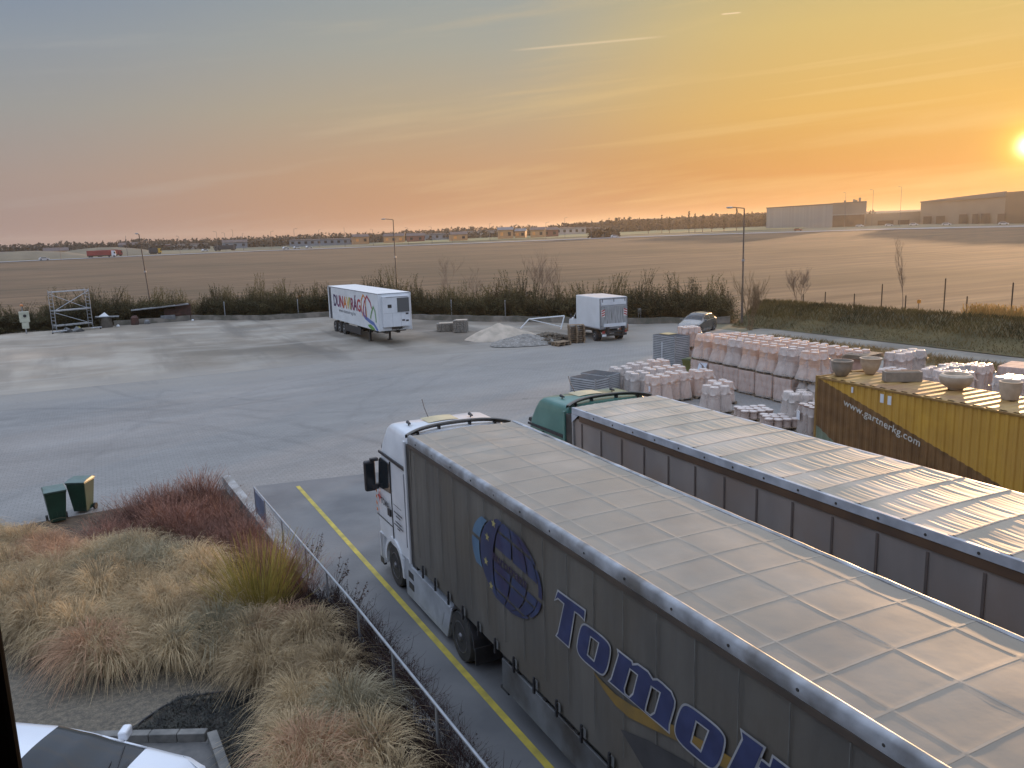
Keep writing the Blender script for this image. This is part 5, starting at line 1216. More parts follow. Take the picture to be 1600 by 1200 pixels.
b = MB(); pts = [rl(y, 1.15) for y in (23.47, 20, 17, 14.8, 12, 8.9, 5)]
for a, c in zip(pts[:-1], pts[1:]): b.cyl(a, c, .026, n=10)
b.build('handrail', M['galv'], RL, smooth=True)
for y in (23.45, 22.2, 20.3, 18.1, 16.45, 14.4, 12.5, 10.6, 8.4):
    b = MB(); x, yy, z = rl(y, 0); b.box(x-.012, x+.012, yy-.035, yy+.035, .34, 1.13); b.build('post', M['galv'], RL)
for z in (.48, .62, .76, .90, 1.02):
    b = MB(); b.tube([rl(y, z) for y in (22.2, 17, 14.8, 5)], .002, n=5); b.build('wire', M['darkmetal'], RL)
b = MB(); p0 = rl(23.42, .42); p1 = rl(22.25, .42); b.add([p0, p1, (p1[0], p1[1], 1.06), (p0[0], p0[1], 1.06), (p0[0]+.015, p0[1], .42), (p1[0]+.015, p1[1], .42), (p1[0]+.015, p1[1], 1.06), (p0[0]+.015, p0[1], 1.06)], [(0, 1, 2, 3), (4, 7, 6, 5), (0, 4, 5, 1), (3, 2, 6, 7), (0, 3, 7, 4), (1, 5, 6, 2)])
b.build('end_panel', mat('blue_grey_panel', S(120, 134, 158), S(100, 112, 134), 2, .4), RL)
m_kst = mat('kerb_stone', S(128, 126, 122), S(98, 98, 96), 4, .85, .5, 14)
def kerb_run(p0, p1, n, lab):
    t_ = thing('kerb', lab, 'kerb', (p0[0], p0[1], 0)); v = Vector((p1[0]-p0[0], p1[1]-p0[1], 0)); l = v.length; a = math.atan2(v.y, v.x)
    for k in range(n):
        b = MB(); b.box(k*l/n+.005, (k+1)*l/n-.005, -.08, .08, 0, .155+rnd.uniform(-.006, .006), Matrix.Rotation(a, 4, 'Z')); b.build('kerb_stone', m_kst, t_, bevel=.012)
kerb_run((-2.4, 15.10), (.94, 13.33), 8, 'grey kerb stones along the head of the parking bay')
kerb_run((1.02, 13.30), (1.22, 8.5), 9, 'grey kerb stones between the parking bay and the dark ground cover')
# wheelie bins
m_bin = mat('green_bin_plastic', S(34, 66, 52), S(26, 52, 42), 3, .45); m_lidg = mat('bin_lid_green', S(96, 116, 110), S(80, 100, 94), 3, .4); m_biny = mat('olive_bin_side', S(112, 112, 56), S(92, 94, 48), 3, .5)
def wheelie(lab, loc, rz, m=None, ml=None):
    t_ = thing('wheelie_bin', lab, 'bin', loc, rz, 'wheelie bins'); m = m or m_bin; ml = ml or m_lidg; b = MB()
    v = []
    for z, w, d0, d1 in ((.06, .20, -.20, .22), (.55, .25, -.25, .26), (.94, .285, -.30, .30), (.97, .30, -.32, .31), (1.0, .30, -.32, .31)):
        v += [(-w, d0, z), (w, d0, z), (w, d1, z), (-w, d1, z)]
    b.add(v, [(4*k+i, 4*k+(i+1) % 4, 4*k+4+(i+1) % 4, 4*k+4+i) for k in range(4) for i in range(4)]+[(3, 2, 1, 0), (16, 17, 18, 19)]); b.build('body', m, t_, bevel=.02)
    b = MB(); v = []
    for x_ in (-.31, .31): v += [(x_, -.34, 1.01), (x_, -.34, 1.03), (x_*.9, -.10, 1.085), (x_*.9, .20, 1.095), (x_, .33, 1.05), (x_, .33, 1.01)]
    b.add(v, [(0, 1, 7, 6), (1, 2, 8, 7), (2, 3, 9, 8), (3, 4, 10, 9), (4, 5, 11, 10), (5, 0, 6, 11), (5, 4, 3, 2, 1, 0), (6, 7, 8, 9, 10, 11)]); b.build('lid', ml, t_, bevel=.015)
    b = MB(); b.cyl((-.24, .38, .98), (.24, .38, .98), .018, n=8); b.box(-.24, -.20, .30, .39, .95, .99); b.box(.20, .24, .30, .39, .95, .99); b.build('handle', m, t_)
    for x_ in (-.26, .26): b = MB(); b.cyl((x_-.03, .22, .10), (x_+.03, .22, .10), .10, n=16); b.build('wheel', M['rubber'], t_)
    for k in range(3): b = MB(); b.box(-.16+.13*k, -.13+.13*k, -.262, -.25, .2, .9, Matrix.Rotation(R(-4), 4, 'X')); b.build('rib', m, t_)
    return t_
wheelie('green wheelie bin on the left of the pair behind the planted bed', (-1.55, 27.1, 0), R(8))
wheelie('green wheelie bin on the right of the pair, its lid handle raised', (-.86, 27.75, 0), R(-28))
wheelie('olive wheelie bin standing against the wall of pot pallets', (28.75, 34.6, 0), R(200), m_biny, mat('olive_lid', S(84, 92, 50), S(72, 80, 44), 3, .5))

# ------------------------------------------------------------------ cars
def loft_car(t_, paint, Lc, W, prof, belt, z0=.22, glass=M['glass'], tint=None):
    """prof: list of (x, roof z, roof half width) from front(0) to rear(L); belt: list of (x, z, half width)"""
    def ip(P, x):
        for a, c in zip(P[:-1], P[1:]):
            if x <= c[0]:
                t = (x-a[0])/(c[0]-a[0]); t = t*t*(3-2*t)*.35+t*.65; return [a[i]+(c[i]-a[i])*t for i in range(1, len(a))]
        return list(P[-1][1:])
    nx = 72; nv = 26
    def pt(i, j, off=0.0):
        x = Lc*i/nx; bz, bw = ip(belt, x); rz_, rw = ip(prof, x); v = j/nv; s = 1
        if v < .42:
            t = v/.42; z = z0+(bz-z0)*t; w = bw*(0.93+0.07*math.sin(math.pi*min(1, t*.62+.25)))+0.0
            if t < .12: w -= .03*(1-t/.12)
        elif v < .76:
            t = (v-.42)/.34; z = bz+(rz_-.035-bz)*t; w = bw*(0.993)+(rw-bw*.993)*t**1.15
        else:
            t = (v-.76)/.24; w = rw*(1-t); z = rz_-.035+.035*math.sin(t*math.pi/2)+.012*t
        e = off
        return (Lc/2-x, w+(e if v < .8 else 0), z+(e*(v-.42)*1.6 if v > .42 else 0))
    def kind(i, j):
        x = Lc*(i+.5)/nx/Lc; v = (j+.5)/nv
        return x, v
    return pt, nx, nv, ip
def build_car(name, lab, loc, rz, paint, Lc, W, prof, belt, ws, rw, sw, wx, cat='car'):
    t_ = thing(name, lab, cat, loc, rz); pt, nx, nv, ip = loft_car(t_, paint, Lc, W, prof, belt)
    B = {'body': MB(), 'windscreen': MB(), 'rear_window': MB(), 'side_window': MB()}
    for sd in (1, -1):
        for i in range(nx):
            for j in range(nv):
                x = (i+.5)/nx*Lc; v = (j+.5)/nv; k = 'body'
                if ws[0] < x < ws[1] and v > .70+.035*min(1, max(0, x-ws[0])/.3): k = 'windscreen'
                elif rw[0] < x < rw[1] and v > .52: k = 'rear_window'
                elif any(a < x < c for a, c in sw) and .455 < v < .72: k = 'side_window'
                q = [pt(i, j), pt(i+1, j), pt(i+1, j+1), pt(i, j+1)]; q = [(a, c*sd, d) for a, c, d in q]
                if sd < 0: q = q[::-1]
                # wheel openings
                B[k].add(q, [(0, 1, 2, 3)])
    for i, e in ((0, 1), (nx, -1)):
        vs = [pt(i, j) for j in range(nv+1)]; vs = vs+[(a, -c, d) for a, c, d in vs[::-1]]; f = tuple(range(len(vs))); B['body'].add(vs, [f if e < 0 else f[::-1]])
    for k, b in B.items():
        if not b.f: continue
        me = b.build(k, paint if k == 'body' else M['glass'], t_)
        bm = bmesh.new(); bm.from_mesh(me.data); bmesh.ops.remove_doubles(bm, verts=bm.verts, dist=.0005); bm.normal_update()
        for f in bm.faces: f.smooth = True
        bm.to_mesh(me.data); bm.free(); me.data.set_sharp_from_angle(angle=R(38))
    for s in (-1, 1):   # painted pillar and roof rail beside the glass
        b = MB(); jj = int(.72*nv); P = [Vector(pt(i, jj)) for i in range(int(ws[0]/Lc*nx), int(rw[0]/Lc*nx)+2, 5)]; b.tube([(p.x, p.y*s, p.z+.004) for p in P], .022, n=8); b.build('roof_rail', paint, t_, smooth=True, angle=180)
    for x in wx:
        for s in (-1, 1):
            o = MB(); tr = MB(); wheel_mesh(o, tr, 0, 0, 0, .33, .22, 1, .03); w = o.build('wheel', M['rubber'], t_, smooth=True); w.rotation_euler = (0, 0, R(90) if s > 0 else R(-90)); w.location = (Lc/2-x, s*(W/2-.10), .33); ri = tr.build('rim', M['alu'], w, smooth=True)
            b = MB(); yy = s*(W/2+.004)
            for k in range(12):
                a0, a1 = R(15*k), R(15*(k+1)); b.add([(Lc/2-x+math.cos(a)*r__, yy, .33+math.sin(a)*r__) for a, r__ in ((a0, .34), (a1, .34), (a1, .41), (a0, .41))], [(0, 1, 2, 3)])
            b.build('wheel_arch', M['black'], t_)
    return t_
m_cw = mat('white_car_paint', S(226, 230, 238), S(220, 224, 232), 1, .16, coat=.8)
# white car nosing into the bay below the window; local +x is forward
ang = math.atan2(-1.42, 2.21); fx, fy = math.cos(ang), math.sin(ang)
nose = Vector((.42, 10.86)); ctr = nose-Vector((fx, fy))*2.2
prof = [(0, .58, .50), (.10, .72, .68), (.4, .84, .76), (.95, .965, .76), (1.3, 1.10, .71), (1.75, 1.30, .65), (2.15, 1.42, .61), (2.8, 1.46, .60), (3.4, 1.42, .54), (4.0, 1.20, .56), (4.3, 1.00, .62), (4.4, .9, .6)]
belt = [(0, .53, .66), (.12, .66, .80), (.4, .76, .87), (1.1, .90, .885), (2.5, .92, .885), (3.6, .95, .88), (4.2, .94, .84), (4.4, .85, .78)]
car1 = build_car('white_car', 'white car parked below the window, seen over its windscreen and bonnet', (ctr.x, ctr.y, 0), ang, m_cw, 4.4, 1.78, prof, belt, (1.0, 2.15), (3.5, 4.15), ((2.25, 2.78), (2.88, 3.6)), (.85, 3.45))
for s in (1, -1):
    b = MB(); M_ = Matrix.Translation((4.4/2-1.42, s*1.0, 1.02)) @ Matrix.Rotation(R(8*s), 4, 'Z'); b.box(-.07, .07, -.12, .12, -.08, .08, M_); o = b.build('mirror', m_cw, car1, bevel=.04, seg=3)
    b = MB(); b.box(-.03, .03, -.12, .03, -.03, .0, Matrix.Translation((4.4/2-1.40, s*.92, .97))); b.build('mirror_arm', M['black'], car1)
    b = MB(); b.grid(8, 4, lambda a, c: (2.2-.06-.38*a, s*(.60+.20*a), .60+.02+.09*c+.10*a)); b.build('headlight', mat('headlamp_glass', (.5, .52, .55), rough=.1) if s > 0 else bpy.data.materials['headlamp_glass'], car1)
b = MB(); b.cyl((1.16, -.45, 1.01), (1.02, .25, 1.08), .012, n=6); b.cyl((1.16, .10, 1.01), (1.0, .62, 1.07), .012, n=6); b.build('wiper', M['black'], car1, split=1)
b = MB(); b.grid(2, 10, lambda a, c: (1.14+.12*a-.25*abs(2*c-1)**2, -.78+1.56*c, .985-.02*a+.025*(1-(2*c-1)**2))); b.build('cowl', M['black'], car1)
b = MB(); b.box(.55, .80, -.55, .55, 1.03, 1.06); b.build('dashboard', M['black'], car1)
# dark grey hatchback by the hedge
m_cd = mat('grey_car_paint', S(118, 118, 118), S(108, 108, 108), 1, .22, coat=.6, metal=.3)
prof2 = [(0, .62, .50), (.12, .78, .64), (.5, .92, .74), (.95, 1.02, .76), (1.2, 1.10, .72), (1.8, 1.42, .62), (2.2, 1.54, .57), (2.8, 1.58, .56), (3.5, 1.52, .55), (3.9, 1.35, .56), (4.1, 1.05, .62), (4.2, .9, .6)]
belt2 = [(0, .56, .62), (.15, .70, .78), (.5, .82, .86), (1.2, .95, .885), (2.5, 1.0, .89), (3.6, 1.03, .885), (4.05, 1.0, .84), (4.2, .85, .78)]
hd = R(207)
car2 = build_car('dark_car', 'dark grey hatchback parked nose-out in front of the hedge', (41.5, 49.1, 0), hd, m_cd, 4.2, 1.78, prof2, belt2, (1.2, 2.1), (3.55, 4.05), ((1.62, 2.6), (2.68, 3.55)), (.8, 3.35))
for s in (1, -1):
    b = MB(); b.box(-.07, .07, -.11, .11, -.07, .07, Matrix.Translation((4.2/2-1.45, s*.99, 1.06))); b.build('mirror', m_cd, car2, bevel=.03)
    b = MB(); b.grid(6, 3, lambda a, c: (2.1-.03-.34*a, s*(.55+.24*a), .68+.10*c+.10*a)); b.build('headlight', M['alu'], car2)
b = MB(); b.box(2.08, 2.13, -.45, .45, .32, .52); b.build('grille', M['black'], car2); b = MB(); b.box(2.12, 2.14, -.25, .25, .42, .52); b.build('number_plate', M['white2'], car2)

# ------------------------------------------------------------------ white refrigerated trailer
DT = thing('box_trailer', 'white refrigerated trailer with rainbow lettering, standing alone on its legs', 'trailer', (18.92, 58.03, 0), 0.012)
Wd, Ld, Zt, Zb = 2.55, 13.35, 3.93, 1.12     # local: x right, y away from the camera, front at y = 0
b = MB(); b.box(0, Wd, 0, Ld, Zb, Zt); b.build('body', M['white2'], DT, bevel=.02)
b = MB(); b.box(-.01, Wd+.01, -.01, Ld+.01, Zt-.07, Zt-.01); b.build('roof_edge', M['galv'], DT)
b = MB(); b.box(-.012, .03, -.012, .04, Zb, Zt-.02); b.box(Wd-.03, Wd+.03, -.05, .04, Zb-.03, Zt-.02); b.build('corner_post', M['white'], DT, split=1)
b = MB(); b.box(-.008, 0.0, Ld-1.0, Ld-.35, Zb+.02, Zt-.1); b.build('dark_band', mat('dark_blue_band', S(58, 62, 72), S(70, 72, 80), 2, .5), DT, label='dark torn vertical band near the rear of the side')
b = MB(); b.box(.28, 2.35, -.36, -.003, 1.42, 3.72); un = b.build('cooling_unit', M['white'], DT, bevel=.03)
b = MB(); b.box(1.36, 2.30, -.375, -.30, 2.50, 3.56); b.build('intake_grille', mat('grille_grey', S(96, 98, 98), S(84, 86, 88), 20, .7, .6, 40, stretch=(1, 1, 8)), un)
b = MB(); b.box(.62, .92, -.372, -.35, 2.85, 3.10); b.build('control_panel', M['black'], un)
for x0, x1, z0, z1 in ((.28, 2.3, 2.45, 2.465), (.95, .965, 1.45, 2.45), (1.62, 1.635, 1.45, 2.4), (.5, 2.2, 3.62, 3.66)): b = MB(); b.box(x0, x1, -.368, -.35, z0, z1); b.build('panel_seam', M['galv'], un)
for x0, z0 in ((2.0, 1.78), (1.7, 1.82), (2.0, 2.30)): b = MB(); b.box(x0, x0+.22, -.37, -.35, z0, z0+.12); b.build('vent', M['black'], un)
b = MB(); b.box(.10, 2.45, -.10, -.003, 1.16, 1.36); b.build('lower_rail', M['white'], DT, bevel=.01)
b = MB(); b.box(.95, 1.75, -.22, -.1, 1.22, 1.40); b.tube([(1.1, -.2, 1.3), (1.3, -.3, 1.16), (1.6, -.28, 1.24), (1.9, -.2, 1.32)], .02); b.build('air_couplings', M['darkmetal'], DT)
b = MB(); b.box(.7, .9, .6, Ld-.1, .85, 1.12); b.box(1.65, 1.85, .6, Ld-.1, .85, 1.12); b.box(.1, 2.4, .8, 1.6, .95, 1.12); b.build('chassis', M['darkmetal'], DT)
for x in (.42, 2.02):
    b = MB(); b.box(x-.07, x+.07, 3.4, 3.55, .06, 1.1); b.box(x-.16, x+.16, 3.3, 3.65, 0, .06); b.build('landing_leg', M['darkmetal'], DT)
b = MB(); b.box(.02, .06, 4.6, 8.6, .42, 1.0); b.build('side_guard', M['black'], DT)
for y in (9.2, 10.5, 11.8):
    add_wheel(DT, .22, y, .5, .38, -1, M['alu']); add_wheel(DT, 2.33, y, .5, .38, 1, M['alu'])
cols = [S(58, 44, 88), S(110, 36, 90), S(168, 48, 64), S(206, 120, 60), S(222, 186, 70), S(150, 160, 70), S(140, 40, 80), S(110, 34, 80), S(176, 52, 60), S(222, 176, 72)]
mcols = [mat('letter_colour', c_, rough=.5) for c_ in cols]
text_fill('DUNAVIRÁG', 1.34, lambda x, y: (-.016, 11.7-x, 2.34+y-x*.003), 'lettering', None, DT, off=.035, xs=.98, mats=mcols[:9])
text_fill('www.dunavirag.hu', .40, lambda x, y: (-.016, 10.2-x, 1.90+y), 'web_address', mat('web_grey', S(120, 124, 134), rough=.5), DT, xs=1.55)
def strip(P, w, m, name):
    n = len(P); Lf, Rt = [], []
    for i in range(n):
        a = Vector(P[max(0, i-1)]); c = Vector(P[min(n-1, i+1)]); t = (c-a).normalized(); nn = Vector((-t.y, t.x)); ww = w[i] if isinstance(w, list) else w
        Lf.append(tuple(Vector(P[i])+nn*ww/2)); Rt.append(tuple(Vector(P[i])-nn*ww/2))
    curve_fill([Lf+Rt[::-1]], lambda x, y: (-.014-strip.k, x, y), name, m, DT); strip.k += .0015
strip.k = 0
def arch(y0, y1, z0, zt, lean=0):
    return [(y0+(y1-y0)*(1-math.cos(math.pi*t/12))/2+lean*math.sin(math.pi*t/12), z0+(zt-z0)*math.sin(math.pi*t/12)**.6) for t in range(13)]
strip([(4.55, 2.75), (4.0, 2.35), (3.2, 1.95), (2.2, 1.75), (1.2, 1.60), (.5, 1.25), (.25, 1.2)], [.12, .22, .28, .30, .28, .25, .1], mat('logo_blue', S(92, 116, 176), rough=.5), 'flower_stem')
strip([(3.7, 2.0), (4.0, 2.6), (3.95, 3.2), (3.4, 3.66), (2.95, 3.45), (2.9, 2.8), (2.8, 2.0)], .17, mat('logo_orange', S(216, 140, 70), rough=.5), 'flower_petal')
strip([(3.3, 1.95), (3.55, 2.5), (3.2, 3.1), (2.5, 3.62), (1.75, 3.2), (1.5, 2.75)], .17, mat('logo_crimson', S(166, 40, 76), rough=.5), 'flower_petal')
strip([(2.9, 1.85), (3.0, 2.3), (2.95, 2.8)], .17, mat('logo_purple', S(104, 50, 110), rough=.5), 'flower_petal')
strip([(1.9, 1.95), (1.6, 2.4), (1.1, 2.9), (.75, 2.6), (.62, 2.0), (.60, 1.75)], .16, mat('logo_green', S(96, 150, 70), rough=.5), 'flower_petal')
curve_fill([[(2.6, 1.42), (1.9, 1.5), (1.2, 1.32), (.9, 1.18), (1.6, 1.10), (2.3, 1.25)]], lambda x, y: (-.022, x, y), 'flower_leaf', bpy.data.materials['logo_green'], DT)

# ------------------------------------------------------------------ small box truck
BT = thing('box_truck', 'small white box truck with a tail lift and two red-white hazard plates', 'truck', (34.05, 51.2, 0), -0.092)
# local: x across (centred), y forward, rear at y = -1.87
b = MB(); b.box(-1.13, 1.13, -1.9, 1.9, 1.0, 3.22); b.build('box_body', M['white2'], BT, bevel=.03)
b = MB(); b.box(-1.10, 1.10, -1.86, 1.86, 3.215, 3.235); b.build('roof', M['white'], BT)
b = MB()
for x in (-1.14, 1.06): b.box(x, x+.08, -1.93, -1.89, .98, 3.2)
b.box(-1.06, 1.06, -1.93, -1.89, 3.10, 3.2); b.box(-1.13, 1.13, -1.93, 1.9, .94, 1.0); b.build('frame', M['galv'], BT, split=1)
b = MB(); b.box(-1.02, 1.02, -1.97, -1.93, 2.68, 3.06); fl = b.build('top_flap', M['white'], BT, bevel=.01)
for x in (-.95, -.02, .9): b = MB(); b.box(x, x+.04, -1.98, -1.965, 2.9, 3.12); b.build('hinge', M['black'], fl)
b = MB(); b.box(-1.08, 1.08, -2.02, -1.94, 1.10, 2.60); tl = b.build('tail_lift', mat('tail_lift_metal', S(176, 178, 180), S(120, 120, 118), 2.5, .5, .1, 10, stretch=(6, 1, .5)), BT, bevel=.01)
b = MB(); b.box(-.85, .95, -2.04, -2.02, 1.10, 1.34); b.build('lift_edge', M['white'], tl)
m_rw = mat('hazard_red', S(170, 40, 44), rough=.5); m_wp = mat('hazard_white', S(224, 220, 216), rough=.5)
for sx in (-1, 1):
    x = sx*.92; b = MB(); b.box(x-.14, x+.14, -2.045, -2.021, 1.85, 2.35); hp = b.build('hazard_plate', m_wp, tl)
    b = MB()
    for k in range(3): z = 1.87+k*.17; b.add([(x-.13, -2.048, z+(0 if sx < 0 else .10)), (x+.13, -2.048, z+(.10 if sx < 0 else 0)), (x+.13, -2.048, z+(.19 if sx < 0 else .09)), (x-.13, -2.048, z+(.09 if sx < 0 else .19))], [(0, 1, 2, 3)])
    b.build('red_stripe', m_rw, hp, split=1)
for x in (-.55, .72): b = MB(); b.box(x-.10, x+.10, -2.12, -1.9, .42, 1.08); b.build('lift_arm', M['black'], BT)
b = MB(); b.box(-1.0, 1.05, -2.0, -1.85, .42, .58); b.box(-.5, .7, -2.1, -1.95, .66, .78); b.box(-.6, .4, -1.8, 1.8, .6, .95); b.build('underrun_bar', M['darkmetal'], BT)
for x in (-1.0, .82): b = MB(); b.box(x, x+.22, -2.02, -1.98, .62, .80); b.build('tail_light', mat('tail_light_red', S(150, 60, 56), rough=.3) if x < 0 else bpy.data.materials['tail_light_red'], BT)
b = MB(); b.box(-1.0, -.62, -2.01, -1.97, .40, .56); b.build('number_plate', M['white2'], BT)
for x in (-.92, .92):
    s = -1 if x < 0 else 1
    add_wheel(BT, x, -1.05, .36, .42, s, M['alu'], dish=.05); add_wheel(BT, x, 2.75, .35, .24, s, M['alu'], dish=.03)
b = MB(); v = []
for y, z1, w in ((1.92, 2.25, .88), (2.35, 2.22, .87), (3.0, 1.55, .86), (3.7, 1.22, .82), (3.95, .95, .74)):
    v += [(-w, y, .45), (-w-.02, y, min(z1, 1.25)), (-w*.86, y, z1), (w*.86, y, z1), (w+.02, y, min(z1, 1.25)), (w, y, .45)]
f = [(6*k+i, 6*k+i+1, 6*k+7+i, 6*k+6+i) for k in range(4) for i in range(5)]+[(24, 25, 26, 27, 28, 29), (5, 4, 3, 2, 1, 0)]
b.add(v, f); cb = b.build('cab', M['white'], BT, smooth=True, angle=40, bevel=.03)
b = MB(); b.add([(-.90, 2.0, 1.35), (-.90, 2.75, 1.35), (-.80, 2.45, 2.05), (-.78, 2.0, 2.12)], [(0, 1, 2, 3)]); b.build('side_window', M['glass'], cb)
b = MB(); b.box(-1.22, -1.08, 2.75, 2.85, 1.35, 1.70); b.build('mirror', M['black'], BT, bevel=.02); b = MB(); b.box(-1.10, -.85, 2.78, 2.81, 1.45, 1.50); b.build('mirror_arm', M['black'], BT)
b = MB(); b.box(-.55, .55, 1.2, 1.88, 3.235, 3.24); b.build('roof_panel', M['white'], BT)

# ------------------------------------------------------------------ things on the dirt lot
def euro_stack(lab, loc, rz, n, w=1.2, d=.8):
    t_ = thing('pallet_stack', lab, 'pallets', loc, rz)
    for k in range(n):
        b = MB(); M_ = Matrix.Translation((rnd.uniform(-.03, .03), rnd.uniform(-.03, .03), .147*k)) @ Matrix.Rotation(R(rnd.uniform(-3, 3)), 4, 'Z'); wood_pallet(b, w, d); b.v = [tuple(M_ @ Vector(p)) for p in b.v]; b.build('pallet', m_pal, t_)
m_pal = mat('old_pallet_wood', S(148, 128, 104), S(112, 94, 76), 6, .85, .3, 30)
euro_stack('tall leaning stack of wooden pallets beside the box truck', (31.35, 50.4, 0), R(-25), 9)
euro_stack('two old pallets lying flat beside the tall pallet stack', (29.75, 49.9, 0), R(10), 2)
def pile(name, lab, cx, cy, rx_, ry_, hgt, m, seed, rough_=.12, cat='pile'):
    b = MB(); n1, n2 = 48, 16; v = [(0, 0, hgt)]
    for k in range(1, n2+1):
        t = k/n2
        for i in range(n1):
            a = 2*math.pi*i/n1; rr_ = t*(1+.18*mnoise.noise(Vector((math.cos(a)*1.6+seed, math.sin(a)*1.6, 0)))); z = hgt*(1-t)**.9*(1+.25*mnoise.noise(Vector((math.cos(a)*t*3, math.sin(a)*t*3, seed))))+rough_*.35*mnoise.noise(Vector((math.cos(a)*t*14, math.sin(a)*t*14, seed*2)))*(1-t*.6)
            v.append((rr_*rx_*math.cos(a), rr_*ry_*math.sin(a), max(z, 0.0) if k < n2 else -.02))
    f = [(0, 1+i, 1+(i+1) % n1) for i in range(n1)]+[(1+k*n1+i, 1+(k+1)*n1+i, 1+(k+1)*n1+(i+1) % n1, 1+k*n1+(i+1) % n1) for k in range(n2-1) for i in range(n1)]
    b.add(v, f); o = b.build(name, m, smooth=True, angle=60); o.location = (cx, cy, .07); tag(o, lab, cat); return o
m_sand = mat('pale_sand', S(186, 172, 156), S(160, 150, 136), 1.5, .95, .5, 14); m_grav = gravel_mat('crushed_stone', S(158, 154, 148), S(120, 116, 110), 3); m_rub = gravel_mat('dark_rubble', S(120, 108, 92), S(84, 76, 66), 2.5)
pile('sand_pile', 'smooth pale sand heap in front of the hedge', 28.0, 56.2, 3.0, 2.0, 1.15, m_sand, 1, .05)
pile('gravel_pile', 'coarse grey gravel heap in front of the sand heap', 28.3, 52.6, 2.7, 2.1, .62, m_grav, 5, .25)
pile('rubble_pile', 'low brown heap of broken stones left of the pallet stack', 30.4, 53.0, 2.2, 1.6, .55, m_rub, 8, .5)
b = MB(); q = random.Random(4)
for k in range(260):
    a = q.uniform(0, 6.28); rr_ = q.random()**.5; s_ = q.uniform(.05, .15); x = 30.2+2.2*rr_*math.cos(a); y = 52.2+1.9*rr_*math.sin(a)
    b.box(-s_, s_, -s_*.7, s_*.7, -s_*.5, s_*.5, Matrix.Translation((x, y, .12+.4*(1-rr_))) @ Matrix.Rotation(q.uniform(0, 3), 4, 'Z') @ Matrix.Rotation(q.uniform(-.5, .5), 4, 'X'))
tag(b.build('loose_stones', m_rub), 'broken stones scattered over the brown rubble heap', 'stones', kind='stuff')
m_pst = mat('paving_block_stack', S(138, 136, 130), S(108, 104, 98), 8, .85, .4, 16)
for (x, y, rz, w, d, hh, lab) in ((27.35, 62.2, -30, 1.2, 1.0, .95, 'square stack of paving blocks with a pale top between trailer and sand heap'), (26.6, 63.7, -20, 1.5, 1.0, .62, 'lower brown stack of paving stones behind the paving block stack')):
    t_ = thing('paving_stack', lab, 'paving stones', (x, y, .06), R(rz)); b = MB()
    for k in range(6):
        for j in range(4): o_ = rnd.uniform(-.02, .02); b.box(-w/2+w*j/4+.01, -w/2+w*(j+1)/4-.01, -d/2+o_, d/2+o_, hh*k/6, hh*(k+1)/6-.015)
    b.build('paving_stone', m_pst, t_, split=1)
    b = MB(); b.box(-w*.35, w*.45, -d*.4, d*.45, hh, hh+.03); b.build('top_slab', m_sand, t_)
t_ = thing('pipe_frame', 'white metal frame lying tilted in front of the hedge', 'frame', (32.7, 57.6, .3), R(-32))
b = MB(); b.tube([(-1.9, 0, 0), (-1.2, .2, .75), (1.7, .25, .95), (1.4, 0, -.1)], .05); b.build('pipe', M['white2'], t_)
b = MB(); b.tube([(-1.2, .2, .75), (1.4, 0, .10)], .03); b.build('brace', M['white2'], t_)
t_ = thing('standpipe', 'small pale box on thin legs near the hedge', 'utility post', (42.0, 57.2, 0), R(-20))
b = MB(); b.box(-.14, .14, -.1, .1, .85, 1.30); b.build('box', M['alu'], t_, bevel=.02)
for x in (-.10, .12): b = MB(); b.cyl((x, 0, 0), (x*.9, 0, .86), .03, n=8); b.build('leg', M['galv'], t_)
t_ = thing('traffic_box', 'small orange-brown crate beside the box truck', 'crate', (37.8, 53.6, 0), R(-20)); b = MB(); b.box(-.3, .3, -.3, .3, 0, .6); b.build('shell', mat('orange_crate', S(150, 84, 56), S(130, 74, 52), 3, .7), t_, bevel=.02); b = MB(); b.box(-.26, .26, -.31, -.30, .1, .5); b.build('front_panel', m_pal, t_)
t_ = thing('meter_cabinet', 'pale meter cabinet on a pole at the far left before the hedge', 'meter box', (-5.5, 88.6, 0), R(3)); m_cab = mat('cabinet_cream', S(196, 198, 180), S(172, 174, 158), 3, .6)
for x0, x1, z0, z1, nm in ((-.42, .42, 1.15, 2.15, 'upper_box'), (-.28, .30, .55, 1.14, 'lower_box')): b = MB(); b.box(x0, x1, -.16, .16, z0, z1); b.build(nm, m_cab, t_, bevel=.03)
b = MB(); b.cyl((0, 0, 0), (0, 0, .6), .06); b.cyl((-.1, 0, 2.1), (-.1, 0, 2.7), .04); b.build('pole', M['galv'], t_)
b = MB(); b.lathe([(.12, 0), (.16, .1), (.05, .2)], 12, (-.1, 0, 2.65)); b.build('lamp', mat('orange_beacon', S(190, 120, 70), rough=.4), t_); b = MB(); b.cyl((.05, -.17, 1.75), (.05, -.20, 1.75), .14, n=16); b.build('dial', M['black'], t_)
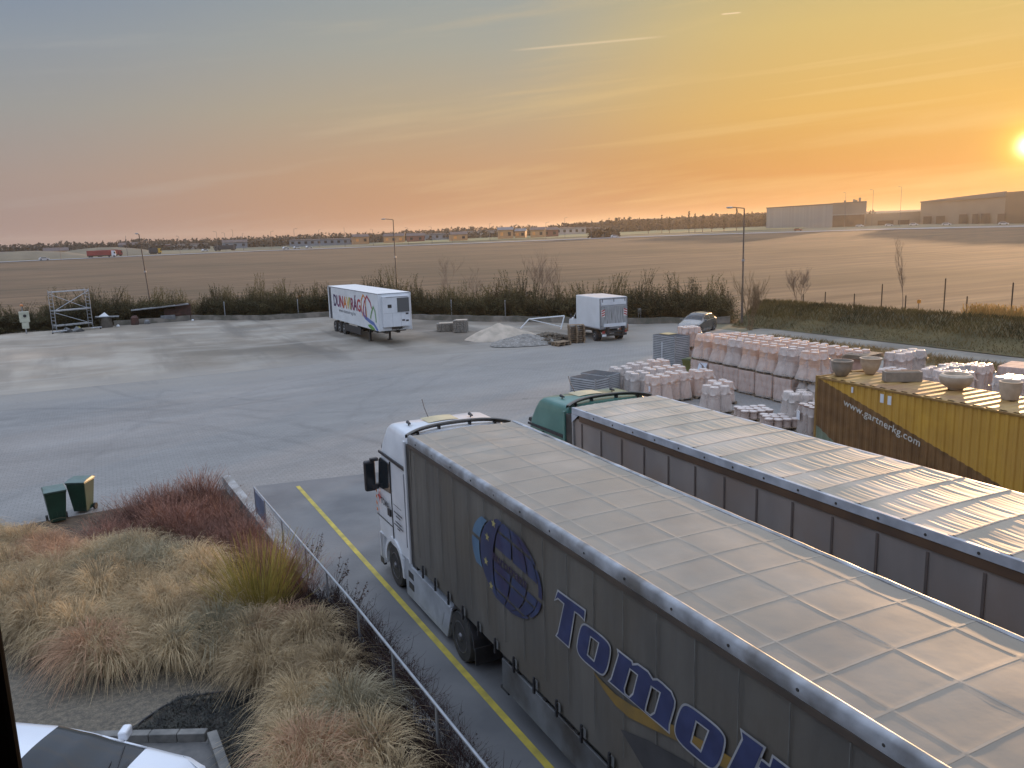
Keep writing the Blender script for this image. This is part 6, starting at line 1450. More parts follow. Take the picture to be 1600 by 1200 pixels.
# scaffold
SC = thing('scaffold_tower', 'aluminium scaffold tower on wheels in front of the hedge', 'scaffold', (-1.6, 88.4, 0), R(22)); Lq, Dq, Hq = 3.3, .95, 3.9
def pipe(name, P, r_=.03, m=None): b = MB(); b.tube(P, r_, n=6); return b.build(name, m or M['galv'], SC)
for x in (-Lq/2, Lq/2):
    for y in (-Dq/2, Dq/2): pipe('upright', [(x, y, .25), (x, y, Hq+.1)], .036)
    for k in range(11): pipe('rung', [(x, -Dq/2, .5+k*.33), (x, Dq/2, .5+k*.33)], .024)
for y in (-Dq/2, Dq/2): pipe('rail', [(-Lq/2, y, Hq-.05), (Lq/2, y, Hq-.05)], .03)
pipe('brace', [(-Lq/2, -Dq/2, 2.1), (Lq/2, -Dq/2, 3.8)]); pipe('brace', [(-Lq/2, Dq/2, 3.7), (Lq/2, Dq/2, 2.1)]); pipe('brace', [(-Lq/2, -Dq/2, 1.95), (Lq/2, -Dq/2, .6)])
for z in (.62, 2.02): b = MB(); b.box(-Lq/2, Lq/2, -Dq/2, Dq/2, z, z+.10); b.build('platform', M['alu'], SC)
pipe('outrigger', [(-Lq/2-.6, -Dq, .22), (-Lq/2+.7, -Dq, .22)], .05); pipe('outrigger', [(Lq/2-.4, -Dq, .22), (Lq/2+.6, -Dq, .22)], .05)
for x in (-Lq/2-.55, -Lq/2+.6, Lq/2+.5):
    b = MB(); b.cyl((x-.03, -Dq, .10), (x+.03, -Dq, .10), .10); b.cyl((x, -Dq, .1), (x, -Dq, .85), .025); b.build('castor', M['black'], SC)
# junk beside the scaffold
m_rust = mat('rusty_sheet', S(92, 62, 54), S(66, 50, 46), 2, .8, .3, 8); m_grey = mat('old_grey_board', S(126, 128, 130), S(96, 98, 100), 2, .7)
t_ = thing('drum_table', 'round container with a board lid beside the scaffold', 'drum', (1.35, 89.3, 0), R(-5)); b = MB(); b.lathe([(.45, 0), (.5, .05), (.5, 1.0), (.46, 1.05)], 20); b.build('drum', mat('grey_brown_drum', S(104, 98, 90), S(84, 80, 74), 3, .7), t_, smooth=True)
b = MB(); b.box(-1.0, 1.1, -.5, .5, 1.06, 1.14, Matrix.Rotation(R(2), 4, 'Y')); b.build('lid_board', m_grey, t_); b = MB(); b.add([(-.7, -.2, 1.15), (.3, -.3, 1.15), (.1, .2, 1.15), (-.1, 0, 1.55)], [(0, 1, 3), (1, 2, 3), (2, 0, 3), (0, 2, 1)]); b.build('folded_sheet', M['white2'], t_)
t_ = thing('yellow_can', 'small yellow can lying under the scaffold', 'can', (-1.1, 87.9, 0), 0); b = MB(); b.lathe([(.14, 0), (.16, .05), (.16, .35), (.06, .45)], 12); b.build('body', mat('can_yellow', S(170, 160, 60), rough=.5), t_); b = MB(); b.cyl((0, 0, .44), (.05, 0, .5), .03); b.build('cap', M['black'], t_)
for i, (x, y, s_, lab) in enumerate(((-2.1, 87.3, .55, 'folded grey sheet on the ground at the foot of the scaffold, left one'), (-1.2, 87.2, .6, 'folded grey sheet on the ground at the foot of the scaffold, right one'))):
    b = MB(); b.add([(-s_, 0, 0), (s_, -.1, 0), (.1, .4, .02), (-.1, .1, .55*s_+.2), (.3, -.2, .3)], [(0, 1, 4), (0, 4, 3), (1, 2, 4), (4, 2, 3), (2, 0, 3)]); o = b.build('folded_sheet', m_grey); o.location = (x, y, .05); tag(o, lab, 'sheet')
t_ = thing('lean_to', 'low brown lean-to with a grey sheet roof, left of the hedge', 'shed', (7.0, 91.2, 0), R(-3))
b = MB(); b.box(-.2, 1.9, 0, .9, 0, 1.3); b.build('side_wall', m_rust, t_); b = MB(); b.box(.9, 2.4, -.1, .0, .0, 1.75); b.build('front_sheet', m_rust, t_)
b = MB(); b.box(-3.2, 2.3, -.6, 1.0, 1.55, 1.62, Matrix.Rotation(R(-3.2), 4, 'Y')); b.build('roof_sheet', m_grey, t_); b = MB(); b.cyl((-2.6, .6, 0), (-2.6, .6, 1.4), .05); b.build('post', M['darkmetal'], t_)
b = MB(); b.box(-.6, .8, -.5, -.2, 0.1, .7); b.build('stacked_boxes', m_grey, t_, bevel=.02)
for i, (x, y, m, s_, lab) in enumerate(((3.9, 90.2, m_rust, .38, 'rust-brown drum in front of the lean-to'), (5.0, 90.0, m_grey, .30, 'small grey heap of scrap beside the rust-brown drum'), (9.3, 89.6, M['white2'], .13, 'small white canister at the right end of the lean-to'), (2.3, 89.0, M['white2'], .16, 'crumpled white bag on the ground right of the round container'))):
    b = MB(); b.lathe([(s_*.9, 0), (s_, .06), (s_*.95, s_*1.9 if i == 0 else s_), (s_*.5, s_*2.4 if i == 0 else s_*1.5)], 14 if i == 0 else 7); o = b.build(('metal_drum', 'scrap_heap', 'canister', 'plastic_bag')[i], m); o.location = (x, y, .03); tag(o, lab, ('drum', 'scrap', 'canister', 'bag')[i])

# ------------------------------------------------------------------ kerb wall, hedge, lamps, fence
HL = [(-26, 88.0), (-12, 88.6), (2, 90.6), (9.2, 90.6), (15.7, 84.6), (22, 83.4), (29.8, 71.0), (36, 63.0), (41.3, 56.6), (44.0, 54.8), (47.5, 52.0)]
def pline(P, sp):
    out = []; carry = 0
    for a, c in zip(P[:-1], P[1:]):
        a = Vector(a); c = Vector(c); l = (c-a).length; d = (c-a)/l; t = carry
        while t < l: out.append((a+d*t, d)); t += sp
        carry = t-l
    return out
m_hk = mat('rough_concrete_kerb', S(126, 118, 108), S(94, 90, 84), 1.2, .9, .6, 6, c3=S(84, 82, 72), scale3=.6)
b = MB()
for i, (a, c) in enumerate(zip(HL[2:-1], HL[3:])):
    a = Vector(a); c = Vector(c); d = (c-a).normalized(); n_ = Vector((-d.y, d.x)); k_ = max(2, int((c-a).length/.5))
    for j in range(k_):
        p = a+(c-a)*(j/k_); p2 = a+(c-a)*((j+1)/k_); z = .52+.08*mnoise.noise(Vector((p.x, p.y, 0))); z2 = .52+.08*mnoise.noise(Vector((p2.x, p2.y, 0)))
        b.add([(p.x, p.y, 0), (p2.x, p2.y, 0), (p2.x+n_.x*.15, p2.y+n_.y*.15, z2), (p.x+n_.x*.15, p.y+n_.y*.15, z), (p.x+n_.x*.6, p.y+n_.y*.6, z), (p2.x+n_.x*.6, p2.y+n_.y*.6, z2), (p.x+n_.x*.7, p.y+n_.y*.7, 0), (p2.x+n_.x*.7, p2.y+n_.y*.7, 0)], [(0, 1, 2, 3), (3, 2, 5, 4), (4, 5, 7, 6)])
tag(b.build('kerb_wall', m_hk), 'low rough concrete kerb wall running in front of the hedge', 'low wall')
m_hedge = mleaf('hedge_foliage', S(60, 60, 42), S(106, 98, 66), .8, .15, .9, .3); m_hstem = mleaf('hedge_stems', S(60, 54, 40), S(112, 98, 68), .8, .05, .6, .2)
def hedge_shrub(seed, hgt, rad):
    q = random.Random(seed); t_ = thing('hedge_shrub', 'dark bushy shrub with feathery bare tips in the hedge by the field', 'shrub', (0, 0, 0), 0, 'shrubs of the hedge along the kerb wall')
    b = MB(); T_ = stems_mesh(b, 120, rad*.8, hgt, seed, .034, .014, .5, 5, 1, .5, .35, .5)
    for pts, d in T_:
        for _ in range(3):
            k = q.randrange(2, 5); p = pts[k]; dr = Vector((d.x*.6+q.uniform(-.6, .6), d.y*.6+q.uniform(-.6, .6), q.uniform(.3, 1))).normalized(); l = q.uniform(.3, .9); b.ribbon([p, p+dr*l*.5, p+dr*l], .018, .008, dr.cross(Vector((.3, .8, .1))).normalized())
    b.build('stems', m_hstem, t_)
    b = MB()
    for _ in range(2600):
        a = q.uniform(0, 6.28); z = hgt*.72*q.random()**1.15; rr_ = rad*(1-.35*(z/hgt)**2)*(.45+.6*q.random()); x, y = rr_*math.cos(a), rr_*math.sin(a)
        if mnoise.noise(Vector((x*1.1+seed, y*1.1, z*1.1))) < -.12-.1*(z < .5): continue
        b.leaf(Vector((x, y, z)), Vector((q.uniform(-1, 1), q.uniform(-1, 1), q.uniform(-.3, 1))).normalized(), Vector((q.uniform(-1, 1), q.uniform(-1, 1), 1)), q.uniform(.10, .22), q.uniform(.05, .10))
    for pts, d in T_:
        for _ in range(12):
            t = 1.5+3.4*q.random(); k = int(t); k = min(k, 4); p = pts[k].lerp(pts[min(k+1, 5)], t-k); b.leaf(p, Vector((q.uniform(-1, 1), q.uniform(-1, 1), q.uniform(0, 1))).normalized(), Vector((0, 0, 1)), .13, .05)
    # feathery one-sided uprights standing clear of the dense base
    for _ in range(16):
        a = q.uniform(0, 6.28); bx = Vector((math.cos(a)*rad*.6*q.random(), math.sin(a)*rad*.6*q.random(), hgt*.4)); L_ = hgt*q.uniform(.65, 1.05); cv = Vector((q.uniform(-.1, .75), q.uniform(-.3, .3), 0)); pts = [bx+cv*(k/6)**2*L_*.45+Vector((0, 0, L_*k/6*(1-.08*k/6))) for k in range(7)]
        for _ in range(34):
            t = 6*q.random()**.8; k = min(5, int(t)); p = pts[k].lerp(pts[k+1], t-k); dr = Vector((q.uniform(-.7, .7), q.uniform(-.7, .7), q.uniform(.3, 1.1))).normalized(); b.leaf(p, dr, Vector((q.uniform(-1, 1), q.uniform(-1, 1), 0)), q.uniform(.12, .34)*(1.1-t/8), .045)
        b.ribbon(pts, .03, .012, Vector((q.uniform(-1, 1), q.uniform(-1, 1), 0)).normalized())
    b.build('foliage', m_hedge, t_); return t_
hp_ = [hedge_shrub(300+i, hh, rr_) for i, (hh, rr_) in enumerate(((3.0, 1.45), (2.6, 1.4), (3.5, 1.5), (2.4, 1.4), (2.9, 1.45)))]
used = set(); q = random.Random(21)
for row, (off, sp) in enumerate(((1.9, 1.15), (3.3, 1.3))):
    for j, (p, d) in enumerate(pline(HL, sp)):
        n_ = Vector((-d.y, d.x)); pos = p+n_*(off+q.uniform(-.25, .25)); k = q.randrange(5)
        big = .80+.42*(mnoise.noise(Vector((j*.23, row*3.1, 0)))+.2)
        if p.x < -3: big *= .72
        args = ((pos.x, pos.y, 0), q.uniform(0, 6.28))
        if k not in used: used.add(k); o = hp_[k]; o.location = args[0]; o.rotation_euler = (0, 0, args[1]); o.scale = (1.05, 1.05, big)
        else: copy_tree(hp_[k], *args, scale=(1.05, 1.05, big*q.uniform(.9, 1.1)))
# soil strip below the hedge
b = MB(); N_ = pline(HL, 2.0); b.grid(len(N_), 2, lambda a, c: (lambda e: (e[0].x-e[1].y*(.6+4.6*c), e[0].y+e[1].x*(.6+4.6*c), .06))(N_[min(len(N_)-1, int(round(a*(len(N_)-1))))])); tag(b.build('hedge_soil', mat('hedge_soil', S(74, 62, 50), S(92, 80, 62), .8, .95)), kind='structure')
# grass bank on the right
m_bank = mat('bank_grass', S(76, 70, 44), S(98, 88, 56), .5, .95, .5, 5, c3=S(60, 58, 38), scale3=.25)
BK0 = [(46.2, 50.5), (47.3, 46), (47.8, 36), (48.1, 26), (50.5, 20), (56, 14), (60, -30)]; BK1 = [(53.0, 53.0), (53.8, 46), (54.6, 36), (55.2, 26), (58, 20), (63, 14), (68, -30)]
def lp(P, t): t *= len(P)-1; i = min(int(t), len(P)-2); f = t-i; return P[i][0]*(1-f)+P[i+1][0]*f, P[i][1]*(1-f)+P[i+1][1]*f
b = MB()
def bank(u_, v_):
    a = lp(BK0, u_); c = lp(BK1, u_); x = a[0]*(1-v_)+c[0]*v_; y = a[1]*(1-v_)+c[1]*v_
    return (x, y, .02+1.45*math.sin(min(1, v_*1.25)*math.pi/2)**1.5*(1-max(0, v_-.85)*5.5)+.10*mnoise.noise(Vector((x*.7, y*.7, 0)))*math.sin(math.pi*v_))
b.grid(140, 18, bank, flip=True); tag(b.build('bank', m_bank, smooth=True, angle=180), kind='structure')
b = MB(); q = random.Random(31)
for _ in range(26000):
    u_, v_ = q.uniform(0, .86), q.uniform(.03, 1.0); p = Vector(bank(u_, v_)); a = q.uniform(0, 6.28); dense = v_ > .30; l = q.uniform(.25, .55) if dense else q.uniform(.10, .25)
    d = Vector((math.cos(a)*.5, math.sin(a)*.5, 1)).normalized(); b.leaf(p-Vector((0, 0, .03)), d, Vector((math.sin(a), -math.cos(a), .2)), l, .05 if dense else .03)
tag(b.build('bank_growth', mleaf('bank_growth', S(66, 62, 38), S(112, 98, 60), .8, .2, .35, 0)), 'rough dark grass covering the bank on the right', 'grass', kind='stuff')
b = MB()
for _ in range(5000):
    u_, v_ = q.uniform(0, 1), q.uniform(0, 1); x = 41.3+2.8*v_*(1-.1*u_)+.6*u_; y = 43.5-19*u_; a = q.uniform(0, 6.28); b.leaf(Vector((x, y, .01)), Vector((math.cos(a)*.6, math.sin(a)*.6, 1)).normalized(), Vector((math.sin(a), -math.cos(a), .2)), q.uniform(.2, .5), .03)
tag(b.build('verge_growth', mleaf('dry_verge_growth', S(112, 94, 62), S(166, 140, 96), .8, .3, .5, 0)), 'dry straw-coloured grass strip between pallets and service road', 'grass', kind='stuff')
b = MB()
for _ in range(2600):
    x = q.gauss(54.8, .5); y = q.uniform(22, 36); z0 = 1.1; a = q.uniform(0, 6.28); hh = q.uniform(.5, 1.2); b.ribbon([Vector((x, y, z0)), Vector((x+.05*math.cos(a), y+.05*math.sin(a), z0+hh*.6)), Vector((x+.15*math.cos(a), y+.15*math.sin(a), z0+hh))], .02, .05, Vector((math.cos(a), math.sin(a), 0)))
tag(b.build('reeds', mleaf('pale_reeds', S(150, 120, 70), S(196, 160, 100), .8, .4, .8, 0)), 'pale reedy plumes on top of the bank at the far right', 'reeds', kind='stuff')
# bare trees and saplings
def bare_tree(name, lab, loc, hgt, seed, m, nb=9, spread=.5, tr=.05, group=None, lean=(0, 0), multi=1, dens=1.0, vis=False):
    q = random.Random(seed); t_ = thing(name, lab, 'tree', loc, 0, group); tb, cb_ = MB(), MB()
    def grow(p, d, l, r_, lev, mb):
        pts = [p]; k_ = 4
        for k in range(k_): d = (d+Vector((q.uniform(-.14, .14), q.uniform(-.14, .14), .05))).normalized(); pts.append(pts[-1]+d*l/k_)
        for k in range(k_): mb.cyl(pts[k], pts[k+1], max(.006, r_*(1-.16*k)), max(.004, r_*(1-.16*(k+1))), n=5 if lev < 2 else 3, cap=False)
        if lev >= 3: return
        for _ in range(int((nb if lev == 0 else 5)*dens)):
            k = q.randrange(1, k_+1) if lev else q.randrange(2, k_+1); a = q.uniform(0, 6.28)
            dd = (d*.8+Vector((math.cos(a), math.sin(a), 0))*spread*q.uniform(.6, 1.3)+Vector((0, 0, .25))).normalized(); grow(pts[k], dd, l*q.uniform(.45, .7), r_*.5, lev+1, cb_)
    for _ in range(multi): grow(Vector((q.uniform(-.2, .2)*(multi > 1), q.uniform(-.2, .2)*(multi > 1), 0)), Vector((lean[0]+q.uniform(-.35, .35)*(multi > 1), lean[1]+q.uniform(-.35, .35)*(multi > 1), 1)).normalized(), hgt*(.55 if multi == 1 else .5), tr, 0, tb)
    tb.build('trunk', m, t_, smooth=True, angle=180); cb_.build('branches', m, t_); return t_
m_bark = mat('bare_bark', S(116, 98, 84), S(134, 114, 98), 4, .9)
bare_tree('bare_shrub', 'tall bare multi-stemmed shrub at the foot of the right-hand lamp post', (45.5, 47.6, 0), 4.2, 1, mat('pale_bark', S(132, 112, 84), S(112, 92, 68), 4, .9), 5, .35, .035, multi=7)
for i, (x, y, hgt, lab) in enumerate(((53.6, 50.3, 4.3, 'spreading bare tree at the left end of the bank'), (56.5, 42.5, 6.2, 'slender bare tree behind the middle of the bank'), (56.4, 31.2, 4.8, 'small bare tree at the right end of the bank'), (37.9, 66.5, 6.2, 'bare multi-stemmed tree rising from the hedge behind the box truck'), (34.0, 73.0, 4.8, 'bare sapling in the hedge left of the box truck'), (31.5, 76.0, 5.4, 'bare sapling in the hedge just right of the white trailer'))):
    bare_tree('bare_tree', lab, (x, y, 1.1 if x > 50 else 0), hgt-1.1*(x > 50), 10+i, m_bark, 6, .55 if i != 1 else .4, .028, multi=1 if i in (1, 2, 4, 5) else 4)
# lamp posts of the yard
def lamp_post(lab, loc, rz, hgt, lean=(0, 0), arm=.9):
    t_ = thing('lamp_post', lab, 'lamp post', loc, rz, None); b = MB(); tp = Vector((lean[0], lean[1], hgt)); b.cyl((0, 0, 0), tp*.33, .10, .085, 10); b.cyl(tp*.33, tp, .07, .05, 10); b.build('pole', m_pole, t_, smooth=True)
    b = MB(); b.tube([tp, tp+Vector((-arm, 0, .12))], .035); b.build('arm', m_pole, t_); b = MB(); b.lathe([(.03, -.1), (.10, -.05), (.13, .1), (.11, .35), (.04, .5)], 12); b.v = [tuple(tp+Vector((-arm-.05-z*.9, y*1.1, .10+x*.6))) for x, y, z in b.v]; b.build('lamp_head', M['alu'], t_, smooth=True)
    b = MB(); b.cyl(tp*.56-Vector((0, 0, .05)), tp*.56+Vector((0, 0, .12)), .12, n=10); b.build('clamp', M['galv'], t_)
m_pole = mat('lamp_pole', S(112, 100, 90), S(92, 82, 76), 3, .6)
lamp_post('slightly leaning lamp post behind the hedge at the left, its arm end-on', (6.0, 96.5, 0), R(-60), 9.0, (-.3, -.35), .15)
lamp_post('lamp post with arm to the left, behind the white trailer', (32.8, 93.0, 0), R(-19), 9.9)
lamp_post('lamp post with arm to the left, beside the dark car and bare shrub', (47.2, 50.3, 0), R(-43), 9.4)
# fence posts behind hedge and on the bank
pr_ = None
def post_at(x, y, z, hh, lab, grp, m):
    b = MB(); b.cyl((0, 0, 0), (0, 0, hh), .045, n=6); b.cyl((0, 0, hh), (0, 0, hh+.04), .055, .02, n=6); o = b.build('fence_post', m); o.location = (x, y, z); tag(o, lab, 'fence post', grp)
m_fp = mat('dark_fence_post', S(60, 50, 40), S(78, 64, 50), 4, .9)
for x, y, hh in ((55.9, 52.0, 1.9), (55.8, 49.5, 1.7), (55.9, 46.6, 1.7), (55.8, 43.9, 2.6), (56.0, 41.9, 1.8), (56.3, 38.9, 3.2), (56.1, 37.0, 2.0), (56.3, 33.9, 3.1), (56.2, 32.9, 2.2), (56.3, 29.6, 2.9), (56.1, 28.6, 1.6), (56.4, 26.0, 2.0), (56.4, 23.2, 3.1)): post_at(x, y, 1.15 if y < 51 else .6, hh-.6, 'thin dark fence post along the top of the bank', 'fence posts along the bank', m_fp)
for x, y in ((12.3, 88.0), (19.0, 84.5), (25.9, 78.6), (30.5, 71.4), (34.0, 67.0)): post_at(x, y, .4, 1.5, 'pale fence post standing in the hedge behind the kerb wall', 'pale fence posts in the hedge', M['galv'])
for i, (x, y, z) in enumerate(((47.0, 58.2, 2.2), (57.3, 41.7, 1.7), (20.5, 90, 1.7))):
    t_ = thing('warning_sign', ('small orange sign in the hedge right of the box truck', 'small orange sign by the slender bare tree on the bank', 'small orange sign in the hedge left of the white trailer')[i], 'sign', (x, y, 0), R(-25)); b = MB(); b.box(-.14, .14, -.02, .02, z, z+.26); b.build('plate', mat('sign_orange', S(226, 150, 60), S(214, 136, 50), 3, .5), t_); b = MB(); b.cyl((0, .04, 0), (0, .04, z+.3), .03, n=6); b.build('post', m_fp, t_)

# ------------------------------------------------------------------ far distance
m_whl = mat('warehouse_pale_cladding', S(150, 148, 144), S(140, 138, 134), .05, .7, stretch=(8, 8, .1)); m_whd = mat('warehouse_dark_opening', S(84, 66, 52), S(96, 76, 60), .2, .8); m_whr = mat('warehouse_roof_edge', S(104, 100, 96), rough=.7)
def wall_box(mb, p0, p1, z0, z1, z1b, depth):
    d = Vector((p1[0]-p0[0], p1[1]-p0[1], 0)).normalized(); n_ = Vector((-d.y, d.x, 0)); a = Vector((p0[0], p0[1], 0)); c = Vector((p1[0], p1[1], 0))
    if n_.x < 0: n_ = -n_
    if depth > 5: n_ = (Vector((a.x+c.x, a.y+c.y, 0))).normalized()
    n_ = n_*(depth if depth < 5 else 26); Zv = lambda p, z: (p.x, p.y, z)
    mb.add([Zv(a, z0), Zv(c, z0), Zv(c+n_, z0), Zv(a+n_, z0), Zv(a, z1), Zv(c, z1b), Zv(c+n_, z1b), Zv(a+n_, z1)], [(0, 1, 5, 4), (1, 2, 6, 5), (2, 3, 7, 6), (3, 0, 4, 7), (4, 5, 6, 7)])
    return n_.normalized()
W1 = thing('warehouse', 'big pale flat-roofed warehouse with a brown open bay, alone at left', 'warehouse', (0, 0, 0))
pa, pb, pc = (504.8, 512.0), (497.0, 437.3), (500.0, 410.0)
b = MB(); wall_box(b, pa, pb, 2.5, 20.2, 20.6, 60); b.build('wall', m_whl, W1)
b = MB(); wall_box(b, pb, pc, 2.5, 20.7, 20.9, 60); b.build('wall', mat('warehouse_second_wall', S(132, 124, 114), S(124, 116, 106), .05, .7), W1)
b = MB(); b.add([(496.6, 436.5, 3), (499.4, 411, 3), (499.4, 411, 12.3), (496.6, 436.5, 12.3)], [(0, 3, 2, 1)]); b.build('open_bay', m_whd, W1)
b = MB(); b.add([(496.5, 436.8, 12.3), (499.3, 411, 12.3), (499.3, 411, 12.9), (496.5, 436.8, 12.9)], [(0, 3, 2, 1)]); b.build('bay_lintel', m_whl, W1)
b = MB(); wall_box(b, (504.3, 512.3), (496.5, 437), 20.2, 20.8, 21.2, .8); wall_box(b, (496.5, 437), (499.5, 410), 20.7, 21.4, 21.6, .8); b.build('roof_edge', m_whr, W1)
for y, hh in ((428, 1.6), (420, 2.0), (418, 1.4), (415, 3.0)): b = MB(); b.box(499, 500, y, y+1.2, 20.8, 21.2+hh); b.build('roof_vent', m_whr, W1)
W2 = thing('warehouse', 'longest warehouse at the right picture edge with dark loading bays', 'warehouse', (0, 0, 0))
qa, qb, qc = (540.9, 397.0), (492.0, 305.0), (463.0, 240.0)
b = MB(); wall_box(b, qa, (518, 353), 2.5, 19.6, 20.6, 80); wall_box(b, (518, 353), (506, 330), 2.5, 20.6, 21.2, 80); wall_box(b, (506, 330), qb, 2.5, 21.2, 22.0, 80); b.build('wall', mat('warehouse_tan_cladding', S(146, 130, 112), S(136, 120, 102), .06, .7), W2)
b = MB(); wall_box(b, qb, qc, 2.5, 22.0, 22.3, 80); b.build('wall', mat('warehouse_brown_cladding', S(122, 100, 78), S(112, 92, 72), .06, .7), W2)
dq = Vector((qb[0]-qa[0], qb[1]-qa[1], 0)).normalized(); nq = Vector((dq.y, -dq.x, 0)); nq = nq if nq.x < 0 else -nq
for s0, s1, z1 in ((6, 18, 9.5), (24, 36, 9.5), (54, 64, 10), (70, 77, 10), (80, 90, 10), (98, 106, 9.5)):
    b = MB(); a = Vector((qa[0], qa[1], 0))+dq*s0+nq*.5; c = Vector((qa[0], qa[1], 0))+dq*s1+nq*.5; b.add([(a.x, a.y, 3), (c.x, c.y, 3), (c.x, c.y, z1), (a.x, a.y, z1)], [(0, 3, 2, 1)]); b.build('loading_bay', m_whd, W2)
b = MB(); wall_box(b, (qa[0]-.6, qa[1]+.3), (qb[0]-.6, qb[1]), 19.4, 20.2, 22.6, .8); b.build('roof_edge', m_whr, W2)
W3 = thing('warehouse', 'low long warehouse between the two taller ones', 'warehouse', (0, 0, 0))
b = MB(); wall_box(b, (520, 427), (552, 398), 2.5, 12.5, 13.5, 40); b.build('wall', mat('low_warehouse_cladding', S(150, 134, 114), S(140, 124, 106), .06, .7), W3)
for s0, s1 in ((.2, .45), (.52, .7)): b = MB(); xa, ya = 520+32*s0-.5, 427-29*s0-.5; xb, yb = 520+32*s1-.5, 427-29*s1-.5; b.add([(xa, ya, 3), (xb, yb, 3), (xb, yb, 7.5), (xa, ya, 7.5)], [(0, 3, 2, 1)]); b.build('loading_bay', m_whd, W3)
def aim(px_az, D):  # azimuth in degrees clockwise from +Y, distance
    return D*math.sin(R(px_az)), D*math.cos(R(px_az))
# small parked vehicles along the far yard and road
def tiny_car(lab, x, y, m, ang, s_=1.0, cat='car', name='distant_car'):
    z = terr(x)+.3; t_ = thing(name, lab, cat, (x, y, z), ang); t_.scale = (s_, s_, s_)
    b = MB(); b.prism([(-2.1, .3), (2.1, .3), (2.15, .75), (1.2, .9), (.6, 1.42), (-1.3, 1.45), (-2.0, .95), (-2.15, .8)], lambda x_, z_: (x_, -.85, z_), lambda x_, z_: (x_, .85, z_)); b.build('body', m, t_, bevel=.08)
    b = MB(); b.prism([(1.1, .92), (.62, 1.34), (-1.2, 1.37), (-1.75, .95)], lambda x_, z_: (x_, -.87, z_), lambda x_, z_: (x_, .87, z_)); b.build('window', M['glass'], t_)
    for x_ in (-1.35, 1.35): b = MB(); b.cyl((x_, -.88, .32), (x_, .88, .32), .32, n=10); b.build('wheel', M['rubber'], t_)
def far_lorry(lab, x, y, mbox, mcab, ang, Lb=13.0, name='distant_lorry'):
    z = terr(x)+.3; t_ = thing(name, lab, 'lorry', (x, y, z), ang)
    b = MB(); b.box(-Lb, 0, -1.25, 1.25, 1.1, 3.9); b.build('cargo_box', mbox, t_, bevel=.05); b = MB(); b.prism([(.4, .6), (2.6, .6), (2.7, 1.8), (2.3, 3.5), (.4, 3.7)], lambda x_, z_: (x_, -1.22, z_), lambda x_, z_: (x_, 1.22, z_)); b.build('cab', mcab, t_, bevel=.08)
    b = MB(); b.prism([(1.7, 2.0), (2.68, 1.95), (2.4, 3.0), (1.7, 3.0)], lambda x_, z_: (x_, -1.24, z_), lambda x_, z_: (x_, 1.24, z_)); b.build('window', M['glass'], t_)
    b = MB(); b.box(-Lb, .4, -1.0, 1.0, .7, 1.1); b.build('chassis', M['darkmetal'], t_)
    for x_ in (-Lb+1.2, -Lb+2.5, -1.0, 1.7): b = MB(); b.cyl((x_, -1.24, .5), (x_, 1.24, .5), .5, n=12); b.build('wheel', M['rubber'], t_)
m_rd = mat('red_lorry_paint', S(150, 62, 56), S(134, 54, 50), .4, .6); m_yl = mat('yellow_vehicle_paint', S(206, 166, 60), rough=.5); m_dk = mat('dark_lorry_tarp', S(66, 70, 76), S(56, 60, 66), .5, .7); m_wc = mat('pale_car_paint', S(206, 206, 208), rough=.4)
far_lorry('red articulated lorry with white cab on the far road at the left', 14.6, 534.5, m_rd, M['white'], math.atan2(-2, 15), 12.5)
far_lorry('second red lorry half hidden behind the red one on the far road', 19.0, 562.0, m_rd, m_rd, math.atan2(4, 15), 12.0)
far_lorry('short lorry with yellow cab on the far road', 44.0, 596, m_dk, m_yl, math.atan2(6, 15), 5.0)
far_lorry('dark tarpaulined lorry on the far road, left of the far lamp posts', 89, 640, m_dk, m_dk, math.atan2(-3, -15), 13)
m_dc = mat('dark_red_car_paint', S(130, 62, 50), rough=.4)
for lab, az, D, m, ang in (('pale car at the left end of the far road', -2.1, 505, m_wc, 10), ('white car among vehicles left of the dark distant lorry', 7.1, 640, m_wc, 30), ('second pale car left of the dark distant lorry', 7.9, 655, m_wc, 30), ('white car on the far road beyond the hedge centre', 12.2, 600, m_wc, 20), ('pale car right behind the first white car on the far road', 12.9, 612, m_wc, 20), ('third white car in the queue on the far road', 13.7, 610, m_wc, 20), ('small white van on the far road below the wooded hill', 34.6, 560, m_wc, -20),
        ('dark red car in front of the pale lone warehouse', 46.6, 545, m_dc, -60), ('white car parked before the low middle warehouse', 50.3, 610, m_wc, -60), ('white lorry cab beside the low middle warehouse', 52.0, 600, m_wc, -50), ('pale car left of the longest warehouse wall', 53.4, 590, m_wc, -60), ('white car by the dark loading bays', 55.2, 560, m_wc, -60), ('pale car near the right picture edge by the longest warehouse', 58.2, 520, m_wc, -60)):
    x, y = aim(az, D); tiny_car(lab, x, y, m, R(ang), 1.15)
m_fpole = mat('far_pole', S(110, 104, 104), rough=.6)
fl_az = [(-4.5, 520, 11), (-1.2, 515, 10), (2.5, 560, 12), (5.6, 560, 11), (7.9, 640, 14), (8.4, 650, 13), (8.9, 640, 15), (9.5, 640, 12), (11.3, 640, 13), (12.8, 600, 14), (14.4, 640, 13), (16.1, 620, 14), (18.0, 620, 12), (20.4, 600, 12), (22.0, 600, 12), (23.4, 610, 12), (26.0, 640, 13), (29.9, 590, 12), (31.2, 640, 15), (33.0, 560, 12), (49.4, 640, 24), (51.0, 640, 25), (52.6, 600, 25)]
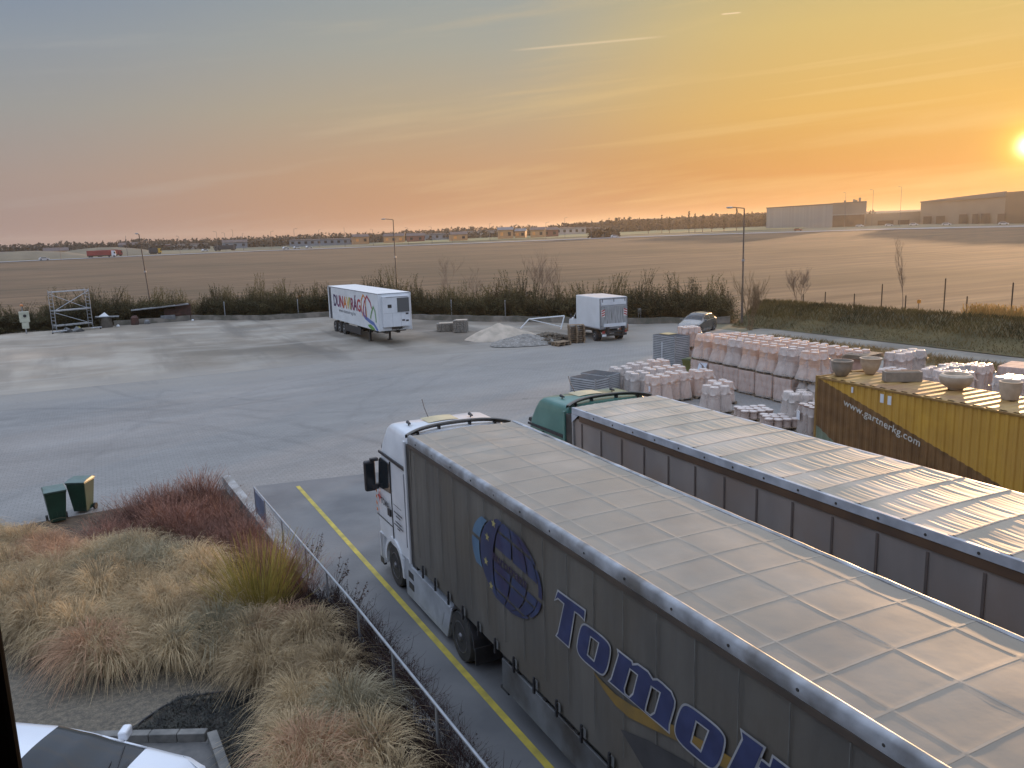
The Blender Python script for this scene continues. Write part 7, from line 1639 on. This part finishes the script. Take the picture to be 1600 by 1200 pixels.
for i, (az, D, hh) in enumerate(fl_az):
    x, y = aim(az, D); t_ = thing('street_lamp', 'thin street lamp standing beside the far road', 'street lamp', (x, y, terr(x)), R(i*40), 'street lamps along the far road'); b = MB(); b.cyl((0, 0, 0), (0, 0, hh), .16, .10, n=5); b.build('pole', m_fpole, t_); b = MB(); b.cyl((0, 0, hh), (1.6, 0, hh+.3), .08, n=4); b.box(1.4, 2.4, -.15, .15, hh+.2, hh+.4); b.build('arm', m_fpole, t_)
# houses and halls of the far town
m_tr = [mat('town_wall_pale', S(176, 170, 166), S(160, 154, 150), .2, .8), mat('town_wall_blue_grey', S(130, 138, 148), S(120, 128, 138), .2, .8), mat('town_wall_cream_sunglow', S(196, 150, 110), S(176, 134, 98), .2, .7), mat('town_wall_red', S(140, 92, 80), S(126, 84, 74), .2, .8)]  # the low sun's orange glow is painted into the cream walls
m_roofs = [mat('town_roof_brown', S(94, 80, 76), S(84, 72, 70), .3, .8), mat('town_roof_grey', S(108, 110, 114), S(98, 100, 104), .3, .8)]
m_sunglint = mat('painted_sun_glint', S(236, 170, 100), S(226, 150, 84), .5, .5)  # orange sun reflection painted into these panes as base colour
bl = [(-3.4, 690, 26, 5, 0, 'long pale blue hall at the left end of the far town'), (-1.4, 700, 16, 5, 2, 'cream hall beside the pale blue hall in the far town'), (2.6, 900, 18, 9, 1, 'dark church-like block above the red lorry'), (4.1, 880, 30, 7, 3, 'reddish low block above the red lorry in the far town'), (6.3, 860, 34, 7, 0, 'long white-roofed hall left of the lamp post'), (9.0, 820, 22, 8, 1, 'gabled grey house behind the group of tall street lamps'),
      (14.6, 780, 60, 8, 1, 'wide blue-grey hall behind the white cars'), (17.2, 760, 14, 10, 2, 'cream house catching the sun, left part of the far town'), (19.4, 740, 18, 9, 2, 'orange-lit house in the middle of the far town'), (20.9, 760, 16, 8, 3, 'reddish house right of the orange-lit house'), (22.6, 820, 40, 9, 1, 'long pale green-grey hall left of the near lamp post'), (23.9, 700, 14, 8, 2, 'orange-lit box building right of the near lamp post'), (25.6, 860, 46, 10, 0, 'long pale hall behind the near lamp post'), (27.1, 700, 13, 12, 2, 'bright orange-lit tower building above the white trailer'),
      (28.1, 720, 9, 9, 2, 'small bright orange-lit building right of the tower building'), (29.3, 700, 12, 10, 2, 'orange-lit building beside two tall masts'), (30.2, 715, 14, 9, 3, 'reddish building right of two tall masts'), (31.6, 820, 30, 10, 0, 'pale flat-roofed block left of the wooded hill'), (33.0, 840, 26, 8, 1, 'grey hall at the left foot of the wooded hill')]
for az, D, w, hh, mi, lab in bl:
    x, y = aim(az, D); z = terr(x); hh = hh*.55+1; t_ = thing('town_building', lab, 'building', (x, y, z), R(-az+((w*7) % 20)-10)); mm = m_tr[mi]
    b = MB(); b.box(-w/2, w/2, 0, 14, -1, hh); b.build('wall', mm, t_)
    b = MB(); rh = 2.4 if w < 24 else .6; b.prism([(-.6, hh+.02), (14.6, hh+.02), (7, hh+rh)], lambda y_, z_: (-w/2-.5, y_, z_), lambda y_, z_: (w/2+.5, y_, z_)); b.build('roof', m_roofs[w % 2], t_)
    for k in range(max(2, int(w/6))):
        xx = -w/2+w*(k+.5)/max(2, int(w/6)); b = MB(); b.box(xx-1.2, xx+1.2, -.12, .02, hh*.35, hh*.75); b.build('window', m_sunglint if mi == 2 and k % 2 == 0 else M['glass'], t_)
# earth mounds left, wooded hill, tree lines
def treeline(name, lab, pts, hgt, n, m, seed, wid=30, lo=.5, spiky=.0, kind='stuff', cat='trees'):
    q = random.Random(seed); b = MB()
    for _ in range(n):
        t = q.random(); x, y = lp(pts, t); x += q.uniform(-wid, wid)*.5; y += q.uniform(-wid, wid)*.5; hh = (hgt(t) if callable(hgt) else hgt)*q.uniform(lo, 1.0)*(1+.35*mnoise.noise(Vector((x*.02, y*.02, seed)))); z0 = terr(x)
        rr_ = q.uniform(2.2, 5.5)*(.35 if q.random() < spiky else 1)
        nb_ = 12
        for _ in range(nb_):
            a = q.uniform(0, 6.28); zz = z0+hh*q.uniform(.05, 1); sp_ = rr_*(1-.6*((zz-z0)/hh)**2); p = Vector((x+sp_*math.cos(a)*q.random(), y+sp_*math.sin(a)*q.random(), zz)); s_ = q.uniform(.8, 2.0)
            d1 = Vector((q.uniform(-1, 1), q.uniform(-1, 1), q.uniform(-1, 1))).normalized()*s_; d2 = Vector((q.uniform(-1, 1), q.uniform(-1, 1), q.uniform(-1, 1))).normalized()*s_
            b.add([p-d1, p+d2, p+d1, p-d2], [(0, 1, 2, 3)])
    o = b.build(name, m); tag(o, lab, cat, kind=kind); return o
m_ft = mleaf('far_trees', S(62, 56, 48), S(84, 74, 62), .95, .0, .02, 0)
treeline('distant_wood', 'hazy far tree line along the left horizon', [(-260, 1150), (-60, 1180), (80, 1190), (230, 1160), (420, 1110), (560, 1040)], 11, 2000, m_ft, 1, 60)
treeline('distant_wood', 'darker trees between the houses of the far town', [(-180, 860), (0, 880), (140, 860), (260, 810), (420, 740), (520, 680)], 7.5, 1100, m_ft, 2, 50, .3)
treeline('distant_wood', 'wooded rise on the horizon right of the far town', [(470, 830), (520, 800), (580, 740), (640, 680), (680, 640), (700, 610)], lambda t: 5+8*math.sin(min(1, t*3)*math.pi/2)+1*t, 3200, m_ft, 3, 60, .6)
b = MB(); 
def hillf(u_, v_):
    x, y = lp([(455, 850), (520, 830), (590, 765), (660, 700), (720, 640), (800, 560)], u_); dx, dy = x/math.hypot(x, y), y/math.hypot(x, y); x += dx*(v_*260); y += dy*(v_*260); return (x, y, terr(x)+14*math.sin(min(1, u_*2.5)*math.pi/2)*math.sin(math.pi*min(1, v_*1.3)/2.0))
b.grid(30, 8, hillf); tag(b.build('hill', mat('hill_ground', S(96, 88, 74), S(84, 78, 66), .02, .95), smooth=True), kind='structure')
for i, (az, D, hh) in enumerate(((37.8, 660, 13), (38.3, 655, 11), (39.6, 650, 15), (40.0, 650, 13), (40.5, 650, 12), (41.1, 648, 12.5), (41.9, 640, 10), (42.7, 640, 15.5), (36.9, 670, 11), (34.1, 560, 0))):
    if not hh: continue
    x, y = aim(az, D); q = random.Random(i+60); b = MB(); t_ = thing('poplar', 'narrow poplar standing on the horizon left of the lone warehouse', 'tree', (x, y, terr(x)), 0, 'poplars on the horizon')
    for _ in range(170):
        z = hh*q.uniform(.12, 1.0)+7; rr_ = 1.3*(1-abs((z-7)/hh-.4)); a = q.uniform(0, 6.28); p = Vector((rr_*math.cos(a)*q.random(), rr_*math.sin(a)*q.random(), z-6)); d1 = Vector((q.uniform(-1, 1), q.uniform(-1, 1), q.uniform(-1, 1)))*.5; d2 = Vector((q.uniform(-1, 1), q.uniform(-1, 1), q.uniform(-1, 1)))*.5; b.add([p-d1, p+d2, p+d1, p-d2], [(0, 1, 2, 3)])
    b.build('crown', m_ft, t_); b = MB(); b.cyl((0, 0, 0), (0, 0, hh-1), .3, .1, n=5); b.build('trunk', m_bark, t_)
x, y = aim(33.9, 575); treeline('field_bush', 'dark round bush beyond the far road below the wooded rise', [(x-6, y+4), (x+6, y-4)], 6, 60, m_ft, 5, 6, .4, kind=None, cat='bush')
for i, (az, D, L_, hh) in enumerate(((-3.2, 600, 50, 5.0), (1.2, 640, 46, 5.5))):
    x, y = aim(az, D); b = MB(); b.grid(24, 10, lambda u_, v_: (x+(u_-.5)*L_*1.6, y+(v_-.5)*40, terr(x)+hh*math.sin(math.pi*u_)**.7*math.sin(math.pi*v_)+.3*mnoise.noise(Vector((u_*6, v_*4, i))))); o = b.build('earth_mound', mat('mound_soil', S(128, 116, 96), S(112, 102, 84), .1, .95) if i == 0 else bpy.data.materials['mound_soil'], smooth=True); tag(o, kind='structure')

# ------------------------------------------------------------------ the building behind the camera and the window jamb beside it
b = MB(); b.box(-40, 60, -22, -1.4, 0, 15); OB = thing('office_building', 'plain rendered building from whose window the yard is seen', 'building', (0, 0, 0)); b.build('facade', mat('render_wall', S(84, 80, 76), S(76, 72, 70), .5, .9), OB)  # unseen own building; height, position and dark wall shaped to shade the foreground
WJ = thing('window_sash', 'dark edge of the open window sash at the lower left', 'window', (-.0748, .60, 6.9), 0)
b = MB(); b.box(-.115, 0, -.014, 0, 0, 1.8); b.build('stile', mat('dark_window_frame', S(9, 8, 8), S(12, 10, 10), 4, .95, spec=0.05), WJ, bevel=.004)
b = MB(); b.box(-.50, -.115, -.010, -.004, .02, 1.75); b.build('pane', M['glass'], WJ)

# ------------------------------------------------------------------ air
hz = MB(); hz.box(-4900, 4900, -4900, 4900, -1.6, 47); ho = hz.build('haze', None)
hm = bpy.data.materials.new('haze_air'); hm.use_nodes = True; hn = hm.node_tree; hn.nodes.clear(); pv = hn.nodes.new('ShaderNodeVolumePrincipled'); oo = hn.nodes.new('ShaderNodeOutputMaterial')
pv.inputs['Color'].default_value = (.95, .88, .80, 1); pv.inputs['Density'].default_value = 0.00014; pv.inputs['Anisotropy'].default_value = .60; hn.links.new(pv.outputs[0], oo.inputs['Volume'])
ho.data.materials.clear(); ho.data.materials.append(hm); tag(ho, 'warm evening haze over the fields', 'haze', kind='stuff'); ho.display_type = 'WIRE'
